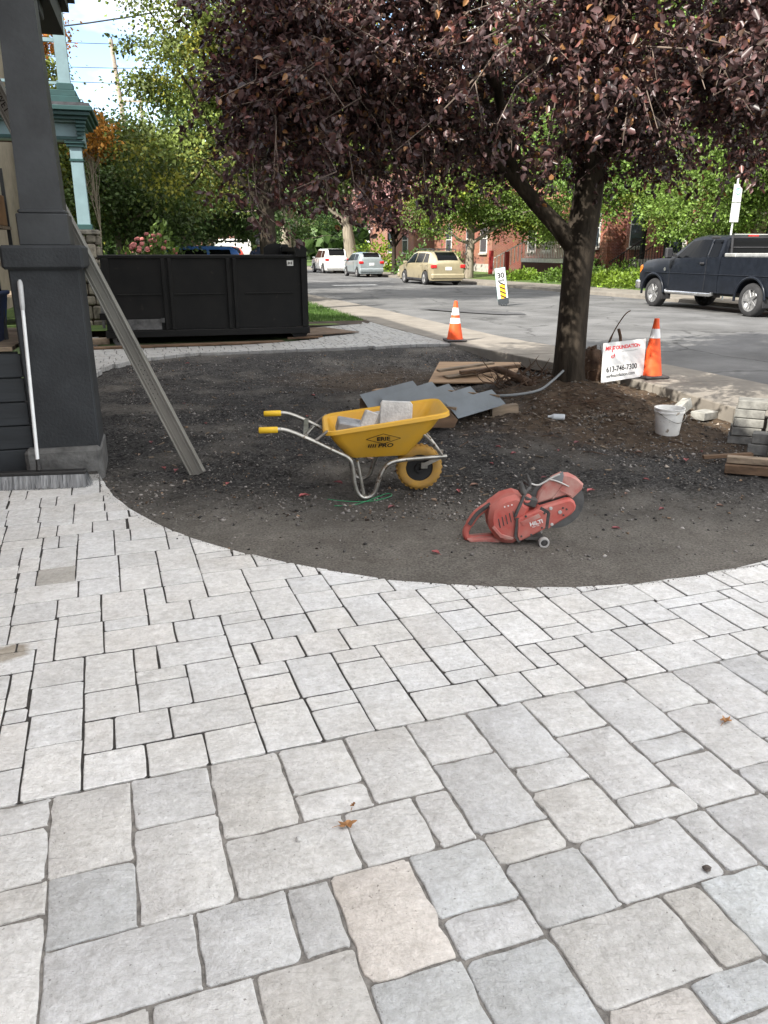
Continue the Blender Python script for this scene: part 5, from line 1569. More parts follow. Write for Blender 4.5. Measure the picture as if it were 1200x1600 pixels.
# ---- the teal house next door
m_teal = mat('m_teal_paint', (.165, .245, .265), .6, var=.08, scale=3); m_dteal = mat('m_dark_teal', (.018, .055, .054), .55, var=.1, scale=3)
m_stone = mat('m_fieldstone', (.20, .185, .155), .95, var=.4, scale=5, bump=.02, bscale=12, objcol=True)
m_siding = mat('m_tan_siding', (.27, .23, .18), .8, var=.12, scale=2); m_maroon = mat('m_maroon', (.05, .012, .010), .6)
m_trim = mat('m_white_trim', (.6, .59, .55), .6)
T0 = Loc(-4, 21); th_ = empty('teal_house', 'neighbouring house with teal porch column, bracketed cornice and balcony', 'house', S(-4, 21), PH)
ps = MB(); T0.bx(ps, -1.72, -1.2, 19.05, 19.57, -.2, 2.02); spier = ps.build('stone_pier', m_soil, th_)
for side in range(2):                   # rough field stones on the two visible faces
    z = 0
    while z < 2.0:
        hgt = random.uniform(.2, .34); hgt = min(hgt, 2.05 - z); x = 0
        while x < .52:
            wd = random.uniform(.24, .42); wd = min(wd, .54 - x)
            if wd < .1: break
            b = MB()
            if side == 0: b.box((-1.73 + x + wd / 2 - T0.a, 19.03 - T0.b, z + hgt / 2), (wd - .02, .12 + random.uniform(-.02, .03), hgt - .02), ch=.03)
            else: b.box((-1.18 - T0.a, 19.03 + x + wd / 2 - T0.b, z + hgt / 2), (.12 + random.uniform(-.02, .03), wd - .02, hgt - .02), ch=.03)
            o = b.build('stone', m_stone, spier); g = random.uniform(.55, 1.15); o.color = (g, g * .98, g * .92, 1); x += wd
        z += hgt
T0.part('pier_cap', m_stone, spier, (-1.80, -1.12, 18.95, 19.66, 2.05, 2.15), ch=.02)
T0.part('column_base', m_dteal, th_, (-1.58, -1.24, 19.1, 19.44, 2.15, 2.26), ch=.01)
b = MB(); tapered(b, T0, -1.41, 19.27, .130, .118, 2.26, 3.80); b.build('column', m_teal, th_)
T0.part('neck_ring', m_dteal, th_, (-1.55, -1.27, 19.13, 19.41, 3.52, 3.57), ch=.006)
T0.part('capital', m_dteal, th_, (-1.58, -1.24, 19.10, 19.44, 3.80, 3.863), (-1.61, -1.21, 19.07, 19.47, 3.862, 3.91), ch=.006)
T0.part('entablature', m_teal, th_, (-6.4, -1.26, 19.1, 19.45, 3.913, 4.25), (-1.6, -1.26, 19.452, 20.5, 3.913, 4.25))
T0.part('soffit', m_maroon, th_, (-6.3, -1.62, 19.47, 20.5, 4.0, 4.04))
T0.part('architrave', m_dteal, th_, (-6.4, -1.23, 19.06, 19.098, 3.93, 3.99))
T0.part('cornice', m_dteal, th_, (-6.6, -1.03, 18.78, 20.8, 4.36, 4.44), (-6.6, -1.09, 18.86, 20.8, 4.29, 4.358), (-6.6, -.97, 18.72, 20.9, 4.442, 4.53), ch=.01)
b = MB(); T0.bx(b, -6.4, -1.2, 18.98, 20.7, 4.252, 4.288); b.build('frieze', m_teal, th_)
b = MB()
for q in range(5): T0.bx(b, -1.34, -1.13 - q * .02, 18.90 + q * .03, 19.05, 4.22 - q * .07, 4.28 - q * .07, ch=.01)
b.build('bracket', m_dteal, th_)
T0.part('balcony_deck', m_shingle, th_, (-6.5, -1.02, 18.80, 20.7, 4.532, 4.60))
T0.part('balcony_kerb', m_dteal, th_, (-6, -1.22, 18.98, 20.5, 4.602, 4.74), (-6, -1.27, 19.03, 20.45, 4.742, 4.86), ch=.01)
T0.part('balcony_post', m_teal, th_, (-1.59, -1.36, 19.1, 19.33, 4.86, 7.7))
T0.part('post_foot', m_dteal, th_, (-1.63, -1.31, 19.06, 19.37, 4.862, 4.99), ch=.01)
T0.part('handrail', m_teal, th_, (-5.8, -1.60, 19.18, 19.26, 5.75, 5.82), (-5.8, -1.60, 19.19, 19.25, 4.98, 5.03))
for k in range(16): T0.part('spindle', m_teal, th_, (-1.88 - k * .24, -1.82 - k * .24, 19.19, 19.25, 5.03, 5.75 if k else 7.6))
T0.part('porch_floor', m_oldwood, th_, (-6.4, -1.75, 19.2, 21.1, .75, .8))
b = MB(); T0.bx(b, -13, -4.2, 21.2, 31, -.2, 8.4); b.build('wall', m_siding, th_)
for k in range(20): T0.part('siding_board', m_siding, th_, (-12.9, -4.25, 21.16 + .002 * (k % 2), 21.196, .2 + k * .2, .385 + k * .2))
w_ = T0.part('window', m_trim, th_, (-6.6, -5.4, 21.08, 21.158, 1.2, 3.2)); T0.part('pane', glass('m_pane', (.03, .035, .04)), w_, (-6.5, -5.5, 21.06, 21.079, 1.3, 3.1))
b = MB(); e = [T0.p(-3.6, 20.6, 8.4), T0.p(-3.6, 31.4, 8.4), T0.p(-8.6, 31.4, 11.4), T0.p(-8.6, 20.6, 11.4), T0.p(-13.4, 20.6, 8.4), T0.p(-13.4, 31.4, 8.4)]
b.add(e, [(0, 1, 2, 3), (3, 2, 5, 4), (0, 3, 4), (1, 5, 2)]); b.build('roof', m_shingle, th_)
# a further house seen past the balcony
F0 = Loc(-6.3, 40); fh = empty('gabled_house', 'grey gabled house half seen behind the teal balcony post', 'house', S(-6.3, 40), PH)
F0.part('wall', m_siding, fh, (-10, -5.2, 36, 46, 0, 9.0)); b = MB()
e = [F0.p(-4.7, 35.5, 8.9), F0.p(-4.7, 46.5, 8.9), F0.p(-7.6, 46.5, 11.6), F0.p(-7.6, 35.5, 11.6), F0.p(-10.5, 35.5, 8.9), F0.p(-10.5, 46.5, 8.9)]; b.add(e, [(0, 1, 2, 3), (3, 2, 5, 4), (0, 3, 4), (1, 5, 2)]); b.build('roof', m_shingle, fh)
w_ = F0.part('window', m_trim, fh, (-5.19, -5.12, 37.5, 38.7, 6.6, 8.2)); F0.part('pane', glass('m_pane3', (.03, .035, .04)), w_, (-5.118, -5.1, 37.6, 38.6, 6.7, 8.1))

# ---- brick houses across the street
m_brick = brickmat('m_red_brick', (.17, .046, .028), (.24, .072, .042), (.32, .22, .17))
m_brick2 = brickmat('m_brown_brick', (.20, .07, .045), (.27, .10, .06), (.25, .2, .17))
m_iron = mat('m_black_iron', (.012, .012, .013), .5); m_pane2 = glass('m_pane2', (.04, .05, .06), .08); m_redp = mat('m_red_paint', (.30, .03, .03), .5)
m_steps = mat('m_stone_steps', (.34, .31, .27), .9, var=.2)
def facade(label, b0, b1, a0, h, m, wins, door=None, name='brick_house'):
    L_ = Loc(a0, (b0 + b1) / 2); t = empty(name, label, 'house', S(a0, (b0 + b1) / 2), PH)
    b = MB(); L_.bx(b, a0, a0 + 11, b0, b1, -.2, h); b.build('wall', m, t)
    b = MB(); L_.bx(b, a0 - .35, a0 + 11.3, b0 - .2, b1 + .2, h, h + .35, ch=.05); b.build('roof', m_shingle, t)
    L_.part('cornice', m_maroon, t, (a0 - .25, a0 - .002, b0, b1, h - .45, h - .004), ch=.02)
    L_.part('foundation', m_steps, t, (a0 - .06, a0 - .002, b0, b1, -.2, .9))
    for (q0, q1, z0, z1) in wins:
        f = L_.part('window', m_trim, t, (a0 - .05, a0 - .002, q0, q1, z0, z1))
        L_.part('pane', m_pane2, f, (a0 - .062, a0 - .052, q0 + .08, q1 - .08, z0 + .08, (z0 + z1) / 2 - .03)); L_.part('pane', m_pane2, f, (a0 - .062, a0 - .052, q0 + .08, q1 - .08, (z0 + z1) / 2 + .03, z1 - .08))
        L_.part('sill', m_steps, f, (a0 - .14, a0 - .052, q0 - .06, q1 + .06, z0 - .11, z0 - .003)); L_.part('lintel', m_steps, f, (a0 - .09, a0 - .003, q0 - .1, q1 + .1, z1 + .003, z1 + .2))
    if door:
        q0, q1, z0 = door; d = L_.part('door', m_trim, t, (a0 - .06, a0 - .002, q0, q1, z0, z0 + 2.5))
        L_.part('pane', m_pane2, d, (a0 - .075, a0 - .062, q0 + .25, q1 - .25, z0 + .3, z0 + 2.0)); L_.part('transom', m_pane2, d, (a0 - .075, a0 - .062, q0 + .1, q1 - .1, z0 + 2.1, z0 + 2.4))
        for k in range(6): L_.part('step', m_steps, t, (a0 - 1.3 - .3 * (6 - k), a0 - 1.3 - .3 * (5 - k) + .02, q0 - .1, q1 + .1, .0, .25 + (z0 - .25) * (k + 1) / 6 - .002 * (6 - k)))
        L_.part('landing', m_steps, t, (a0 - 1.28, a0 - .07, q0 - .7, q1 + 1.3, .2, z0))
        for y in (q0 - .12, q1 + .12):
            r = MB(); r.bar(L_.p(a0 - 3.1, y, 1.2), L_.p(a0 - 1.3, y, z0 + .95), .04, .04); r.bar(L_.p(a0 - 3.1, y, .45), L_.p(a0 - 1.3, y, z0 + .15), .03, .03)
            for k in range(13): u = k / 12; x = a0 - 3.1 + 1.8 * u; zb = .3 + (z0 - .25) * u; r.bar(L_.p(x, y, zb), L_.p(x, y, zb + .95), .022, .022, up=(1, 0, 0))
            r.build('stair_railing', m_iron, t)
        r = MB()
        for k in range(12): x = q1 + .12 + .1 * k; r.bar(L_.p(a0 - 1.26, x, z0), L_.p(a0 - 1.26, x, z0 + .95), .022, .022, up=(1, 0, 0))
        r.bar(L_.p(a0 - 1.26, q1 + .1, z0 + .95), L_.p(a0 - 1.26, q1 + 1.3, z0 + .95), .04, .04)
        r.build('landing_railing', m_iron, t)
        for qq in (q0 - .35, q1 + .17): L_.part('porch_post', m_blackp, t, (a0 - 1.35, a0 - 1.17, qq, qq + .18, z0, z0 + 2.9))
        L_.part('porch_roof', m_maroon, t, (a0 - 1.5, a0 - .25, q0 - .6, q1 + .6, z0 + 2.9, z0 + 3.15), ch=.03)
    return t, L_
facade('sunlit orange brick house with black stair railing behind the pale trunk', 24.5, 38.6, 24.2, 9.5, m_brick,
       [(36.9, 38.2, 1.9, 4.2), (30.0, 31.4, 1.9, 4.2), (27, 28.4, 1.9, 4.2), (36.9, 38.2, 5.8, 7.9), (33.6, 35, 5.8, 7.9), (30, 31.4, 5.8, 7.9), (27, 28.4, 5.8, 7.9)], (33.4, 34.8, 1.35))
t, L_ = facade('red brick house with white ramp balustrade and red posts behind the plum trunk', 39.4, 49.5, 23.6, 9, m_brick, [(40.2, 41.4, 1.9, 4.0), (45.8, 47.1, 1.7, 3.6), (48, 49.1, 1.7, 3.6), (41, 42.3, 5.6, 7.6), (46, 47.3, 5.6, 7.6)])
r = MB()
for k in range(26): x = 40.3 + k * .2; r.bar(L_.p(21.6, x, 1.35), L_.p(21.6, x, 2.25), .07, .03, up=(1, 0, 0))
r.bar(L_.p(21.6, 40.2, 2.28), L_.p(21.6, 45.6, 2.28), .06, .06); r.build('balustrade', m_trim, t)
L_.part('porch_deck', m_maroon, t, (21.5, 23.59, 40.1, 45.6, .2, 1.33)); L_.part('porch_fascia', m_trim, t, (21.46, 21.498, 40.1, 45.6, 1.1, 1.33))
b = MB(); b.bar(L_.p(21.6, 45.6, 2.25), L_.p(20.2, 46.8, 1.3), .06, .06); [b.bar(L_.p(21.6 - 1.4 * u, 45.6 + 1.2 * u, 1.3 - .95 * u), L_.p(21.6 - 1.4 * u, 45.6 + 1.2 * u, 2.2 - .95 * u), .06, .03, up=(1, 0, 0)) for u in np.linspace(.05, 1, 9)]; b.build('stair_rail', m_trim, t)
L_.part('gate_post', m_redp, t, (19.9, 20.12, 44.3, 44.52, .3, 1.7)); L_.part('gate_post', m_redp, t, (20.0, 20.22, 46.9, 47.12, .3, 1.75))
facade('brown brick house behind the gold wagon and the dark bushes', 50.4, 62, 21.6, 9, m_brick, [(51.2, 52.4, 1.6, 3.5), (53.8, 55, 1.6, 3.5), (58, 59.2, 1.6, 3.5), (52, 53.4, 5.4, 7.4), (57, 58.4, 5.4, 7.4)])
facade('far brown brick house behind the silver hatchback', 64, 78, 20.5, 9, m_brick2, [(65.5, 67, 1.6, 3.6), (70, 71.5, 1.6, 3.6), (66, 67.4, 5.4, 7.4)])
facade('far brick house at the end of the street behind the dark jacketed person', 90, 104, -2.5, 8, m_brick2, [(92, 93.5, 1.6, 3.6), (97, 98.5, 1.6, 3.6)])
facade('orange brick house above the bed of the black pickup', 10, 23.6, 25, 9.5, m_brick, [(12, 13.4, 1.9, 4.1), (16, 17.4, 1.9, 4.1), (20, 21.4, 1.9, 4.1), (16, 17.4, 5.8, 7.9), (20, 21.4, 5.8, 7.9)])

# ================================================================= THINGS IN THE YARD
TX = lambda x, z, y=0.: Matrix.Translation((x, y, z))
def face_cam(x, y, z, rz=0., tilt=0.):  # text plane x right, z up, facing -y
    return Matrix.Translation((x, y, z)) @ Matrix.Rotation(rz, 4, 'Z') @ Matrix.Rotation(R(90) + tilt, 4, 'X')
# ---- wheelbarrow
m_yel = mat('m_yellow_poly', (.62, .33, .018), .5, var=.16, scale=4, col2=(.50, .30, .05), contrast=.8, spec=.4)
m_yel2 = mat('m_yellow_tyre', (.52, .28, .03), .75, col2=(.26, .17, .07), contrast=1.2, scale=14, bump=.004, bscale=40)
m_grip = mat('m_yellow_grip', (.70, .44, .02), .5, var=.08)
m_steel = mat('m_dull_steel', (.36, .35, .32), .38, .85, var=.25, scale=9, speck=((.16, .13, .10), 26, .62))
m_rub = mat('m_rubber', (.018, .018, .018), .85, var=.2); m_ink = mat('m_black_ink', (.012, .011, .01), .6)
wb = empty('wheelbarrow', 'yellow wheelbarrow with steel tube frame loaded with broken paving stones', 'wheelbarrow', (.27, 5.82, -.055), R(5))
def ring(x0, x1, y0, y1, z, zf, n=6, rad=.06):      # rounded rectangle, y half widths rear y0 front y1
    o = []
    for cx, cy, a0 in ((x1, y1, 0), (x0, y0, 90), (x0, -y0, 180), (x1, -y1, 270)):
        sx = -1 if cx == x1 else 1; sy = -1 if cy > 0 else 1
        for k in range(n):
            t = R(a0 + 90 * k / (n - 1)); o.append((cx + sx * rad + rad * math.cos(t), cy + sy * rad + rad * math.sin(t)))
    return [(x, y, z + (zf - z) * (x - x0) / (x1 - x0)) for x, y in o]
b = MB()
outer = [ring(-.56, -.10, .19, .15, .305, .305, rad=.07), ring(-.575, -.085, .205, .165, .325, .325, rad=.075), ring(-.67, .08, .28, .25, .45, .53, rad=.085), ring(-.70, .15, .30, .28, .515, .635, rad=.09), ring(-.735, .19, .335, .31, .525, .65, rad=.10), ring(-.74, .195, .34, .315, .512, .637, rad=.10),
         ]
inner = [ring(-.725, .18, .325, .30, .533, .657, rad=.095), ring(-.695, .145, .295, .275, .523, .643, rad=.09), ring(-.66, .07, .272, .242, .455, .532, rad=.085), ring(-.565, -.095, .195, .155, .34, .34, rad=.07)]
vs = outer[:5] + inner
b.loft(outer[:5] + inner, cap=True); b.build('tray', m_yel, wb, smooth=40)
b = MB(); b.loft([outer[4], ring(-.738, .193, .338, .313, .50, .625, rad=.10), ring(-.72, .175, .32, .295, .505, .628, rad=.095)], cap=False); b.build('rim', m_yel, wb, smooth=40)
def arc(pts, n=6):                      # smooth path through points
    P = [Vector(p) for p in pts]; o = []
    for i in range(len(P) - 1):
        p0, p1, p2, p3 = P[max(i - 1, 0)], P[i], P[i + 1], P[min(i + 2, len(P) - 1)]
        for k in range(n):
            t = k / n; o.append(.5 * ((2 * p1) + (p2 - p0) * t + (2 * p0 - 5 * p1 + 4 * p2 - p3) * t * t + (3 * p1 - p0 - 3 * p2 + p3) * t ** 3))
    return o + [P[-1]]
for sd_ in (-1, 1):
    P = [(-1.10, .30, .552), (-1.0, .30, .548), (-.85, .30, .485), (-.66, .285, .385), (-.555, .275, .325), (-.525, .272, .25), (-.51, .27, .12), (-.48, .265, .04), (-.425, .26, .014), (-.365, .255, .05), (-.32, .25, .18), (-.262, .235, .262), (-.16, .20, .283), (.0, .135, .277), (.20, .075, .272)]
    b = MB(); b.tube(arc([(x, y * -sd_ * -1, z) for x, y, z in P], 4), .0165, 10); b.build('frame_tube', m_steel, wb, smooth=60)
    b = MB(); b.tube([(-1.19, .30 * sd_, .55), (-1.185, .30 * sd_, .55), (-1.06, .30 * sd_, .552), (-1.055, .30 * sd_, .552)], [.018, .023, .023, .019], 12); b.build('grip', m_grip, wb, smooth=50)
    b = MB(); b.tube([(-.49, .268 * sd_, .30), (-.44, .262 * sd_, .02)], .012, 8); b.build('leg_brace', m_steel, wb, smooth=50)
    b = MB(); b.tube([(-.80, .30 * sd_, .46), (-.70, .295 * sd_, .535)], .011, 8); b.build('tray_stay', m_steel, wb)
    b = MB(); b.tube([(-.02, .22 * sd_, .50), (.10, .12 * sd_, .37), (.165, .09 * sd_, .285)], .012, 8); b.build('front_stay', m_steel, wb)
    b = MB(); b.box((.03, .085 * sd_, .205), (.05, .010, .045), ch=.002); b.bar((.03, .085 * sd_, .21), (.16, .082 * sd_, .27), .03, .006, up=(0, 1, 0)); b.build('axle_plate', m_steel, wb)
b = MB(); b.bar((-.86, -.3, .5), (-.86, .3, .5), .035, .012); b.build('cross_brace', m_steel, wb)
b = MB(); b.bar((-.875, -.295, .497), (-.80, -.275, .575), .035, .01); b.build('stay_plate', m_steel, wb)
whl = empty('wheel', None, None); whl.parent = wb; whl.location = (0, 0, .175); whl.rotation_euler = (R(90), 0, 0)
def ringlathe(prof, n=40): q = MB(); q.lathe(prof + [prof[0]], n, close=False); return q
ringlathe([(.105, -.038), (.135, -.048), (.162, -.042), (.174, -.022), (.176, 0), (.174, .022), (.162, .042), (.135, .048), (.105, .038)]).build('tyre', m_yel2, whl, smooth=50)
b = MB(); b.lathe([(.108, -.03), (.1, -.034), (.09, -.018), (.04, -.012), (.035, -.05), (.012, -.052), (.012, .052), (.035, .05), (.04, .012), (.09, .018), (.1, .034), (.108, .03)], 32); b.build('hub', m_rub, whl, smooth=40)
for k in range(26):
    t = 2 * math.pi * k / 26
    b = MB(); b.box((math.cos(t) * .173, math.sin(t) * .173, 0), (.012, .022, .06), ch=.003, rz=t); b.build('tread_block', m_yel2, whl)
# printing on the near side of the tray, laid on the sloping wall
def traywall(x, z): 
    t = (z - .325) / (.515 - .325); return -(.20 + .085 * t) - .016 * (1 - abs(x + .28) * 1.2)
slope = math.atan2(.085, .19)
def print_(name, body, x, z, size, **k): return text(name, body, size, m_ink, wb, Matrix.Translation((x, traywall(x, z) - .010, z)) @ Matrix.Rotation(R(-4), 4, 'Z') @ Matrix.Rotation(R(90) + slope, 4, 'X') @ Matrix.Rotation(R(3), 4, 'Z'), **k)
print_('brand_lettering', 'ERIE', -.30, .466, .046, bold=.0015, sx=1.15)
print_('model_lettering', 'PRO', -.285, .412, .044, bold=.0015, shear=.25, sx=1.3)
b = MB(); d = [(-.125, 0), (0, .045), (.125, 0), (0, -.045)]; 
for k in range(4):
    p, q = d[k], d[(k + 1) % 4]; b.bar((p[0], p[1], 0), (q[0], q[1], 0), .004, .0012)
o = b.build('brand_diamond', m_ink, wb); o.matrix_local = Matrix.Translation((-.30, traywall(-.30, .468) - .010, .468)) @ Matrix.Rotation(R(-4), 4, 'Z') @ Matrix.Rotation(R(90) + slope, 4, 'X') @ Matrix.Rotation(R(3), 4, 'Z')
for k in range(4):
    b = MB(); b.box((0, 0, 0), (.008, .032, .0012)); o = b.build('brand_stripe', m_ink, wb); x = -.405 + k * .016
    o.matrix_local = Matrix.Translation((x, traywall(x, .41) - .010, .41)) @ Matrix.Rotation(R(-4), 4, 'Z') @ Matrix.Rotation(R(90) + slope, 4, 'X') @ Matrix.Rotation(R(-14), 4, 'Z')
# stones in the tray
m_rubble = mat('m_paver_rubble', (.46, .455, .44), .9, var=.2, scale=9, bump=.006, bscale=50)
def chunk(name, lb, loc, d, rot, cat='stone', group=None, m=None, cut=.18):
    b = MB(); x, y, z = d; pr = [(-x / 2, -z / 2), (x / 2, -z / 2 * .9), (x / 2 * .98, z / 2 * (1 - cut)), (x / 2 * (1 - cut), z / 2), (-x / 2 * (1 - cut * .7), z / 2 * .97), (-x / 2 * .97, z / 2 * (1 - cut))]
    b.prism(pr, -y / 2, y / 2, ch=min(.008, y * .2)); o = b.build(name, m or m_rubble, None, loc=loc); o.rotation_euler = rot; return tag(o, lb, cat, group)
wp = lambda x, y, z: wb.matrix_local @ Vector((x, y, z))
bpy.context.view_layer.update()
chunk('paving_slab', 'broad pale paving slab standing in the wheelbarrow tray', wp(-.18, .02, .56), (.25, .055, .25), (R(-14), R(4), R(4)), 'paving stone')
chunk('paving_stone', 'upright narrow grey stone beside the slab in the wheelbarrow', wp(-.40, -.03, .53), (.10, .07, .19), (R(-10), R(24), R(10)), 'paving stone')
chunk('paving_stone', 'small pale stone wedged between slab and leaning stone in the wheelbarrow', wp(-.32, .06, .52), (.09, .08, .15), (0, R(-4), R(20)), 'paving stone')
chunk('paving_stone', 'dark grey broken stone lying at the handle end of the wheelbarrow tray', wp(-.53, .0, .50), (.20, .16, .09), (R(8), R(12), R(8)), 'paving stone', None, mat('m_grey_rubble', (.26, .27, .28), .9, var=.25, scale=7))
m_cord = mat('m_green_cord', (.02, .22, .09), .6)
b = MB(); b.tube(arc([(-.42, 5.52, -.05), (-.25, 5.45, -.045), (-.08, 5.48, -.05), (.05, 5.58, -.045), (.02, 5.66, -.05), (-.2, 5.38, -.045), (-.36, 5.36, -.05)], 6), .003, 5)
tag(b.build('green_string', m_cord), 'thin tangled green string lying under the wheelbarrow leg', 'string')

# ---- cut-off saw
m_red = mat('m_red_dusty', (.44, .045, .035), .6, var=.2, scale=7, col2=(.43, .20, .165), contrast=1.0, spec=.35)
m_redd = mat('m_red_dusty2', (.38, .08, .065), .75, var=.2, scale=9, col2=(.44, .29, .25), contrast=.7)
m_blk = mat('m_dusty_black', (.03, .03, .03), .7, var=.3, scale=9, col2=(.10, .095, .09))
m_disc = mat('m_blade', (.10, .10, .10), .5, .4, var=.2, scale=12); m_whiteprint = mat('m_white_print', (.7, .68, .66), .6)
m_greyw = mat('m_grey_wheel', (.42, .41, .39), .7, var=.15)
saw = empty('cut_off_saw', 'dusty red petrol cut-off saw lying on the levelled stone dust', 'saw', (.75, 4.62, -.052), R(2))
def wedge(b, poly, y0, y1, ch): b.prism(poly, y0, y1, ch=ch)
b = MB(); wedge(b, [(-.095, .253), (-.02, .312), (.056, .334), (.101, .318), (.125, .28), (.15, .25), (.12, .10), (.094, .036), (.056, .012), (-.006, .017), (-.051, .045), (-.094, .11), (-.105, .184)], -.075, .115, .028); body = b.build('body', m_red, saw, smooth=35)
b = MB(); wedge(b, [(-.085, .125), (-.03, .06), (.04, .045), (.06, .06), (-.02, .085), (-.07, .14)], -.083, -.07, .004); b.build('rib', m_redd, body)
b = MB(); wedge(b, [(.069, .189), (.208, .253), (.258, .224), (.252, .12), (.094, .036), (.068, .073)], -.095, .06, .012); cov = b.build('belt_cover', m_red, saw, smooth=35)
b = MB(); wedge(b, [(.09, .17), (.20, .222), (.215, .20), (.105, .145)], -.099, -.094, .001); b.build('groove', m_redd, cov)
for p, q in (((.072, .192), (.066, .072)), ((.066, .072), (.095, .036)), ((.262, .225), (.256, .118)), ((.21, .256), (.262, .225))):
    b = MB(); b.bar((p[0], -.088, p[1]), (q[0], -.088, q[1]), .02, .006, up=(0, -1, 0)); b.build('seam', m_blk, saw)
b = MB(); wedge(b, [(.262, .222), (.212, .253), (.369, .303), (.400, .305), (.423, .290), (.435, .262), (.432, .235), (.411, .207), (.311, .138), (.258, .110)], -.078, -.015, .012); arm = b.build('arm', m_red, saw, smooth=35)
for (x, z, r) in ((.335, .225, .012), (.352, .252, .006), (.375, .243, .006), (.358, .205, .006), (.276, .25, .011), (.29, .145, .010), (.12, .205, .007), (.225, .13, .006), (.1, .075, .006), (.16, .085, .006), (.235, .225, .007)):
    b = MB(); b.lathe([(r, -.004), (r, .003), (r * .6, .004)], 10, Matrix.Translation((x, -.08 if x > .26 else -.097, z)) @ Matrix.Rotation(R(90), 4, 'X')); b.build('bolt', m_blk if r < .01 else m_greyw, saw)
b = MB(); wedge(b, [(.198, .271), (.212, .33), (.247, .379), (.3, .424), (.35, .448), (.402, .444), (.451, .419), (.491, .382), (.485, .348), (.427, .285), (.386, .309), (.21, .258)], -.012, .06, .012); gd = b.build('blade_guard', m_redd, saw, smooth=35)
b = MB(); b.bar((.30, -.014, .29), (.375, -.014, .40), .006, .008, up=(0, -1, 0)); b.bar((.345, -.014, .345), (.42, -.014, .31), .006, .008, up=(0, -1, 0)); b.build('guard_rib', m_redd, gd)
b = MB(); n = 48; b.lathe([(.172, -.0016), (.172, .0016)], n, Matrix.Translation((.338, .024, .257)) @ Matrix.Rotation(R(90), 4, 'X')); b.build('blade', m_disc, saw)
b = MB(); b.tube(arc([(-.09, .02, .245), (-.165, .02, .188), (-.215, .02, .11), (-.232, .02, .066), (-.222, .02, .03), (-.19, .02, .018), (-.12, .02, .018), (-.03, .02, .026)], 5), [.026] * 10 + [.022] * 12 + [.026] * 14, 10); b.build('rear_handle', m_red, saw, smooth=60)
b = MB(); b.tube(arc([(-.085, -.002, .258), (-.165, -.002, .195), (-.212, -.002, .122)], 5), .014, 8); b.build('handle_grip', m_blk, saw, smooth=60)
b = MB(); wedge(b, [(-.225, .03), (-.20, .0), (-.05, .0), (.03, .02), (.0, .05), (-.19, .035)], -.03, .07, .008); b.build('skid', m_redd, saw, smooth=35)
b = MB(); b.tube(arc([(.054, -.085, .20), (.089, -.075, .285), (.116, -.06, .345), (.149, -.03, .372), (.15, .05, .375), (.14, .11, .36), (.11, .13, .28)], 5), .011, 8); b.build('front_handle', m_blk, saw, smooth=60)
b = MB(); b.tube([(.112, -.06, .34), (.098, -.06, .36), (.082, -.06, .415)], [.016, .02, .014], 8); b.build('throttle_grip', m_blk, saw); b = MB(); b.tube([(.15, -.03, .37), (.146, -.03, .402), (.122, -.03, .459)], [.01, .013, .009], 8); b.build('lever', m_blk, saw)
b = MB(); b.lathe([(.03, -.01), (.033, 0), (.024, .012)], 12, Matrix.Translation((.13, -.05, .305)) @ Matrix.Rotation(R(70), 4, 'X')); b.build('cap', m_red, saw); b = MB(); b.box((.15, -.03, .285), (.09, .07, .06), ch=.01, ry=.3); b.build('carburettor', m_blk, saw)
b = MB(); b.tube(arc([(.156, -.02, .393), (.2, -.02, .382), (.242, -.02, .402), (.275, -.02, .424), (.333, -.02, .452)], 4), .006, 6); b.build('water_hose', m_greyw, saw, smooth=60)
b = MB(); b.tube(arc([(.272, -.022, .420), (.328, -.024, .404), (.394, -.022, .372)], 4), .005, 6); b.build('guard_handle', m_greyw, saw, smooth=60)
b = MB(); wedge(b, [(.272, .422), (.352, .466), (.36, .44), (.352, .392), (.33, .40)], -.018, -.008, .002); b.build('guard_flap', mat('m_grey_flap', (.16, .165, .17), .7), saw)
for y in (-.10, .10):
    wl = empty('wheel', None, None); wl.parent = saw; wl.location = (.242, y, .034); wl.rotation_euler = (R(90), 0, 0)
    ringlathe([(.022, -.016), (.031, -.016), (.034, -.010), (.034, .010), (.031, .016), (.022, .016)], 24).build('tyre', m_greyw, wl, smooth=40); b = MB(); b.lathe([(.021, -.010), (.021, .010), (.01, .014)], 16); b.build('hub', m_blk, wl)
b = MB(); b.tube([(.242, -.1, .034), (.242, .1, .034)], .008, 8); b.bar((.12, .0, .05), (.25, .0, .045), .12, .02); b.build('axle', m_blk, saw)
for k in range(5):
    b = MB(); b.bar((-.045 + k * .022, -.0755, .185 + k * .012), (-.03 + k * .022, -.0755, .125 + k * .012), .006, .004, up=(0, -1, 0)); b.build('vent_slot', m_blk, body)
for k in range(3): b = MB(); b.lathe([(.005, -.001), (.005, .001)], 8, Matrix.Translation((-.01 + k * .022, -.0762, .262 + k * .006)) @ Matrix.Rotation(R(90), 4, 'X')); b.build('decal_dot', m_whiteprint, body)
text('brand_lettering', 'HILTI', .034, m_whiteprint, saw, Matrix.Translation((.188, -.0965, .162)) @ Matrix.Rotation(R(90), 4, 'X') @ Matrix.Rotation(R(17), 4, 'Z'), bold=.0012, sx=1.05)
text('model_lettering', 'DSH 700', .012, m_whiteprint, saw, Matrix.Translation((.186, -.0965, .140)) @ Matrix.Rotation(R(90), 4, 'X') @ Matrix.Rotation(R(17), 4, 'Z'))

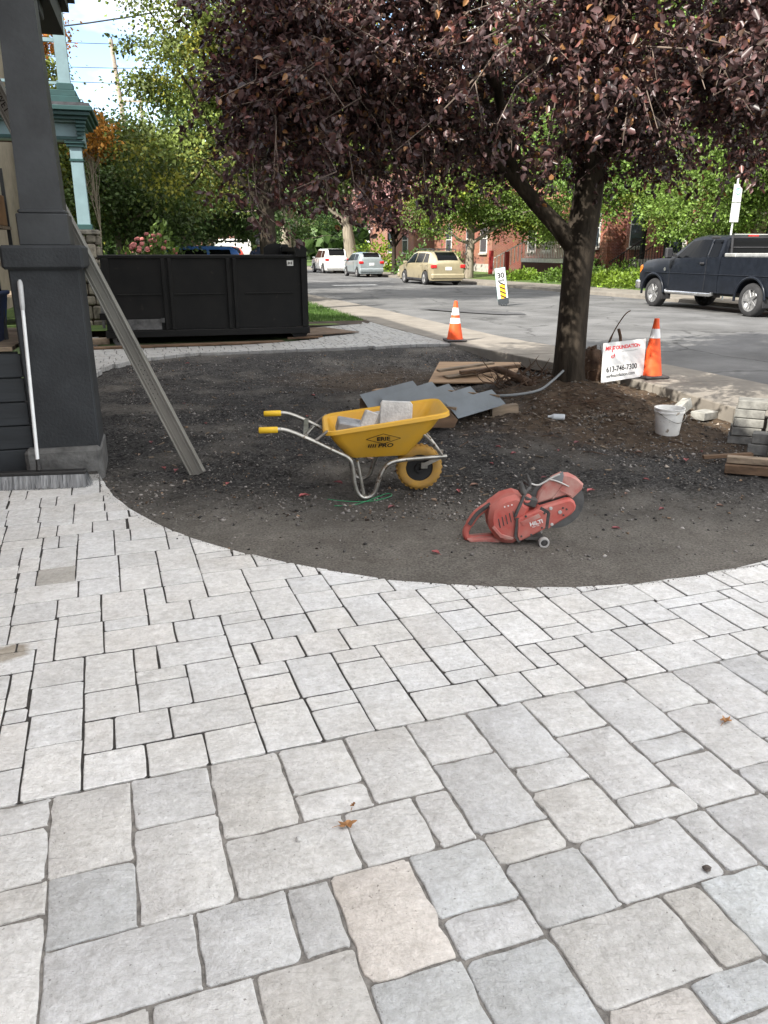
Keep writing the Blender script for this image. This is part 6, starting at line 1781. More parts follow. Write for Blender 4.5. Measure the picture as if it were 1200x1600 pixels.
# ---- push broom against the pier
m_wht = mat('m_white_pole', (.72, .74, .74), .4, var=.05); m_brist = mat('m_bristle', (.07, .072, .075), .8, var=.2, scale=30, stretch=(1, .05, .05), col2=(.42, .43, .44), contrast=.7); m_bblk = mat('m_black_plastic', (.02, .02, .02), .5)
br = empty('push_broom', 'push broom with white pole leaning on the grey pier', 'broom', (-2.61, 5.66, .0), R(8))
b = MB(); b.box((0, 0, .115), (.70, .075, .03), ch=.008); b.build('head', m_bblk, br)
N = 3200; bx_ = rng.uniform(-.345, .345, N); by = rng.uniform(-.035, .035, N); fx = bx_ * 1.04 + rng.normal(0, .012, N); fy = by * 1.9 + rng.normal(0, .008, N) 
top = np.stack([bx_, by, np.full(N, .102)], 1); bot = np.stack([fx, fy, rng.uniform(.0, .012, N)], 1); wv = np.array([[.0028, 0, 0]])
v = np.stack([top - wv, top + wv, bot + wv * .7, bot - wv * .7], 1).reshape(-1, 3); o = link('bristle', npmesh('bristle', v, np.arange(4 * N).reshape(-1, 4)), m_brist, br); o['kind'] = 'stuff'
b = MB(); b.tube([(.005, .005, .125), (.0, .03, .16), (-.005, .04, .21)], [.024, .020, .016], 10); b.build('socket', m_bblk, br)
b = MB(); b.tube([(-.005, .035, .19), (-.05, .36, 1.31)], .0135, 10); b.build('pole', m_wht, br, smooth=60)
b = MB(); b.tube([(-.049, .352, 1.28), (-.05, .36, 1.31), (-.057, .405, 1.46), (-.058, .41, 1.485), (-.0585, .414, 1.5)], [.0145, .018, .020, .017, .009], 10); b.build('hand_grip', mat('m_grey_grip', (.45, .46, .46), .5), br, smooth=60)

# ---- long metal plank leaning behind the column
m_plank = mat('m_plank', (.19, .185, .165), .6, .15, var=.16, scale=4, stretch=(1, 1, .3), spec=.5)
p0 = Vector((-1.545, 6.22, -.06)); dirp = Vector((-.92, .50, 1.715)).normalized()
pk = empty('metal_plank', 'long grey metal walk plank leaning diagonally behind the porch column', 'plank', p0)
xv = Vector((.92, -.10, .50)); xv = (xv - dirp * xv.dot(dirp)).normalized(); yv = dirp.cross(xv)
if yv.y > 0: yv = -yv
Mp = Matrix((( *xv, 0), ( *yv, 0), ( *dirp, 0), (0, 0, 0, 1))).transposed()
pk.rotation_euler = Mp.to_euler() if Mp.determinant() > 0 else Matrix((( *(-xv), 0), ( *yv, 0), ( *dirp, 0), (0, 0, 0, 1))).transposed().to_euler()
Lk = 4.25
b = MB(); b.box((0, 0, Lk / 2), (.104, .012, Lk)); b.build('deck', m_plank, pk)
for x in (-.058, .058): b = MB(); b.box((x, -.008, Lk / 2), (.012, .05, Lk), ch=.003); b.build('edge_rail', m_plank, pk)
for x in (-.03, .03): b = MB(); b.box((x, .009, Lk / 2), (.008, .006, Lk - .01)); b.build('tread_rib', m_plank, pk)
for k in range(16): b = MB(); x = (-1) ** k * .018 + .006 * math.sin(k * 3); b.lathe([(.0045, -.001), (.0045, .001)], 8, Matrix.Translation((x, .0062, .72 + k * .022)) @ Matrix.Rotation(R(90), 4, 'X')); b.build('hole', m_ink, pk)
PKM = Matrix.Rotation(R(90), 4, 'X')
_sg = 1 if Mp.determinant() > 0 else -1
text('warning_lettering', 'SLIPPERY WHEN WET', .078, m_ink, pk, Matrix(((0, -1, 0, 0), (0, 0, 1, .0068), (-1, 0, 0, 3.70), (0, 0, 0, 1))), bold=.001)

# ---- yard sign
m_signw = mat('m_sign_white', (.66, .66, .65), .5, var=.03); m_signr = mat('m_sign_red', (.62, .03, .04), .5); m_grtxt = mat('m_sign_grey', (.50, .50, .50), .5)
ys_ = empty('yard_sign', 'white contractor yard sign stuck in the soil beside the plum trunk', 'sign', (2.70, 9.68, .10), R(24))
SW = .66
def sg(x, z): return (x, -.006 + 0 * z, z + .06 + x * .03)
b = MB(); b.add([(0, -.003, .05), (SW, -.003, .09), (SW, .003, .09), (0, .003, .05), (.01, .027, .53), (SW + .015, .027, .56), (SW + .015, .033, .56), (.01, .033, .53)], [(0, 1, 5, 4), (1, 2, 6, 5), (2, 3, 7, 6), (3, 0, 4, 7), (4, 5, 6, 7), (3, 2, 1, 0)]); b.build('panel', m_signw, ys_)
def stx(name, body, x, z, size, m, **k): return text(name, body, size, m, ys_, Matrix.Translation((x, -.0055 + (z - .05) / .48 * .03, z)) @ Matrix.Rotation(R(90) - .0625, 4, 'X') @ Matrix.Rotation(R(3.2), 4, 'Z'), **k)
stx('name_lettering', 'MR', .085, .462, .068, m_signr, bold=.0015, shear=.15)
stx('name_lettering', 'F', .158, .45, .098, m_signr, bold=.003, shear=.2)
stx('name_lettering', 'OUNDATION', .395, .478, .062, m_signr, bold=.002, sx=1.0)
b = MB(); b.tube(arc([(.178, -.0, .40), (.19, .0, .375), (.172, .0, .352), (.145, .0, .352), (.138, 0, .37)], 4), .0045, 6, M=Matrix.Translation((0, .013, 0))); b.bar((.14, .013, .372), (.19, .013, .38), .004, .006); b.build('logo_hook', m_signr, ys_)
stx('tagline_lettering', 'SOLUTIONS FOR BUILDINGS', .42, .425, .020, m_grtxt)
stx('phone_lettering', '613-746-7300', .310, .215, .092, m_ink, bold=.0015, sx=.93)
stx('web_lettering', 'mrfoundation.com', .30, .135, .060, m_ink, bold=.0005, sx=1.0)
for x in (.09, SW - .02): b = MB(); b.tube([(x, .006, -.15), (x, .03, .5)], .004, 6); b.build('wire_stake', m_steel, ys_)

# ---- traffic cones
m_or = mat('m_cone_orange', (.72, .085, .015), .55, var=.08); m_refl = mat('m_cone_band', (.72, .72, .72), .45, var=.06); m_orb = mat('m_cone_base', (.05, .045, .045), .8)
def cone(lb, loc, h, r0, bands, base, bm):
    t = empty('traffic_cone', lb, 'cone', loc, R(12), 'traffic cones on the sidewalk'); rt = .028
    rad = lambda z: r0 + (rt - r0) * (z - .03) / (h - .03)
    b = MB(); b.lathe([(rad(.03), .03), (rad(h * .93), h * .93), (.034, h * .95), (.030, h), (.018, h)], 28); cb = b.build('body', m_or, t, smooth=40)
    for z0, z1 in bands: b = MB(); b.lathe([(rad(z0) + .003, z0), (rad(z1) + .003, z1)], 28, close=False); b.build('reflective_band', m_refl, cb, smooth=40)
    b = MB(); b.box((0, 0, .02), (base, base, .035), ch=.012); b.build('base', bm, t)
cone('orange cone with two white bands at the paved driveway', (1.28, 14.3, .166), .70, .145, [(.315, .41), (.46, .585)], .36, m_orb)
cone('sunlit orange cone with one white band behind the yard sign', (3.42, 10.0, .166), .74, .135, [(.50, .615)], .34, m_orb)

# ---- bucket and loose bricks
m_bkt = mat('m_white_bucket', (.80, .79, .75), .55, var=.12, scale=5, speck=((.35, .30, .24), 18, .66))
bk = empty('bucket', 'dirty white plastic bucket standing on the brown soil', 'bucket', (2.83, 7.62, zy(2.83, 7.62)), R(20))
b = MB(); b.lathe([(.110, 0), (.113, .004), (.137, .22), (.146, .222), (.147, .235), (.138, .237), (.138, .255), (.148, .257), (.148, .268), (.138, .268), (.132, .255), (.105, .012), (.0, .01)], 32, close=False); b.build('pail', m_bkt, bk, smooth=35)
b = MB(); b.tube(arc([(-.149, 0, .235), (-.12, -.10, .19), (-.04, -.155, .145), (.03, -.162, .15), (.1, -.125, .2), (.149, 0, .235)], 5), .003, 6); b.build('handle', m_steel, bk, smooth=60)
m_block = mat('m_block', (.36, .355, .33), .92, var=.25, scale=9, bump=.004, bscale=60, objcol=True)
def block(lb, loc, d, rot, group=None, g=1., name='paving_block'):
    b = MB(); b.box((0, 0, 0), d, ch=.006); o = b.build(name, m_block, None, loc=loc); o.rotation_euler = rot; tag(o, lb, 'paving block', group); o.color = (g, g, g * .98, 1); return o
block('pale block lying flat on the soil right of the bucket', (3.42, 8.20, zy(3.42, 8.2) + .05), (.27, .16, .085), (0, R(2), R(38)), None, .72)
block('grey block tilted upright behind the bucket', (3.26, 8.42, zy(3.26, 8.42) + .08), (.10, .24, .11), (R(20), R(-8), R(-52)), None, .7)
# ---- stack of paving blocks at the right edge
for k in range(5):
    block('grey block in the low stack by the sidewalk slab, layer %s from the ground' % ('first', 'second', 'third', 'fourth', 'topmost fifth')[k], (3.46 + .012 * k, 7.33 + random.uniform(-.015, .015), -.01 + k * .085), (.26, .21, .08), (0, 0, R(-24) + random.uniform(-.07, .07)), 'stacked paving blocks', random.uniform(.40, .62))
for k in range(9):
    block('grey block in the tall stack at the photo edge, layer %s from the ground' % ('first', 'second', 'third', 'fourth', 'fifth', 'sixth', 'seventh', 'eighth', 'ninth')[k], (3.72 + random.uniform(-.015, .015), 7.10, -.01 + k * .085), (.27, .23, .08), (0, 0, R(-24) + random.uniform(-.05, .05)), 'stacked paving blocks', random.uniform(.42, .68) if k < 8 else .85)
for k in range(2):
    block('small block in the front stack by the timber, %s of two' % ('lower', 'upper')[k], (3.36 + .03 * k, 6.80, .02 + k * .1), (.17, .13, .095), (0, 0, R(-30)), 'stacked paving blocks', random.uniform(.42, .6))
for k in range(3):
    block('block of the nearest stack cut off by the photo edge, %s' % ('lowest', 'middle', 'topmost')[k], (3.50, 6.60, .06 + k * .1), (.22, .16, .09), (0, 0, R(-20)), 'stacked paving blocks', random.uniform(.42, .6))
m_timb = mat('m_timber', (.12, .075, .045), .9, var=.3, scale=4, stretch=(.4, 3, 3), bump=.003, bscale=30)
def board(lb, p, q, wd, th, m, cat='board', name='board', group=None, roll=0.):
    p = Vector(p); q = Vector(q); b = MB(); c = (p + q) / 2; b.bar(p - c, q - c, wd, th, up=(math.sin(roll), 0, math.cos(roll)), ch=.003)
    return tag(b.build(name, m, None, loc=c), lb, cat, group)
board('brown timber on the ground before the block stack', (2.86, 6.30, -.02), (3.45, 6.02, .0), .1, .07, m_timb); board('split timber lying upon the brown timber', (2.88, 6.33, .05), (3.2, 6.18, .06), .09, .05, m_oldwood)
board('dark stick lying flat before the small blocks', (2.80, 6.62, -.01), (3.22, 6.60, .02), .05, .03, m_timb); board('weathered board against the nearest block stack', (3.25, 6.28, .05), (3.45, 6.08, .06), .1, .02, m_oldwood)

# ---- grey siding boards and plywood
m_sid = mat('m_grey_siding', (.125, .145, .16), .6, var=.12, scale=3, stretch=(1, .3, 1), bump=.001, bscale=20)
m_edgew = mat('m_board_edge', (.20, .14, .09), .9, var=.3)
st_ = empty('wooden_stairs', 'collapsed wooden stairs with grey painted treads lying behind the wheelbarrow', 'stairs', (.4, 8.6, 0))
for k, (p, q) in enumerate([((-.26, 8.27, .25), (.34, 9.22, .25)), ((-.04, 8.22, .23), (.57, 9.28, .23)), ((.18, 8.23, .21), (.77, 9.26, .21)), ((.41, 8.23, .19), (1.02, 9.19, .19)), ((.65, 8.28, .17), (1.26, 9.07, .17))]):
    wv_ = Vector((.10, -.33, -.085)); o_ = Vector((.4, 8.6, 0)); p = Vector(p) - o_; q = Vector(q) - o_; dn = Vector((.02, -.01, -.026))
    ring0 = [p, q, q + wv_, p + wv_]; b = MB(); b.loft([[v_ + dn for v_ in ring0], ring0]); b.build('tread', m_sid, st_)
for p, q in (((-.26, 8.36, .10), (.76, 8.12, .04)), ((.30, 9.12, .10), (1.32, 8.86, .04))):
    b = MB(); b.bar(Vector(p) - Vector((.4, 8.6, 0)), Vector(q) - Vector((.4, 8.6, 0)), .04, .20); b.build('stringer', m_edgew, st_)
b = MB(); b.prism([(-.14, -.08), (.12, -.08), (.16, .0), (.06, .09), (-.14, .10)], -.02, .02); b.build('stringer_end', m_timb, st_).location = (.20, -.72, .06)
board('pale timber propping the last grey stair tread', (1.2, 8.62, .0), (1.5, 8.66, .03), .10, .10, m_oldwood, 'timber')
m_ply = mat('m_plywood', (.30, .20, .12), .85, var=.18, scale=3, stretch=(.5, 3, 1))
b = MB(); pq = [Vector(q) for q in ((.60, 10.55, .0), (.83, 11.75, .12), (2.02, 11.55, .14), (1.72, 10.45, .02))]; pc = sum(pq, Vector()) / 4
b.loft([[q - pc for q in pq], [q - pc + Vector((0, 0, .016)) for q in pq]]); o = b.build('plywood_sheet', m_ply, None, loc=pc); tag(o, 'brown plywood sheet lying on the gravel behind the grey stairs', 'plywood')
board('thin grey wood strip lying across the plywood sheet', (.75, 10.85, .13), (1.55, 11.15, .20), .11, .03, m_oldwood, 'strip', 'wood_strip'); board('dark wood batten lying over the plywood sheet', (1.05, 10.75, .12), (1.90, 11.0, .18), .09, .045, m_timb, 'batten', 'wood_batten'); board('short board wedged under the strip on the plywood', (.85, 10.75, .06), (1.30, 10.9, .10), .16, .02, m_oldwood, 'board', 'board')
b = MB(); b.prism([(-.28, -.08), (.1, -.14), (.3, -.02), (.18, .10), (-.05, .13), (-.22, .04)], -.006, .006, Matrix.Rotation(R(-90), 4, 'X')); tag(b.build('cardboard_scrap', m_ply, None, loc=(.12, 10.25, -.03)), 'torn tan cardboard scrap on the gravel before the siding', 'cardboard')
m_can = mat('m_can', (.5, .12, .12), .4, .3, col2=(.6, .6, .6), scale=20)
b = MB(); b.tube([(-.06, 0, 0), (-.055, 0, 0), (.055, 0, 0), (.06, 0, 0)], [.026, .032, .032, .026], 14); o = b.build('drink_can', m_can, None, loc=(.62, 10.1, -.02), rz=R(-10)); tag(o, 'crushed red and white can beside the plywood', 'can')
m_clear = mat('m_clear_plastic', (.55, .58, .60), .25, var=.1)
b = MB(); b.tube([(-.09, 0, 0), (-.08, 0, 0), (.03, 0, 0), (.06, 0, 0), (.07, 0, 0), (.09, 0, 0)], [.025, .032, .032, .016, .012, .012], 12); o = b.build('plastic_bottle', m_clear, None, loc=(1.86, 8.28, zy(1.86, 8.28) + .03), rz=R(170)); tag(o, 'small clear plastic bottle lying on the brown soil', 'bottle')
m_pvc = mat('m_grey_conduit', (.16, .17, .175), .5)
b = MB(); b.tube(arc([(1.10, 9.15, .08), (1.5, 9.15, .09), (1.85, 9.3, .12), (2.05, 9.5, .20), (2.22, 9.68, .30)], 6), .015, 10); tag(b.build('conduit', m_pvc, None, smooth=60), 'grey bent plastic conduit running from the siding to the trunk', 'pipe')
# ---- torn roots and branches by the trunk
m_root = mat('m_root', (.075, .045, .028), .95, var=.35, scale=9, bump=.006, bscale=40)
rt = empty('root_tangle', 'tangle of torn brown roots beside the plum trunk', 'roots', (1.86, 10.05, .05))
b = MB(); b.tube(arc([(-.65, .15, .15), (-.4, .1, .2), (-.15, -.05, .12), (.05, -.2, .02), (.2, -.25, -.1)], 4), [.03] * 4 + [.045] * 5 + [.06] * 4 + [.05] * 4, 8); b.build('thick_root', m_root, rt, smooth=60)
for k in range(70):
    p = np.array([random.uniform(-.5, .3), random.uniform(-.3, .3), random.uniform(-.05, .12)]); P = [p]
    d = np.array([random.gauss(0, .6), random.gauss(0, .5), random.uniform(-.1, .7)])
    for q in range(4): d = d + rng.normal(0, .5, 3); p = p + d / (np.linalg.norm(d) + .01) * random.uniform(.05, .12); P.append(p)
    b = MB(); b.tube([tuple(x) for x in P], [.012, .009, .007, .005, .002], 5, cap=False); b.build('rootlet', m_root, rt)
rt2 = empty('root_clump', 'dark clump of roots and cut stump between trunk and yard sign', 'roots', (2.72, 10.28, .05))
b = MB(); b.lathe([(.20, -.1), (.19, .1), (.15, .28), (.10, .42), (.03, .46)], 12); b.build('stump', m_root, rt2, smooth=60)
for v_ in rt2.children[0].data.vertices: v_.co += Vector((random.gauss(0, .025), random.gauss(0, .025), random.gauss(0, .02)))
for k in range(60):
    t = random.uniform(0, 6.28); p = np.array([.16 * math.cos(t), .16 * math.sin(t), random.uniform(-.05, .35)]); P = [p]; d = np.array([math.cos(t), math.sin(t), random.uniform(-.6, .6)])
    for q in range(3): d = d + rng.normal(0, .5, 3); p = p + d / np.linalg.norm(d) * random.uniform(.03, .08); P.append(p)
    b = MB(); b.tube([tuple(x) for x in P], [.010, .007, .005, .002], 5, cap=False); b.build('rootlet', m_root, rt2)
b = MB(); b.tube(arc([(0, 0, 0), (.03, 0, .35), (.10, 0, .6), (.22, 0, .82), (.30, .02, .88)], 4), [.014] * 8 + [.008] * 9, 6); tag(b.build('bare_shoot', m_root, None, loc=(2.86, 10.25, .1), smooth=60), 'thin bare curved shoot rising behind the yard sign', 'twig')
b = MB(); b.tube(arc([(.0, 0, 0), (.06, 0, .10), (.02, 0, .25)], 3), [.012] * 3 + [.02] * 4, 6); tag(b.build('dry_stem', m_root, None, loc=(3.02, 10.3, .5)), 'short dry stem tuft just above the yard sign', 'twig')
# ---- dumpster
m_dump = mat('m_black_steel', (.0035, .004, .0045), .45, col2=(.012, .0115, .011), contrast=1., scale=2.2, speck=((.02, .018, .016), 8, .70), spec=.16)
m_dumpw = mat('m_worn_steel', (.09, .09, .09), .5, .3, var=.4, scale=6)
D0 = Loc(.93, 16.5); dm = empty('dumpster', 'black steel roll-off dumpster standing on boards across the driveway', 'dumpster', S(.93, 16.5, 0), PH)
z0, z1 = .30, 1.58
D0.part('side_wall', m_dump, dm, (-.95, 2.80, 15.56, 15.60, z0, z1)); D0.part('side_wall', m_dump, dm, (-.95, 2.80, 17.5, 17.54, z0, z1)); D0.part('end_wall', m_dump, dm, (-.95, -.91, 15.601, 17.499, z0, z1)); D0.part('end_wall', m_dump, dm, (2.76, 2.80, 15.601, 17.499, z0, 1.74))
D0.part('floor', m_dump, dm, (-.90, 2.75, 15.605, 17.495, z0, z0 + .05))
D0.part('top_rail', m_dump, dm, (-.98, 2.82, 15.52, 15.62, z1, z1 + .06), (-.98, 2.3, 17.48, 17.58, z1, z1 + .06), ch=.008)
D0.part('bottom_rail', m_dump, dm, (-.98, 2.84, 15.50, 15.60, .17, .295), ch=.008)
for a_ in (-.93, .10, .22, 1.28, 1.40, 2.70):
    D0.part('rib', m_dump, dm, (a_, a_ + (.07 if a_ not in (-.93, 2.70) else .12), 15.50, 15.559, .30, z1 - .002), ch=.006)
for a0_, a1_ in ((-.72, .08), (.30, 1.26), (1.62, 2.55)): D0.part('stiffener', m_dump, dm, (a0_, a1_, 15.535, 15.558, .93, .955), ch=.004)
D0.part('patch_plate', m_dumpw, dm, (-.72, .03, 15.53, 15.557, .31, .50)); D0.part('latch', m_dumpw, dm, (.02, .09, 15.47, 15.498, .44, .52))
lbl = D0.part('label_plate', m_trim, dm, (2.44, 2.56, 15.548, 15.557, 1.44, 1.54)); b = MB(); [b.box(D0.p(2.465 + k * .03, 15.5465, 1.49), (.018, .002, .05 - .012 * (k % 2))) for k in range(3)]; b.build('label_print', m_ink, lbl)
b = MB(); b.prism([(-.09, 1.60), (-.09, 1.78), (-.03, 1.85), (.07, 1.85), (.13, 1.76), (.13, 1.60)], -1.04, -.92, Matrix.Translation((2.68 - D0.a, 0, 0)), ch=.01); b.build('hoist_plate', m_dump, dm)
b = MB(); b.prism([(-.09, 1.60), (-.09, 1.78), (-.03, 1.85), (.07, 1.85), (.13, 1.76), (.13, 1.60)], .92, 1.04, Matrix.Translation((2.68 - D0.a, 0, 0)), ch=.01); b.build('hoist_plate', m_dump, dm)
b = MB(); e = [(2.25, 1.60), (2.25, 1.78), (2.34, 1.84), (2.50, 1.87), (2.66, 1.84), (2.66, 1.60)]; b.prism([(x - D0.a, z) for x, z in e], .96, 1.0); b.build('bulkhead', m_dump, dm)
D0.part('cross_tube', m_dump, dm, (2.62, 2.74, 15.6, 17.5, 1.70, 1.78))
for a_, q_ in ((-.75, 15.62), (-.75, 17.3)):
    wl = empty('roller', None, None); wl.parent = dm; wl.location = D0.p(a_, q_, .14); wl.rotation_euler = (R(90), 0, 0)
    b = MB(); b.lathe([(.12, -.07), (.125, -.06), (.125, .06), (.12, .07)], 20); b.build('tyre', m_dumpw, wl, smooth=40); b = MB(); b.lathe([(.05, -.085), (.05, .085)], 12); b.build('hub', m_dump, wl)
for q_ in (15.55, 17.3): b = MB(); b.prism([(2.48 - D0.a, .17), (2.80 - D0.a, .17), (2.74 - D0.a, .055), (2.56 - D0.a, .055)], q_ - D0.b, q_ + .15 - D0.b); b.build('foot', m_dump, dm)
D0.part('door_hinge', m_dumpw, dm, (-1.03, -.98, 15.6, 15.66, .35, 1.5)); 
for zz in (.5, .9, 1.3): D0.part('hinge', m_dump, dm, (-1.06, -.952, 15.57, 15.64, zz, zz + .12))
board('long pale board lying under the dumpster roller', S(-1.6, 15.35, .02), S(2.3, 15.45, .03), .24, .035, m_timb); board('pale plank beside the stone pier at the dumpster end', S(-1.75, 15.75, .10), S(-.95, 15.8, .10), .3, .10, m_oldwood)
board('wood block under the dumpster foot', S(2.4, 15.62, .055 + .02), S(3.1, 15.58, .09), .18, .04, m_timb); 
b = MB(); b.prism([(-.5, -.5), (.62, -.42), (.1, .55), (-.5, .6)], -.008, .008, Matrix.Rotation(R(-90), 4, 'X')); o = b.build('plywood_sheet', mat('m_dark_ply', (.12, .085, .06), .9, var=.2, scale=4), None, loc=S(3.25, 16.05, .15), rz=PH); o.rotation_euler = (R(2), R(-1.5), PH); tag(o, 'dark plywood sheet on the pavers at the dumpster corner', 'plywood')

# ================================================================= VEHICLES
m_tyre = mat('m_tyre', (.02, .02, .021), .85, var=.2); m_rim = mat('m_alloy', (.42, .42, .42), .35, .8, var=.15); m_cglass = mat('m_car_glass', (.002, .0024, .003), .12, spec=.10)
m_tail = mat('m_tail_light', (.45, .02, .02), .25); m_head = mat('m_head_light', (.6, .6, .6), .15); m_plate = mat('m_plate', (.75, .75, .75), .5); m_dkpl = mat('m_dark_trim', (.022, .022, .024), .6, var=.15); m_amber = mat('m_amber', (.6, .16, .02), .3); m_chrome = mat('m_chrome', (.55, .55, .55), .2, .9)
def wheel(parent, x, y, r, wd, side, spokes=6):
    wl = empty('wheel', None, None); wl.parent = parent; wl.location = (x, y, r); wl.rotation_euler = (R(90 if side < 0 else -90), 0, 0)
    ringlathe([(r * .66, -wd / 2), (r * .9, -wd / 2), (r * .98, -wd * .36), (r, -wd * .2), (r, wd * .2), (r * .98, wd * .36), (r * .9, wd / 2), (r * .66, wd / 2)], 32).build('tyre', m_tyre, wl, smooth=50)
    b = MB(); b.lathe([(r * .67, -wd * .3), (r * .67, wd * .44), (r * .61, wd * .42), (r * .58, wd * .18), (r * .2, wd * .22), (r * .18, wd * .36), (.01, wd * .38)], 28, close=False); b.build('rim', m_rim, wl, smooth=40)
    b = MB()
    for k in range(spokes):
        t = 2 * math.pi * k / spokes; b.bar((math.cos(t) * r * .15, math.sin(t) * r * .15, wd * .34), (math.cos(t) * r * .6, math.sin(t) * r * .6, wd * .37), r * .17, wd * .1, ch=.004)
    b.build('spoke', m_rim, wl)
def car(name, label, cat, loc, rz, L_, W, keys, wheels, r, paint, wins, front, rear, extra=None, sill=.24, ww=.2):
    """keys: x, z of belt, half width at belt, z of roof line, half width at the top; x runs from the rear to the front"""
    t = empty(name, label, cat, loc, rz)
    K = np.array(keys); f = lambda x, c: float(np.interp(x, K[:, 0], K[:, c]))
    xs_ = set(K[:, 0])
    for xw in wheels:
        for k in range(-8, 9): xs_.add(xw + (r + .06) * math.sin(R(k * 11.25)))
    xs_ |= set(np.linspace(K[0, 0], K[-1, 0], 24)); xs_ = sorted(x for x in xs_ if K[0, 0] <= x <= K[-1, 0])
    rings = []
    for x in xs_:
        zb = sill
        for xw in wheels:
            d = abs(x - xw); ra = r + .06
            if d < ra: zb = max(zb, r + math.sqrt(max(0, ra * ra - d * d)) * 1.0)
        belt, wb_, top, wt = f(x, 1), f(x, 2), f(x, 3), f(x, 4)
        zb = min(zb, belt - .06); zm = (zb * .35 + belt * .65)
        half = [(0, zb), (wb_ * .93, zb), (wb_ * 1.0, max(zb + .02, min(zm, belt - .03))), (wb_ * .985, belt), (wt + (wb_ - wt) * .08 if top - belt > .25 else wt, belt + (top - belt) * .93), (wt * .86, top), (0, top + (.012 if top - belt > .2 else .02))]
        ringp = [(x, y, z) for y, z in half] + [(x, -y, z) for y, z in half[-2:0:-1]]
        rings.append(ringp)
    b = MB(); b.loft(rings); b.build('body', paint, t, smooth=32)
    def side_pt(x, u, sd_):
        belt, wb_, top, wt = f(x, 1), f(x, 2), f(x, 3), f(x, 4); w0 = wb_ * .985; w1 = wt + (wb_ - wt) * .08
        return (x, sd_ * (w0 + (w1 - w0) * u + .006), belt + (top - belt) * .93 * u)
    for (xa, xb, xc, xd) in wins:        # side windows: bottom rear, bottom front, top front, top rear
        for sd_ in (1, -1):
            n = 6; lo = [side_pt(xa + (xb - xa) * k / n, .06, sd_) for k in range(n + 1)]; hi = [side_pt(xd + (xc - xd) * k / n, .88, sd_) for k in range(n + 1)]
            b = MB(); b.loft([lo, hi], cap=False, closed=False); b.build('side_window', m_cglass, t)
    for nm, (xa, xb) in (('windscreen', front), ('rear_window', rear)):
        n = 8; rows = []
        for k in range(n + 1):
            x = xa + (xb - xa) * (.08 + .84 * k / n); z = f(x, 3); wt = min(f(x, 4), f(x, 2)) * .84
            sl = (f(xb, 3) - f(xa, 3)) / (xb - xa); nv = Vector((-sl, 0, 1)).normalized() * .02
            rows.append([(x + nv.x, wt * q, z + nv.z + .006) for q in (-1, -.5, 0, .5, 1)])
        b = MB(); b.loft(rows, cap=False, closed=False); b.build(nm, m_cglass, t, smooth=60)
    for xw in wheels:
        for sd_ in (1, -1): wheel(t, xw, sd_ * (W / 2 - ww * .55), r, ww, sd_)
    xr = K[0, 0]; xf = K[-1, 0]
    b = MB(); b.box((xf - .06, 0, sill + .16), (.2, W * .94, .22), ch=.05); b.build('front_bumper', paint if cat != 'pickup' else m_chrome, t)
    b = MB(); b.box((xr + .05, 0, sill + .19), (.2, W * .95, .26), ch=.06); b.build('rear_bumper', paint if cat != 'pickup' else m_chrome, t)
    b = MB(); b.box((0, 0, sill - .02), (abs(xf - xr) * .94, W * .80, .1)); b.build('underbody', m_dkpl, t)
    b = MB(); b.box((xr - .004, 0, f(xr + .05, 1) * .80), (.02, .32, .15)); b.build('licence_plate', m_plate, t)
    for sd_ in (1, -1):
        b = MB(); b.box((xr + .06, sd_ * (W / 2 - .17), f(xr + .05, 1) - .10), (.17, .28, .17), ch=.03); b.build('tail_light', m_tail, t)
        b = MB(); b.box((xf - .14, sd_ * (W / 2 - .24), f(xf - .1, 1) - .13), (.24, .3, .14), ch=.04); b.build('headlight', m_head, t)
        mx_ = front[0] - .02 if front[0] > front[1] else front[0]
        xm = wins[-1][1] - .12; b = MB(); b.box((xm, sd_ * (f(xm, 2) + .10), f(xm, 1) + .07), (.12, .2, .13), ch=.03); b.build('mirror', paint if cat != 'pickup' else m_dkpl, t)
        for (xa, xb, xc, xd) in wins[:2]:
            xh = xa + .12; b = MB(); b.box((xh, sd_ * (f(xh, 2) + .012), f(xh, 1) - .09), (.17, .035, .03), ch=.008); b.build('door_handle', paint, t)
            b = MB(); b.bar((xa - .04, sd_ * (f(xa, 2) * .998 + .003), f(xa, 1) - .02), (xa - .02, sd_ * (f(xa, 2) * .985 + .004), sill + .12), .008, .006, up=(0, sd_, 0)); b.build('door_seam', m_dkpl, t)
        b = MB(); b.box((sum(wheels) / 2, sd_ * W * .475, sill + .03), (abs(wheels[0] - wheels[1]) - 2 * r - .18, .05, .12), ch=.02); b.build('side_skirt', m_dkpl, t)
    if extra: extra(t, f)
    return t
HD = PH + R(90)                         # parked cars point along the street
p_gold = mat('m_gold_paint', (.36, .31, .20), .3, .35, var=.05, coat=.7); p_silver = mat('m_silver_paint', (.30, .34, .35), .3, .4, var=.05, coat=.7); p_white = mat('m_white_paint', (.62, .62, .60), .35, .1, var=.05, coat=.5)
p_blue = mat('m_blue_paint', (.03, .10, .30), .3, .3, var=.05, coat=.8); p_black = mat('m_black_carpaint', (.012, .013, .015), .25, .2, var=.1, coat=.8); p_truck = mat('m_truck_paint', (.0095, .0115, .016), .3, .0, var=.15, coat=.08, spec=.15); p_vanw = mat('m_van_white', (.70, .69, .64), .4, var=.05)
wagon = [(-2.40, .94, .78, .98, .60), (-2.33, 1.0, .84, 1.10, .63), (-2.10, 1.02, .865, 1.33, .61), (-1.72, 1.03, .88, 1.54, .60), (-1.1, 1.02, .90, 1.59, .61), (0, 1.0, .905, 1.60, .64), (.45, .99, .90, 1.52, .62), (1.22, .97, .89, 1.08, .72), (1.5, .94, .88, 1.00, .78), (2.15, .82, .85, .88, .72), (2.35, .72, .78, .76, .60), (2.4, .62, .70, .66, .5)]
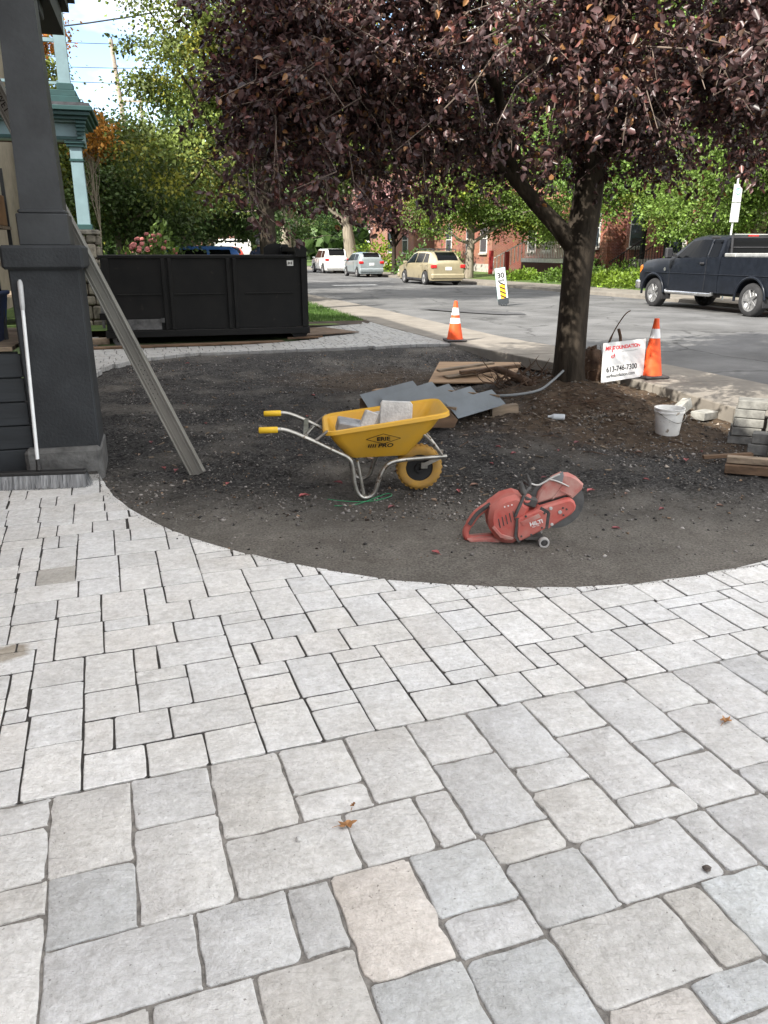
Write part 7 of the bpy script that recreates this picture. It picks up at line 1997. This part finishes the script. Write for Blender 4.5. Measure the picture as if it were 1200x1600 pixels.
def rails(t, f):
    for sd_ in (1, -1): b = MB(); b.tube(arc([(-1.9, sd_ * .57, 1.57), (-1.8, sd_ * .58, 1.65), (-.9, sd_ * .58, 1.675), (.2, sd_ * .57, 1.65), (.3, sd_ * .57, 1.57)], 3), .022, 6); b.build('roof_rail', m_dkpl, t)
    for x in (-1.5, -.3): b = MB(); b.box((x, 0, 1.68), (.07, 1.1, .035)); b.build('roof_bar', m_dkpl, t)
    b = MB(); b.box((-2.30, 0, .36), (.16, 1.66, .14), ch=.03); b.build('bumper_skirt', m_dkpl, t)
car('station_wagon', 'gold station wagon with roof rails parked by the far kerb', 'car', S(13.35, 39.0, .14), HD + R(3.5), 4.8, 1.82, wagon, (-1.45, 1.3), .33, p_gold,
    [(-1.85, -1.28, -1.2, -1.6), (-1.2, -.32, -.28, -1.14), (-.25, .95, .42, -.2)], (1.22, .45), (-2.33, -1.72), rails)
hatch = [(-1.88, .95, .74, 1.0, .60), (-1.84, 1.0, .80, 1.16, .62), (-1.72, 1.02, .83, 1.36, .60), (-1.45, 1.02, .845, 1.47, .60), (-.6, 1.0, .85, 1.52, .61), (.2, .97, .85, 1.49, .60), (.5, .96, .845, 1.40, .60), (1.15, .95, .83, 1.05, .68), (1.45, .88, .80, .92, .68), (1.78, .74, .74, .78, .58), (1.86, .62, .66, .66, .5)]
car('hatchback', 'small silver hatchback parked between gold wagon and white pickup', 'car', S(13.05, 51.5, .14), HD + R(3), 3.75, 1.69, hatch, (-1.23, 1.23), .30, p_silver, [(-1.45, -.75, -.7, -1.3), (-.68, .95, .42, -.62)], (1.15, .5), (-1.84, -1.45))
suv = [(-2.35, 1.05, .80, 1.1, .66), (-2.3, 1.08, .86, 1.2, .70), (-2.1, 1.1, .90, 1.62, .70), (-1.9, 1.1, .91, 1.74, .70), (.2, 1.07, .91, 1.76, .70), (.5, 1.06, .90, 1.64, .69), (1.1, 1.05, .89, 1.18, .78), (1.4, 1.03, .88, 1.09, .8), (2.1, .95, .86, 1.0, .74), (2.35, .75, .78, .8, .6)]
car('sport_utility_vehicle', 'silver white utility vehicle half hidden behind the dumpster corner', 'car', S(12.9, 61.5, .14), HD + R(3), 4.7, 1.84, suv, (-1.4, 1.4), .35, p_white, [(-1.95, -1.1, -1.05, -1.8), (-1.0, .9, .42, -.95)], (1.1, .5), (-2.3, -1.9))
car('sport_utility_vehicle', 'blue car whose roof shows above the dumpster beside the pink bush', 'car', (-7.7, 30.6, .14), R(200), 4.7, 1.86, suv, (-1.4, 1.4), .35, p_blue, [(-1.95, -1.1, -1.05, -1.8), (-1.0, .9, .42, -.95)], (1.1, .5), (-2.3, -1.9))
car('hatchback', 'red car half hidden behind the dumpster between blue car and white van', 'car', (-8.9, 44.5, .14), R(120), 3.75, 1.69, [(x, b_ * 1.2, w_, t_ * 1.2, q_) for x, b_, w_, t_, q_ in hatch], (-1.23, 1.23), .30, mat('m_red_paint2', (.45, .05, .03), .35, .1), [(-1.45, -.75, -.7, -1.3), (-.68, .95, .42, -.62)], (1.15, .5), (-1.84, -1.45))
van = [(-2.5, 1.1, .86, 2.0, .80), (-2.46, 1.15, .95, 2.12, .84), (-2.3, 1.15, .96, 2.2, .84), (1.0, 1.15, .96, 2.2, .84), (1.3, 1.13, .95, 2.05, .82), (1.95, 1.1, .93, 1.35, .8), (2.2, 1.02, .9, 1.15, .78), (2.55, .8, .8, .9, .6)]
car('delivery_van', 'white van seen from behind above the dumpster rim', 'van', (-9.75, 52, .22), HD + R(4), 5.0, 1.95, van, (-1.6, 1.6), .34, p_vanw, [(.5, 1.5, 1.25, .5)], (1.95, 1.3), (-2.5, -2.46))
car('sedan', 'black car parked half hidden beyond the gold wagon', 'car', S(14.7, 43.4, .16), HD, 4.4, 1.78, [(x * .95, b_, w_ * .98, t_ * .95, q_) for x, b_, w_, t_, q_ in wagon], (-1.3, 1.25), .32, p_black, [(-1.8, -.3, -.3, -1.5), (-.25, .9, .4, -.2)], (1.16, .43), (-2.2, -1.9))
# ---- black pickup truck
tk = empty('pickup_truck', 'dusty black pickup truck parked at the far kerb', 'pickup', S(15.12, 18.75, .14), HD)
TWX = (-1.98, 2.12); TR_ = .41
def arch_ring(x, top, w_, belt, wt):
    zb = .52
    for xw in TWX:
        d = abs(x - xw); ra = TR_ + .12
        if d < ra: zb = max(zb, TR_ + math.sqrt(ra * ra - d * d))
    half = [(0, zb), (w_ * .97, zb), (w_, max(zb + .01, .80)), (w_ * .995, max(zb + .02, .98)), (w_ * .97, max(zb + .03, belt)), (wt, top), (0, top + .015)]
    return [(x, y, z) for y, z in half] + [(x, -y, z) for y, z in half[-2:0:-1]]
low = [(-3.28, 1.38, .98, 1.34, .95), (-3.25, 1.42, 1.0, 1.37, .97), (-.72, 1.42, 1.0, 1.37, .97), (-.70, 1.42, 1.0, 1.37, .97), (1.35, 1.40, 1.0, 1.34, .94), (1.5, 1.40, .99, 1.32, .92), (2.2, 1.36, .985, 1.27, .90), (2.75, 1.30, .96, 1.20, .86), (2.95, 1.22, .93, 1.12, .82), (3.0, 1.08, .90, 1.0, .80)]
Kl = np.array(low); fl = lambda x, c: float(np.interp(x, Kl[:, 0], Kl[:, c]))
xs_ = sorted(set(Kl[:, 0]) | {xw + (TR_ + .12) * math.sin(R(k * 10)) for xw in TWX for k in range(-9, 10)} | set(np.linspace(-3.2, 2.9, 20)))
bed_x = [x for x in xs_ if x <= -.70]; cab_x = [x for x in xs_ if x >= -.70]
b = MB(); b.loft([arch_ring(x, fl(x, 1), fl(x, 2), fl(x, 3), fl(x, 4)) for x in cab_x]); b.build('body', p_truck, tk, smooth=30)
b = MB(); b.loft([arch_ring(x - .02, fl(x, 1), fl(x, 2), fl(x, 3), fl(x, 4)) for x in bed_x]); b.build('bed', p_truck, tk, smooth=30)
# cab greenhouse
cabk = [(-.66, 1.38, .96, 1.38, .94), (-.63, 1.38, .96, 1.90, .76), (-.55, 1.38, .965, 1.965, .74), (.3, 1.38, .965, 1.985, .74), (.75, 1.38, .96, 1.93, .73), (1.52, 1.36, .95, 1.40, .86)]
rings = []
for x, bz, bw, tz, tw_ in cabk: rings.append([(x, -bw, bz - .02), (x, -(bw + (tw_ - bw) * .93), bz + (tz - bz) * .93), (x, -tw_ * .88, tz), (x, tw_ * .88, tz), (x, bw + (tw_ - bw) * .93, bz + (tz - bz) * .93), (x, bw, bz - .02)])
b = MB(); b.loft(rings); b.build('cab', p_truck, tk, smooth=30)
Kc = np.array(cabk); fc = lambda x, c: float(np.interp(x, Kc[:, 0], Kc[:, c]))
def cs(x, u, sd_): bz, bw, tz, tw_ = (fc(x, c) for c in (1, 2, 3, 4)); return (x, sd_ * (bw + (tw_ - bw) * .93 * u + .006), bz + (tz - bz) * .93 * u)
for sd_ in (1, -1):
    for (xa, xb, xc, xd) in ((-.10, 1.28, .74, -.06), (-.56, -.2, -.2, -.52)):
        b = MB(); n = 8; b.loft([[cs(xa + (xb - xa) * k / n, .05, sd_) for k in range(n + 1)], [cs(xd + (xc - xd) * k / n, .86, sd_) for k in range(n + 1)]], cap=False, closed=False); b.build('side_window', m_cglass, tk)
    b = MB(); b.box((-.15, sd_ * .86, 1.66), (.05, .05, .46), ch=.01, rx=-sd_ * -.34); b.build('door_pillar', p_truck, tk)
    for x, z0_, z1_ in ((-.18, .56, 1.36), (.02, 1.36, 1.36), (1.38, .62, 1.34)):
        if z1_ > z0_: b = MB(); b.bar((x, sd_ * 1.003, z0_), (x, sd_ * .992, z1_), .010, .006, up=(0, sd_, 0)); b.build('door_seam', m_dkpl, tk)
    b = MB(); b.bar((-3.2, sd_ * 1.004, .985), (2.6, sd_ * 1.0, .985), .02, .02, up=(0, 0, 1), ch=.004); b.build('body_crease', p_truck, tk)
    b = MB(); b.box((-.02, sd_ * 1.012, 1.26), (.17, .035, .055), ch=.01); b.build('door_handle', m_dkpl, tk)
    b = MB(); b.box((-.40, sd_ * .955, 1.905), (.34, .03, .07), ch=.015); b.build('window_vent', m_dkpl, tk)
    mr_ = MB(); mr_.box((1.20, sd_ * 1.22, 1.52), (.13, .2, .28), ch=.03); mr_.bar((1.18, sd_ * .97, 1.44), (1.2, sd_ * 1.14, 1.5), .06, .05); mo = mr_.build('mirror', m_dkpl, tk); b = MB(); b.box((1.268, sd_ * 1.22, 1.46), (.012, .13, .1)); b.build('turn_signal', m_amber, mo)
    b = MB(); b.tube([(-.62, sd_ * 1.03, .50), (-.55, sd_ * 1.06, .47), (1.35, sd_ * 1.06, .47), (1.42, sd_ * 1.03, .50)], .05, 10); b.build('running_board', m_chrome, tk, smooth=50)
    for xw in TWX:
        pts_ = [(xw + (TR_ + .13) * math.cos(R(q)), sd_ * 1.006, TR_ + (TR_ + .13) * math.sin(R(q))) for q in range(-5, 190, 13)]; b = MB(); b.tube(pts_, .035, 8); b.build('wheel_flare', p_truck, tk, smooth=60)
        wheel(tk, xw, sd_ * .86, TR_, .27, sd_, 5); b = MB(); b.box((xw - .50, sd_ * .86, .42), (.02, .28, .34), ch=.004); b.build('mud_flap', m_dkpl, tk)
    b = MB(); b.box((2.88, sd_ * .76, 1.05), (.2, .34, .26), ch=.04); b.build('headlight', m_amber if sd_ > 0 else m_head, tk); b = MB(); b.box((-3.27, sd_ * .9, 1.1), (.06, .16, .42), ch=.01); b.build('tail_light', m_tail, tk)
    bd = MB(); bd.lathe([(.05, -.004), (.05, .006), (.03, .009)], 16, Matrix.Translation((1.62, sd_ * .995, 1.08)) @ Matrix.Rotation(R(-90 * sd_), 4, 'X')); bd.build('engine_badge', m_chrome, tk)
b = MB(); b.loft([[(-.672, -.78 + .02, 1.46), (-.672, .78 - .02, 1.46)], [(-.652, -.66, 1.86), (-.652, .66, 1.86)]], cap=False, closed=False); b.build('rear_window', m_cglass, tk)
b = MB(); b.loft([[(1.50 + .01, -.78, 1.435), (1.5 + .01, .78, 1.435)], [(.79 + .02, -.62, 1.93), (.79 + .02, .62, 1.93)]], cap=False, closed=False); b.build('windscreen', m_cglass, tk)
b = MB(); b.box((-.63, 0, 1.955), (.04, .3, .04)); b.build('brake_light', m_tail, tk); b = MB(); b.box((-.62, 0, 1.985), (.05, 1.2, .02)); b.build('roof_strip', m_chrome, tk)
b = MB(); b.box((-.98, 0, 1.47), (.42, 1.86, .1), ch=.02); b.build('tool_box', mat('m_alu_box', (.40, .40, .38), .4, .6), tk)
b = MB(); [b.tube([(-.78, y, 1.42), (-.74, y, 1.95)], .03, 8) for y in (-.72, .72)]; b.tube([(-.74, -.72, 1.9), (-.74, .72, 1.9)], .022, 8); b.tube([(-.76, -.72, 1.66), (-.76, .72, 1.66)], .018, 8); b.build('headache_rack', m_dkpl, tk)
b = MB(); b.box((2.98, 0, .62), (.22, 1.98, .26), ch=.05); b.build('front_bumper', m_chrome, tk); b = MB(); b.box((3.0, 0, 1.0), (.06, 1.2, .3), ch=.02); b.build('grille', m_chrome, tk)
b = MB(); b.box((-3.36, 0, .62), (.2, 1.94, .22), ch=.04); b.build('rear_bumper', m_chrome, tk); b = MB(); b.box((0, 0, .5), (5.6, .9, .16)); b.build('chassis', m_dkpl, tk)

# ================================================================= SIGNS, POLES, PERSON
m_pole = mat('m_sign_pole', (.55, .58, .55), .5, .4); m_signface = mat('m_sign_face', (.58, .60, .58), .45, var=.03); m_sgreen = mat('m_sign_green', (.16, .58, .45), .5); m_gtext = mat('m_sign_small_text', (.40, .42, .42), .5)
ns = empty('parking_sign', 'white parking restriction sign on a pole behind the black pickup', 'sign', S(16.95, 21.3, .25), PH + R(4))
b = MB(); b.tube([(0, 0, 0), (0, 0, 3.55)], .03, 8); b.build('pole', m_pole, ns)
for zc, hh_ in ((3.10, .5), (2.56, .54)):
    b = MB(); b.box((0, -.045, zc), (.32, .012, hh_), ch=.003); pnl = b.build('sign_panel', m_signface, ns)
    if zc > 2.8:
        b = MB(); b.tube([(math.cos(R(q)) * .088, -.053, zc + .06 + math.sin(R(q)) * .088) for q in range(0, 361, 20)], .010, 6, cap=False); b.build('green_ring', m_sgreen, pnl)
        text('parking_letter', 'P', .14, m_sgreen, pnl, face_cam(0, -.053, zc + .06)); text('rule_lettering', '1 h', .08, m_gtext, pnl, face_cam(0, -.053, zc - .13))
    else:
        for k, s_ in enumerate(('7:00 - 19:00', 'MON - FRI', 'LUN - VEN')): text('rule_lettering', s_, .055, m_gtext, pnl, face_cam(0, -.053, zc + .14 - k * .13))
rs = empty('speed_sign', 'leaning 30 speed marker with striped hazard panel standing in the road', 'sign', S(9.93, 22.1, .165), R(-6))
TI = R(-9)
def rt_(M_): return Matrix.Rotation(TI, 4, 'Y') @ M_
m_mky = mat('m_marker_yellow', (.75, .38, .02), .5); m_base = mat('m_marker_base', (.03, .035, .04), .7)
b = MB(); b.box((0, 0, .62), (.30, .03, .92), rt_(Matrix()), ch=.006); b.build('panel', m_signface, rs)
b = MB(); b.box((0, .02, .62), (.32, .012, .95), rt_(Matrix()), ch=.003); b.build('backing', mat('m_marker_back', (.10, .22, .22), .6), rs)
b = MB(); b.box((.015, -.018, .39), (.17, .006, .46), rt_(Matrix())); yp = b.build('hazard_panel', m_mky, rs)
for k in range(4):
    b = MB(); zc = .22 + k * .125
    b.add([(-.07, -.0225, zc + .07), (.10, -.0225, zc - .03), (.10, -.0225, zc - .03 + .045), (-.07, -.0225, zc + .07 + .045)], [(0, 1, 2, 3)], rt_(Matrix())); b.build('hazard_stripe', m_ink, yp)
text('maximum_lettering', 'MAXIMUM', .05, m_gtext, rs, rt_(face_cam(0, -.020, 1.02))); text('speed_number', '30', .21, m_ink, rs, rt_(face_cam(.0, -.020, .87)), bold=.006); text('unit_lettering', 'km/h', .095, m_ink, rs, rt_(face_cam(0, -.020, .73)), bold=.003)
b = MB(); b.box((0, 0, .13), (.31, .10, .17), rt_(Matrix()), ch=.01); b.build('base', m_base, rs); b = MB(); [b.box((x, 0, .03), (.05, .2, .06), ch=.006) for x in (-.07, 0, .07)]; b.build('foot', m_base, rs)
m_wpole = mat('m_wood_pole', (.30, .25, .20), .9, var=.2)
up1 = empty('utility_pole', 'tall leaning wooden utility pole behind the orange tree', 'utility pole', (-13.9, 48, 0)); b = MB(); b.tube([(0, 0, 0), (-.9, 0, 12.6)], [.17, .11], 10); b.build('shaft', m_wpole, up1)
up2 = empty('utility_pole', 'distant utility pole with a cross arm against the sky', 'utility pole', (-19.2, 70, 0)); b = MB(); b.tube([(0, 0, 0), (-.5, 0, 13.8)], [.18, .12], 10); b.build('shaft', m_wpole, up2); b = MB(); b.box((-.45, 0, 13.2), (3.0, .14, .14)); b.build('cross_arm', m_wpole, up2)
for x in (-1.6, -1.0, .3, .9): b = MB(); b.lathe([(.06, 0), (.08, .08), (.04, .2)], 8, Matrix.Translation((x, 0, 13.27))); b.build('insulator', m_greyw, up2)
m_wire = mat('m_wire', (.03, .03, .03), .6)
def wire(lb, p, q, sag, r): b = MB(); b.tube(curve_pts(p, q, -sag, 14), r, 5); tag(b.build('overhead_wire', m_wire), lb, 'wire', 'overhead wires')
wire('thick upper overhead wire crossing the sky to the big maple', (-19, 30, 9.9), (-2, 34, 13.8), .5, .03); wire('thick lower overhead wire crossing the sky to the maple', (-19, 32, 8.9), (-2, 36, 12.2), .5, .03)
for k, (z0_, z1_) in enumerate(((12.4, 12.9), (11.2, 11.8), (10.6, 10.9))): wire('thin overhead wire, %s of three near the leaning pole' % ('top', 'middle', 'lowest')[k], (-24, 46, z0_), (-4, 50, z1_), .3, .018)
# person behind the dumpster
pe = empty('person', 'person in navy jacket and grey knit hat seen over the dumpster rim', 'person', (-4.1, 27, .22), R(10))
skn = mat('m_skin', (.45, .28, .2), .6); jkt = mat('m_navy_jacket', (.018, .028, .06), .8, var=.25, scale=8); hat = mat('m_grey_hat', (.13, .135, .14), .95, var=.2, scale=30); jean = mat('m_jeans', (.03, .045, .09), .9)
sv = [(0, 0, .95), (0, 0, 1.15), (0, .01, 1.38), (0, .015, 1.50), (0, 0, 1.60), (0, -.01, 1.72), (.10, 0, .90), (.11, .01, .50), (.11, .0, .08), (.11, .12, .03), (-.10, 0, .90), (-.11, .01, .50), (-.11, 0, .08), (-.11, .12, .03), (.20, .01, 1.44), (.25, -.01, 1.18), (.24, .09, .95), (.24, .12, .86), (-.20, .01, 1.44), (-.25, -.01, 1.18), (-.24, .09, .95), (-.24, .12, .86)]
se = [(0, 1), (1, 2), (2, 3), (3, 4), (4, 5), (0, 6), (6, 7), (7, 8), (8, 9), (0, 10), (10, 11), (11, 12), (12, 13), (3, 14), (14, 15), (15, 16), (16, 17), (3, 18), (18, 19), (19, 20), (20, 21)]
sr = [.15, .14, .17, .11, .062, .095, .095, .065, .045, .04, .095, .065, .045, .04, .065, .048, .036, .035, .065, .048, .036, .035]
me = bpy.data.meshes.new('body'); me.from_pydata(sv, se, []); o = bpy.data.objects.new('body', me); COL.objects.link(o)
md = o.modifiers.new('skin', 'SKIN'); o.modifiers.new('sub', 'SUBSURF').levels = 2; o.modifiers['sub'].render_levels = 2
for q, r_ in zip(me.skin_vertices[0].data, sr): q.radius = (r_, r_ * .85)
me.skin_vertices[0].data[0].use_root = True; me.materials.append(skn); o.parent = pe
def loopring(cx, cy, z, rx_, ry_, n=16): return [(cx + rx_ * math.cos(2 * math.pi * k / n), cy + ry_ * math.sin(2 * math.pi * k / n), z) for k in range(n)]
b = MB(); b.loft([loopring(0, 0, .82, .215, .17), loopring(0, 0, 1.05, .20, .16), loopring(0, .01, 1.3, .225, .165), loopring(0, .01, 1.44, .24, .14), loopring(0, .01, 1.52, .17, .11), loopring(0, 0, 1.60, .085, .085), loopring(0, 0, 1.63, .085, .09)]); b.build('jacket', jkt, pe, smooth=60)
for sd_ in (1, -1): b = MB(); b.tube(arc([(sd_ * .19, .01, 1.47), (sd_ * .27, .0, 1.36), (sd_ * .29, -.01, 1.16), (sd_ * .27, .08, .95)], 4), [.07, .085, .085, .08] + [.07] * 9, 10); b.build('sleeve', jkt, pe, smooth=60); b = MB(); b.tube([(sd_ * .10, 0, .92), (sd_ * .115, .01, .5), (sd_ * .115, 0, .06)], [.115, .09, .075], 12); b.build('trouser_leg', jean, pe, smooth=60)
b = MB(); b.lathe([(.113, 1.70), (.118, 1.73), (.116, 1.79), (.095, 1.85), (.05, 1.885), (.01, 1.89)], 18, close=False); b.build('knit_hat', hat, pe, smooth=60)

# ================================================================= SMALL LITTER
m_leafp = mat('m_fallen_leaf', (.27, .10, .10), .7, var=.2, scale=30, objcol=True)
def fallen(lb, x, y, z, s, col, rz, group='fallen leaves on the yard'):
    b = MB(); n = 7; L1, R1, M1 = [], [], []
    for k in range(n):
        t = k / (n - 1); wv_ = s * .26 * math.sin(math.pi * t) ** .8 + .0005; c = s * .10 * math.sin(math.pi * t); M1.append((s * (t - .5), 0, .004 + c * .3)); L1.append((s * (t - .5), wv_, .010 + c + random.uniform(0, s * .06))); R1.append((s * (t - .5), -wv_, .010 + c + random.uniform(0, s * .06)))
    b.loft([L1, M1, R1], cap=False, closed=False); b.tube([(-s * .5, 0, .004), (-s * .72, s * .05, .004)], .0012, 4)
    o = b.build('fallen_leaf', m_leafp, None, loc=(x, y, z), rz=rz); o.color = (*col, 1); tag(o, lb, 'leaf', group)
pal = [(1.1, .9, .9), (.9, .75, .8), (.6, .55, .6), (1.0, 2.0, 1.5), (1.3, 1.0, 1.0), (.75, 1.2, .9)]
spots = [(-1.95, 6.5), (-1.72, 6.35), (-1.3, 6.6), (-1.55, 6.02), (-1.2, 5.9), (-.75, 6.9), (-.62, 7.3), (-.4, 5.9), (.1, 5.3), (.35, 5.5), (.55, 5.75), (.7, 5.9), (.95, 6.6), (1.15, 6.9), (1.35, 6.2), (1.7, 6.5), (1.55, 5.75), (1.85, 5.6), (2.1, 5.9), (2.0, 5.25), (.45, 7.4), (.85, 7.7), (-.9, 8.6), (-1.4, 9.3), (-.9, 9.9), (-1.9, 8.2), (-2.5, 9.5), (-2.9, 11.2), (-3.2, 12.9), (2.35, 6.9), (2.6, 6.6), (2.9, 6.9), (1.9, 7.4), (-.1, 6.6), (-.6, 5.65), (.15, 6.3), (.9, 4.95), (1.5, 4.8), (-2.3, 7.4), (-2.2, 6.9), (.3, 4.35), (2.45, 5.35), (1.1, 7.2), (1.6, 7.0)]
cn = ['pink', 'crimson', 'dull purple', 'tan', 'bright pink', 'brownish']
marks = [((.0, 5.7), 'under the wheelbarrow'), ((.75, 4.6), 'beside the red saw'), ((-1.55, 6.2), 'at the foot of the leaning plank'), ((2.83, 7.6), 'near the white bucket'), ((.4, 8.4), 'before the grey stair treads'), ((-3.4, 13.5), 'near the far paver edge'), ((-2.2, 8.5), 'on the gravel beside the porch pier'), ((1.3, 6.6), 'on the gravel between wheelbarrow and bucket')]
for i, (x, y) in enumerate(spots):
    mk = min(marks, key=lambda m_: math.hypot(m_[0][0] - x, m_[0][1] - y))[1]
    fallen('small %s fallen leaf %s' % (cn[i % 6], mk), x + random.uniform(-.05, .05), y + random.uniform(-.05, .05), zy(x, y) + .002, random.uniform(.04, .085), pal[i % 6], random.uniform(0, 6.28))
m_oak = mat('m_brown_leaf', (.33, .17, .07), .8, var=.25, scale=40)
def lobed(lb, x, y, s, rz, n=5):
    b = MB(); P = [(0, 0, .004)]; 
    for k in range(24):
        t = 2 * math.pi * k / 24; r_ = s * (.42 + .13 * math.cos(n * t)); P.append((r_ * math.cos(t) * 1.2, r_ * math.sin(t) * .7, .005 + random.uniform(0, .012)))
    b.add(P, [(0, k, k % 24 + 1) for k in range(1, 25)]); b.tube([(-s * .4, 0, .005), (-s * .95, -s * .1, .004)], .0012, 4); tag(b.build('fallen_leaf', m_oak, None, loc=(x, y, .004), rz=rz), lb, 'leaf')
lobed('brown lobed oak leaf lying on the near pavers', -.115, 1.985, .05, R(10)); lobed('small curled brown leaf on a paver joint behind the oak leaf', -.10, 2.07, .022, R(70)); lobed('reddish brown curled leaf at the right edge of the pavers', 1.30, 2.55, .05, R(40))
m_peb = mat('m_pebble', (.10, .085, .075), .9, var=.2, scale=30)
def pebble(lb, x, y, r_, m=None): b = MB(); b.lathe([(r_ * .5, 0), (r_ * .95, r_ * .25), (r_ * .9, r_ * .75), (r_ * .45, r_ * 1.15)], 7); o = b.build('pebble', m or m_peb, None, loc=(x, y, .001)); [setattr(v_, 'co', v_.co + Vector((random.gauss(0, r_ * .12), random.gauss(0, r_ * .12), 0))) for v_ in o.data.vertices]; tag(o, lb, 'pebble')
pebble('dark brown pebble lying on the bluish paver at the right edge', .935, 1.805, .0125); pebble('flat grey stone chip on the wide near paver', -.26, 1.925, .010, m_rubble); pebble('tiny grey pebble on the lowest pavers', -.32, 1.29, .006)
# wood chips, twigs and rubble strewn over the soil
chips = MB()
for k in range(300):
    t = random.uniform(0, 6.28); r_ = abs(random.gauss(0, 1.25)); x = 2.2 + r_ * math.cos(t) * 1.3; y = 8.4 + r_ * math.sin(t)
    if k > 250: x = random.uniform(-2.2, 2.6); y = random.uniform(5.2, 11.5)
    if x * NX + y * NY > near_in(0) - .1: continue
    l_ = random.uniform(.02, .09); chips.box((x, y, zy(x, y) + .006), (l_, random.uniform(.006, .022), random.uniform(.003, .009)), rz=random.uniform(0, 6.28), rx=random.gauss(0, .15), ry=random.gauss(0, .12))
tag(chips.build('wood_debris', mat('m_chip', (.13, .10, .07), .95, var=.4, scale=9)), 'wood chips and splinters strewn over the brown soil', 'debris', kind='stuff')
tw_ = MB()
for k in range(160):
    t = random.uniform(0, 6.28); r_ = abs(random.gauss(0, 1.0)); x = 2.3 + r_ * math.cos(t) * 1.2; y = 8.9 + r_ * math.sin(t)
    if x * NX + y * NY > 5.5: continue
    a_ = random.uniform(0, 6.28); l_ = random.uniform(.08, .35); z_ = zy(x, y); tw_.tube([(x, y, z_ + .008), (x + l_ * .5 * math.cos(a_), y + l_ * .5 * math.sin(a_), z_ + .03), (x + l_ * math.cos(a_ + .3), y + l_ * math.sin(a_ + .3), zy(x + l_ * math.cos(a_ + .3), y + l_ * math.sin(a_ + .3)) + .006)], [.005, .004, .002], 4, cap=False)
tag(tw_.build('twig_litter', m_root), 'thin twigs and roots littering the soil around the trunk', 'debris', kind='stuff')
N = 1100; tt = rng.uniform(0, 6.28, N); rr_ = np.abs(rng.normal(0, 1.3, N)); X_ = 2.3 + rr_ * np.cos(tt) * 1.3; Y_ = 8.3 + rr_ * np.sin(tt); ok = (X_ * NX + Y_ * NY < 5.6); X_, Y_ = X_[ok], Y_[ok]
P = np.array([(x, y, zy(x, y) + .004) for x, y in zip(X_, Y_)]); tag(pebbles('rubble', P, np.clip(rng.lognormal(-4.4, .5, len(P)), .005, .035), np.clip(rng.normal(.6, .3, (len(P), 1)), .15, 1.6) * np.array([[1, .9, .78]]), m_gravel), 'small stones and rubble mixed in the brown soil', 'rubble', kind='stuff')
print('objects', len(bpy.data.objects), 'tris', sum(sum(len(p.vertices) - 2 for p in m_.polygons) for m_ in bpy.data.meshes if m_.users and len(m_.polygons) < 5000) )
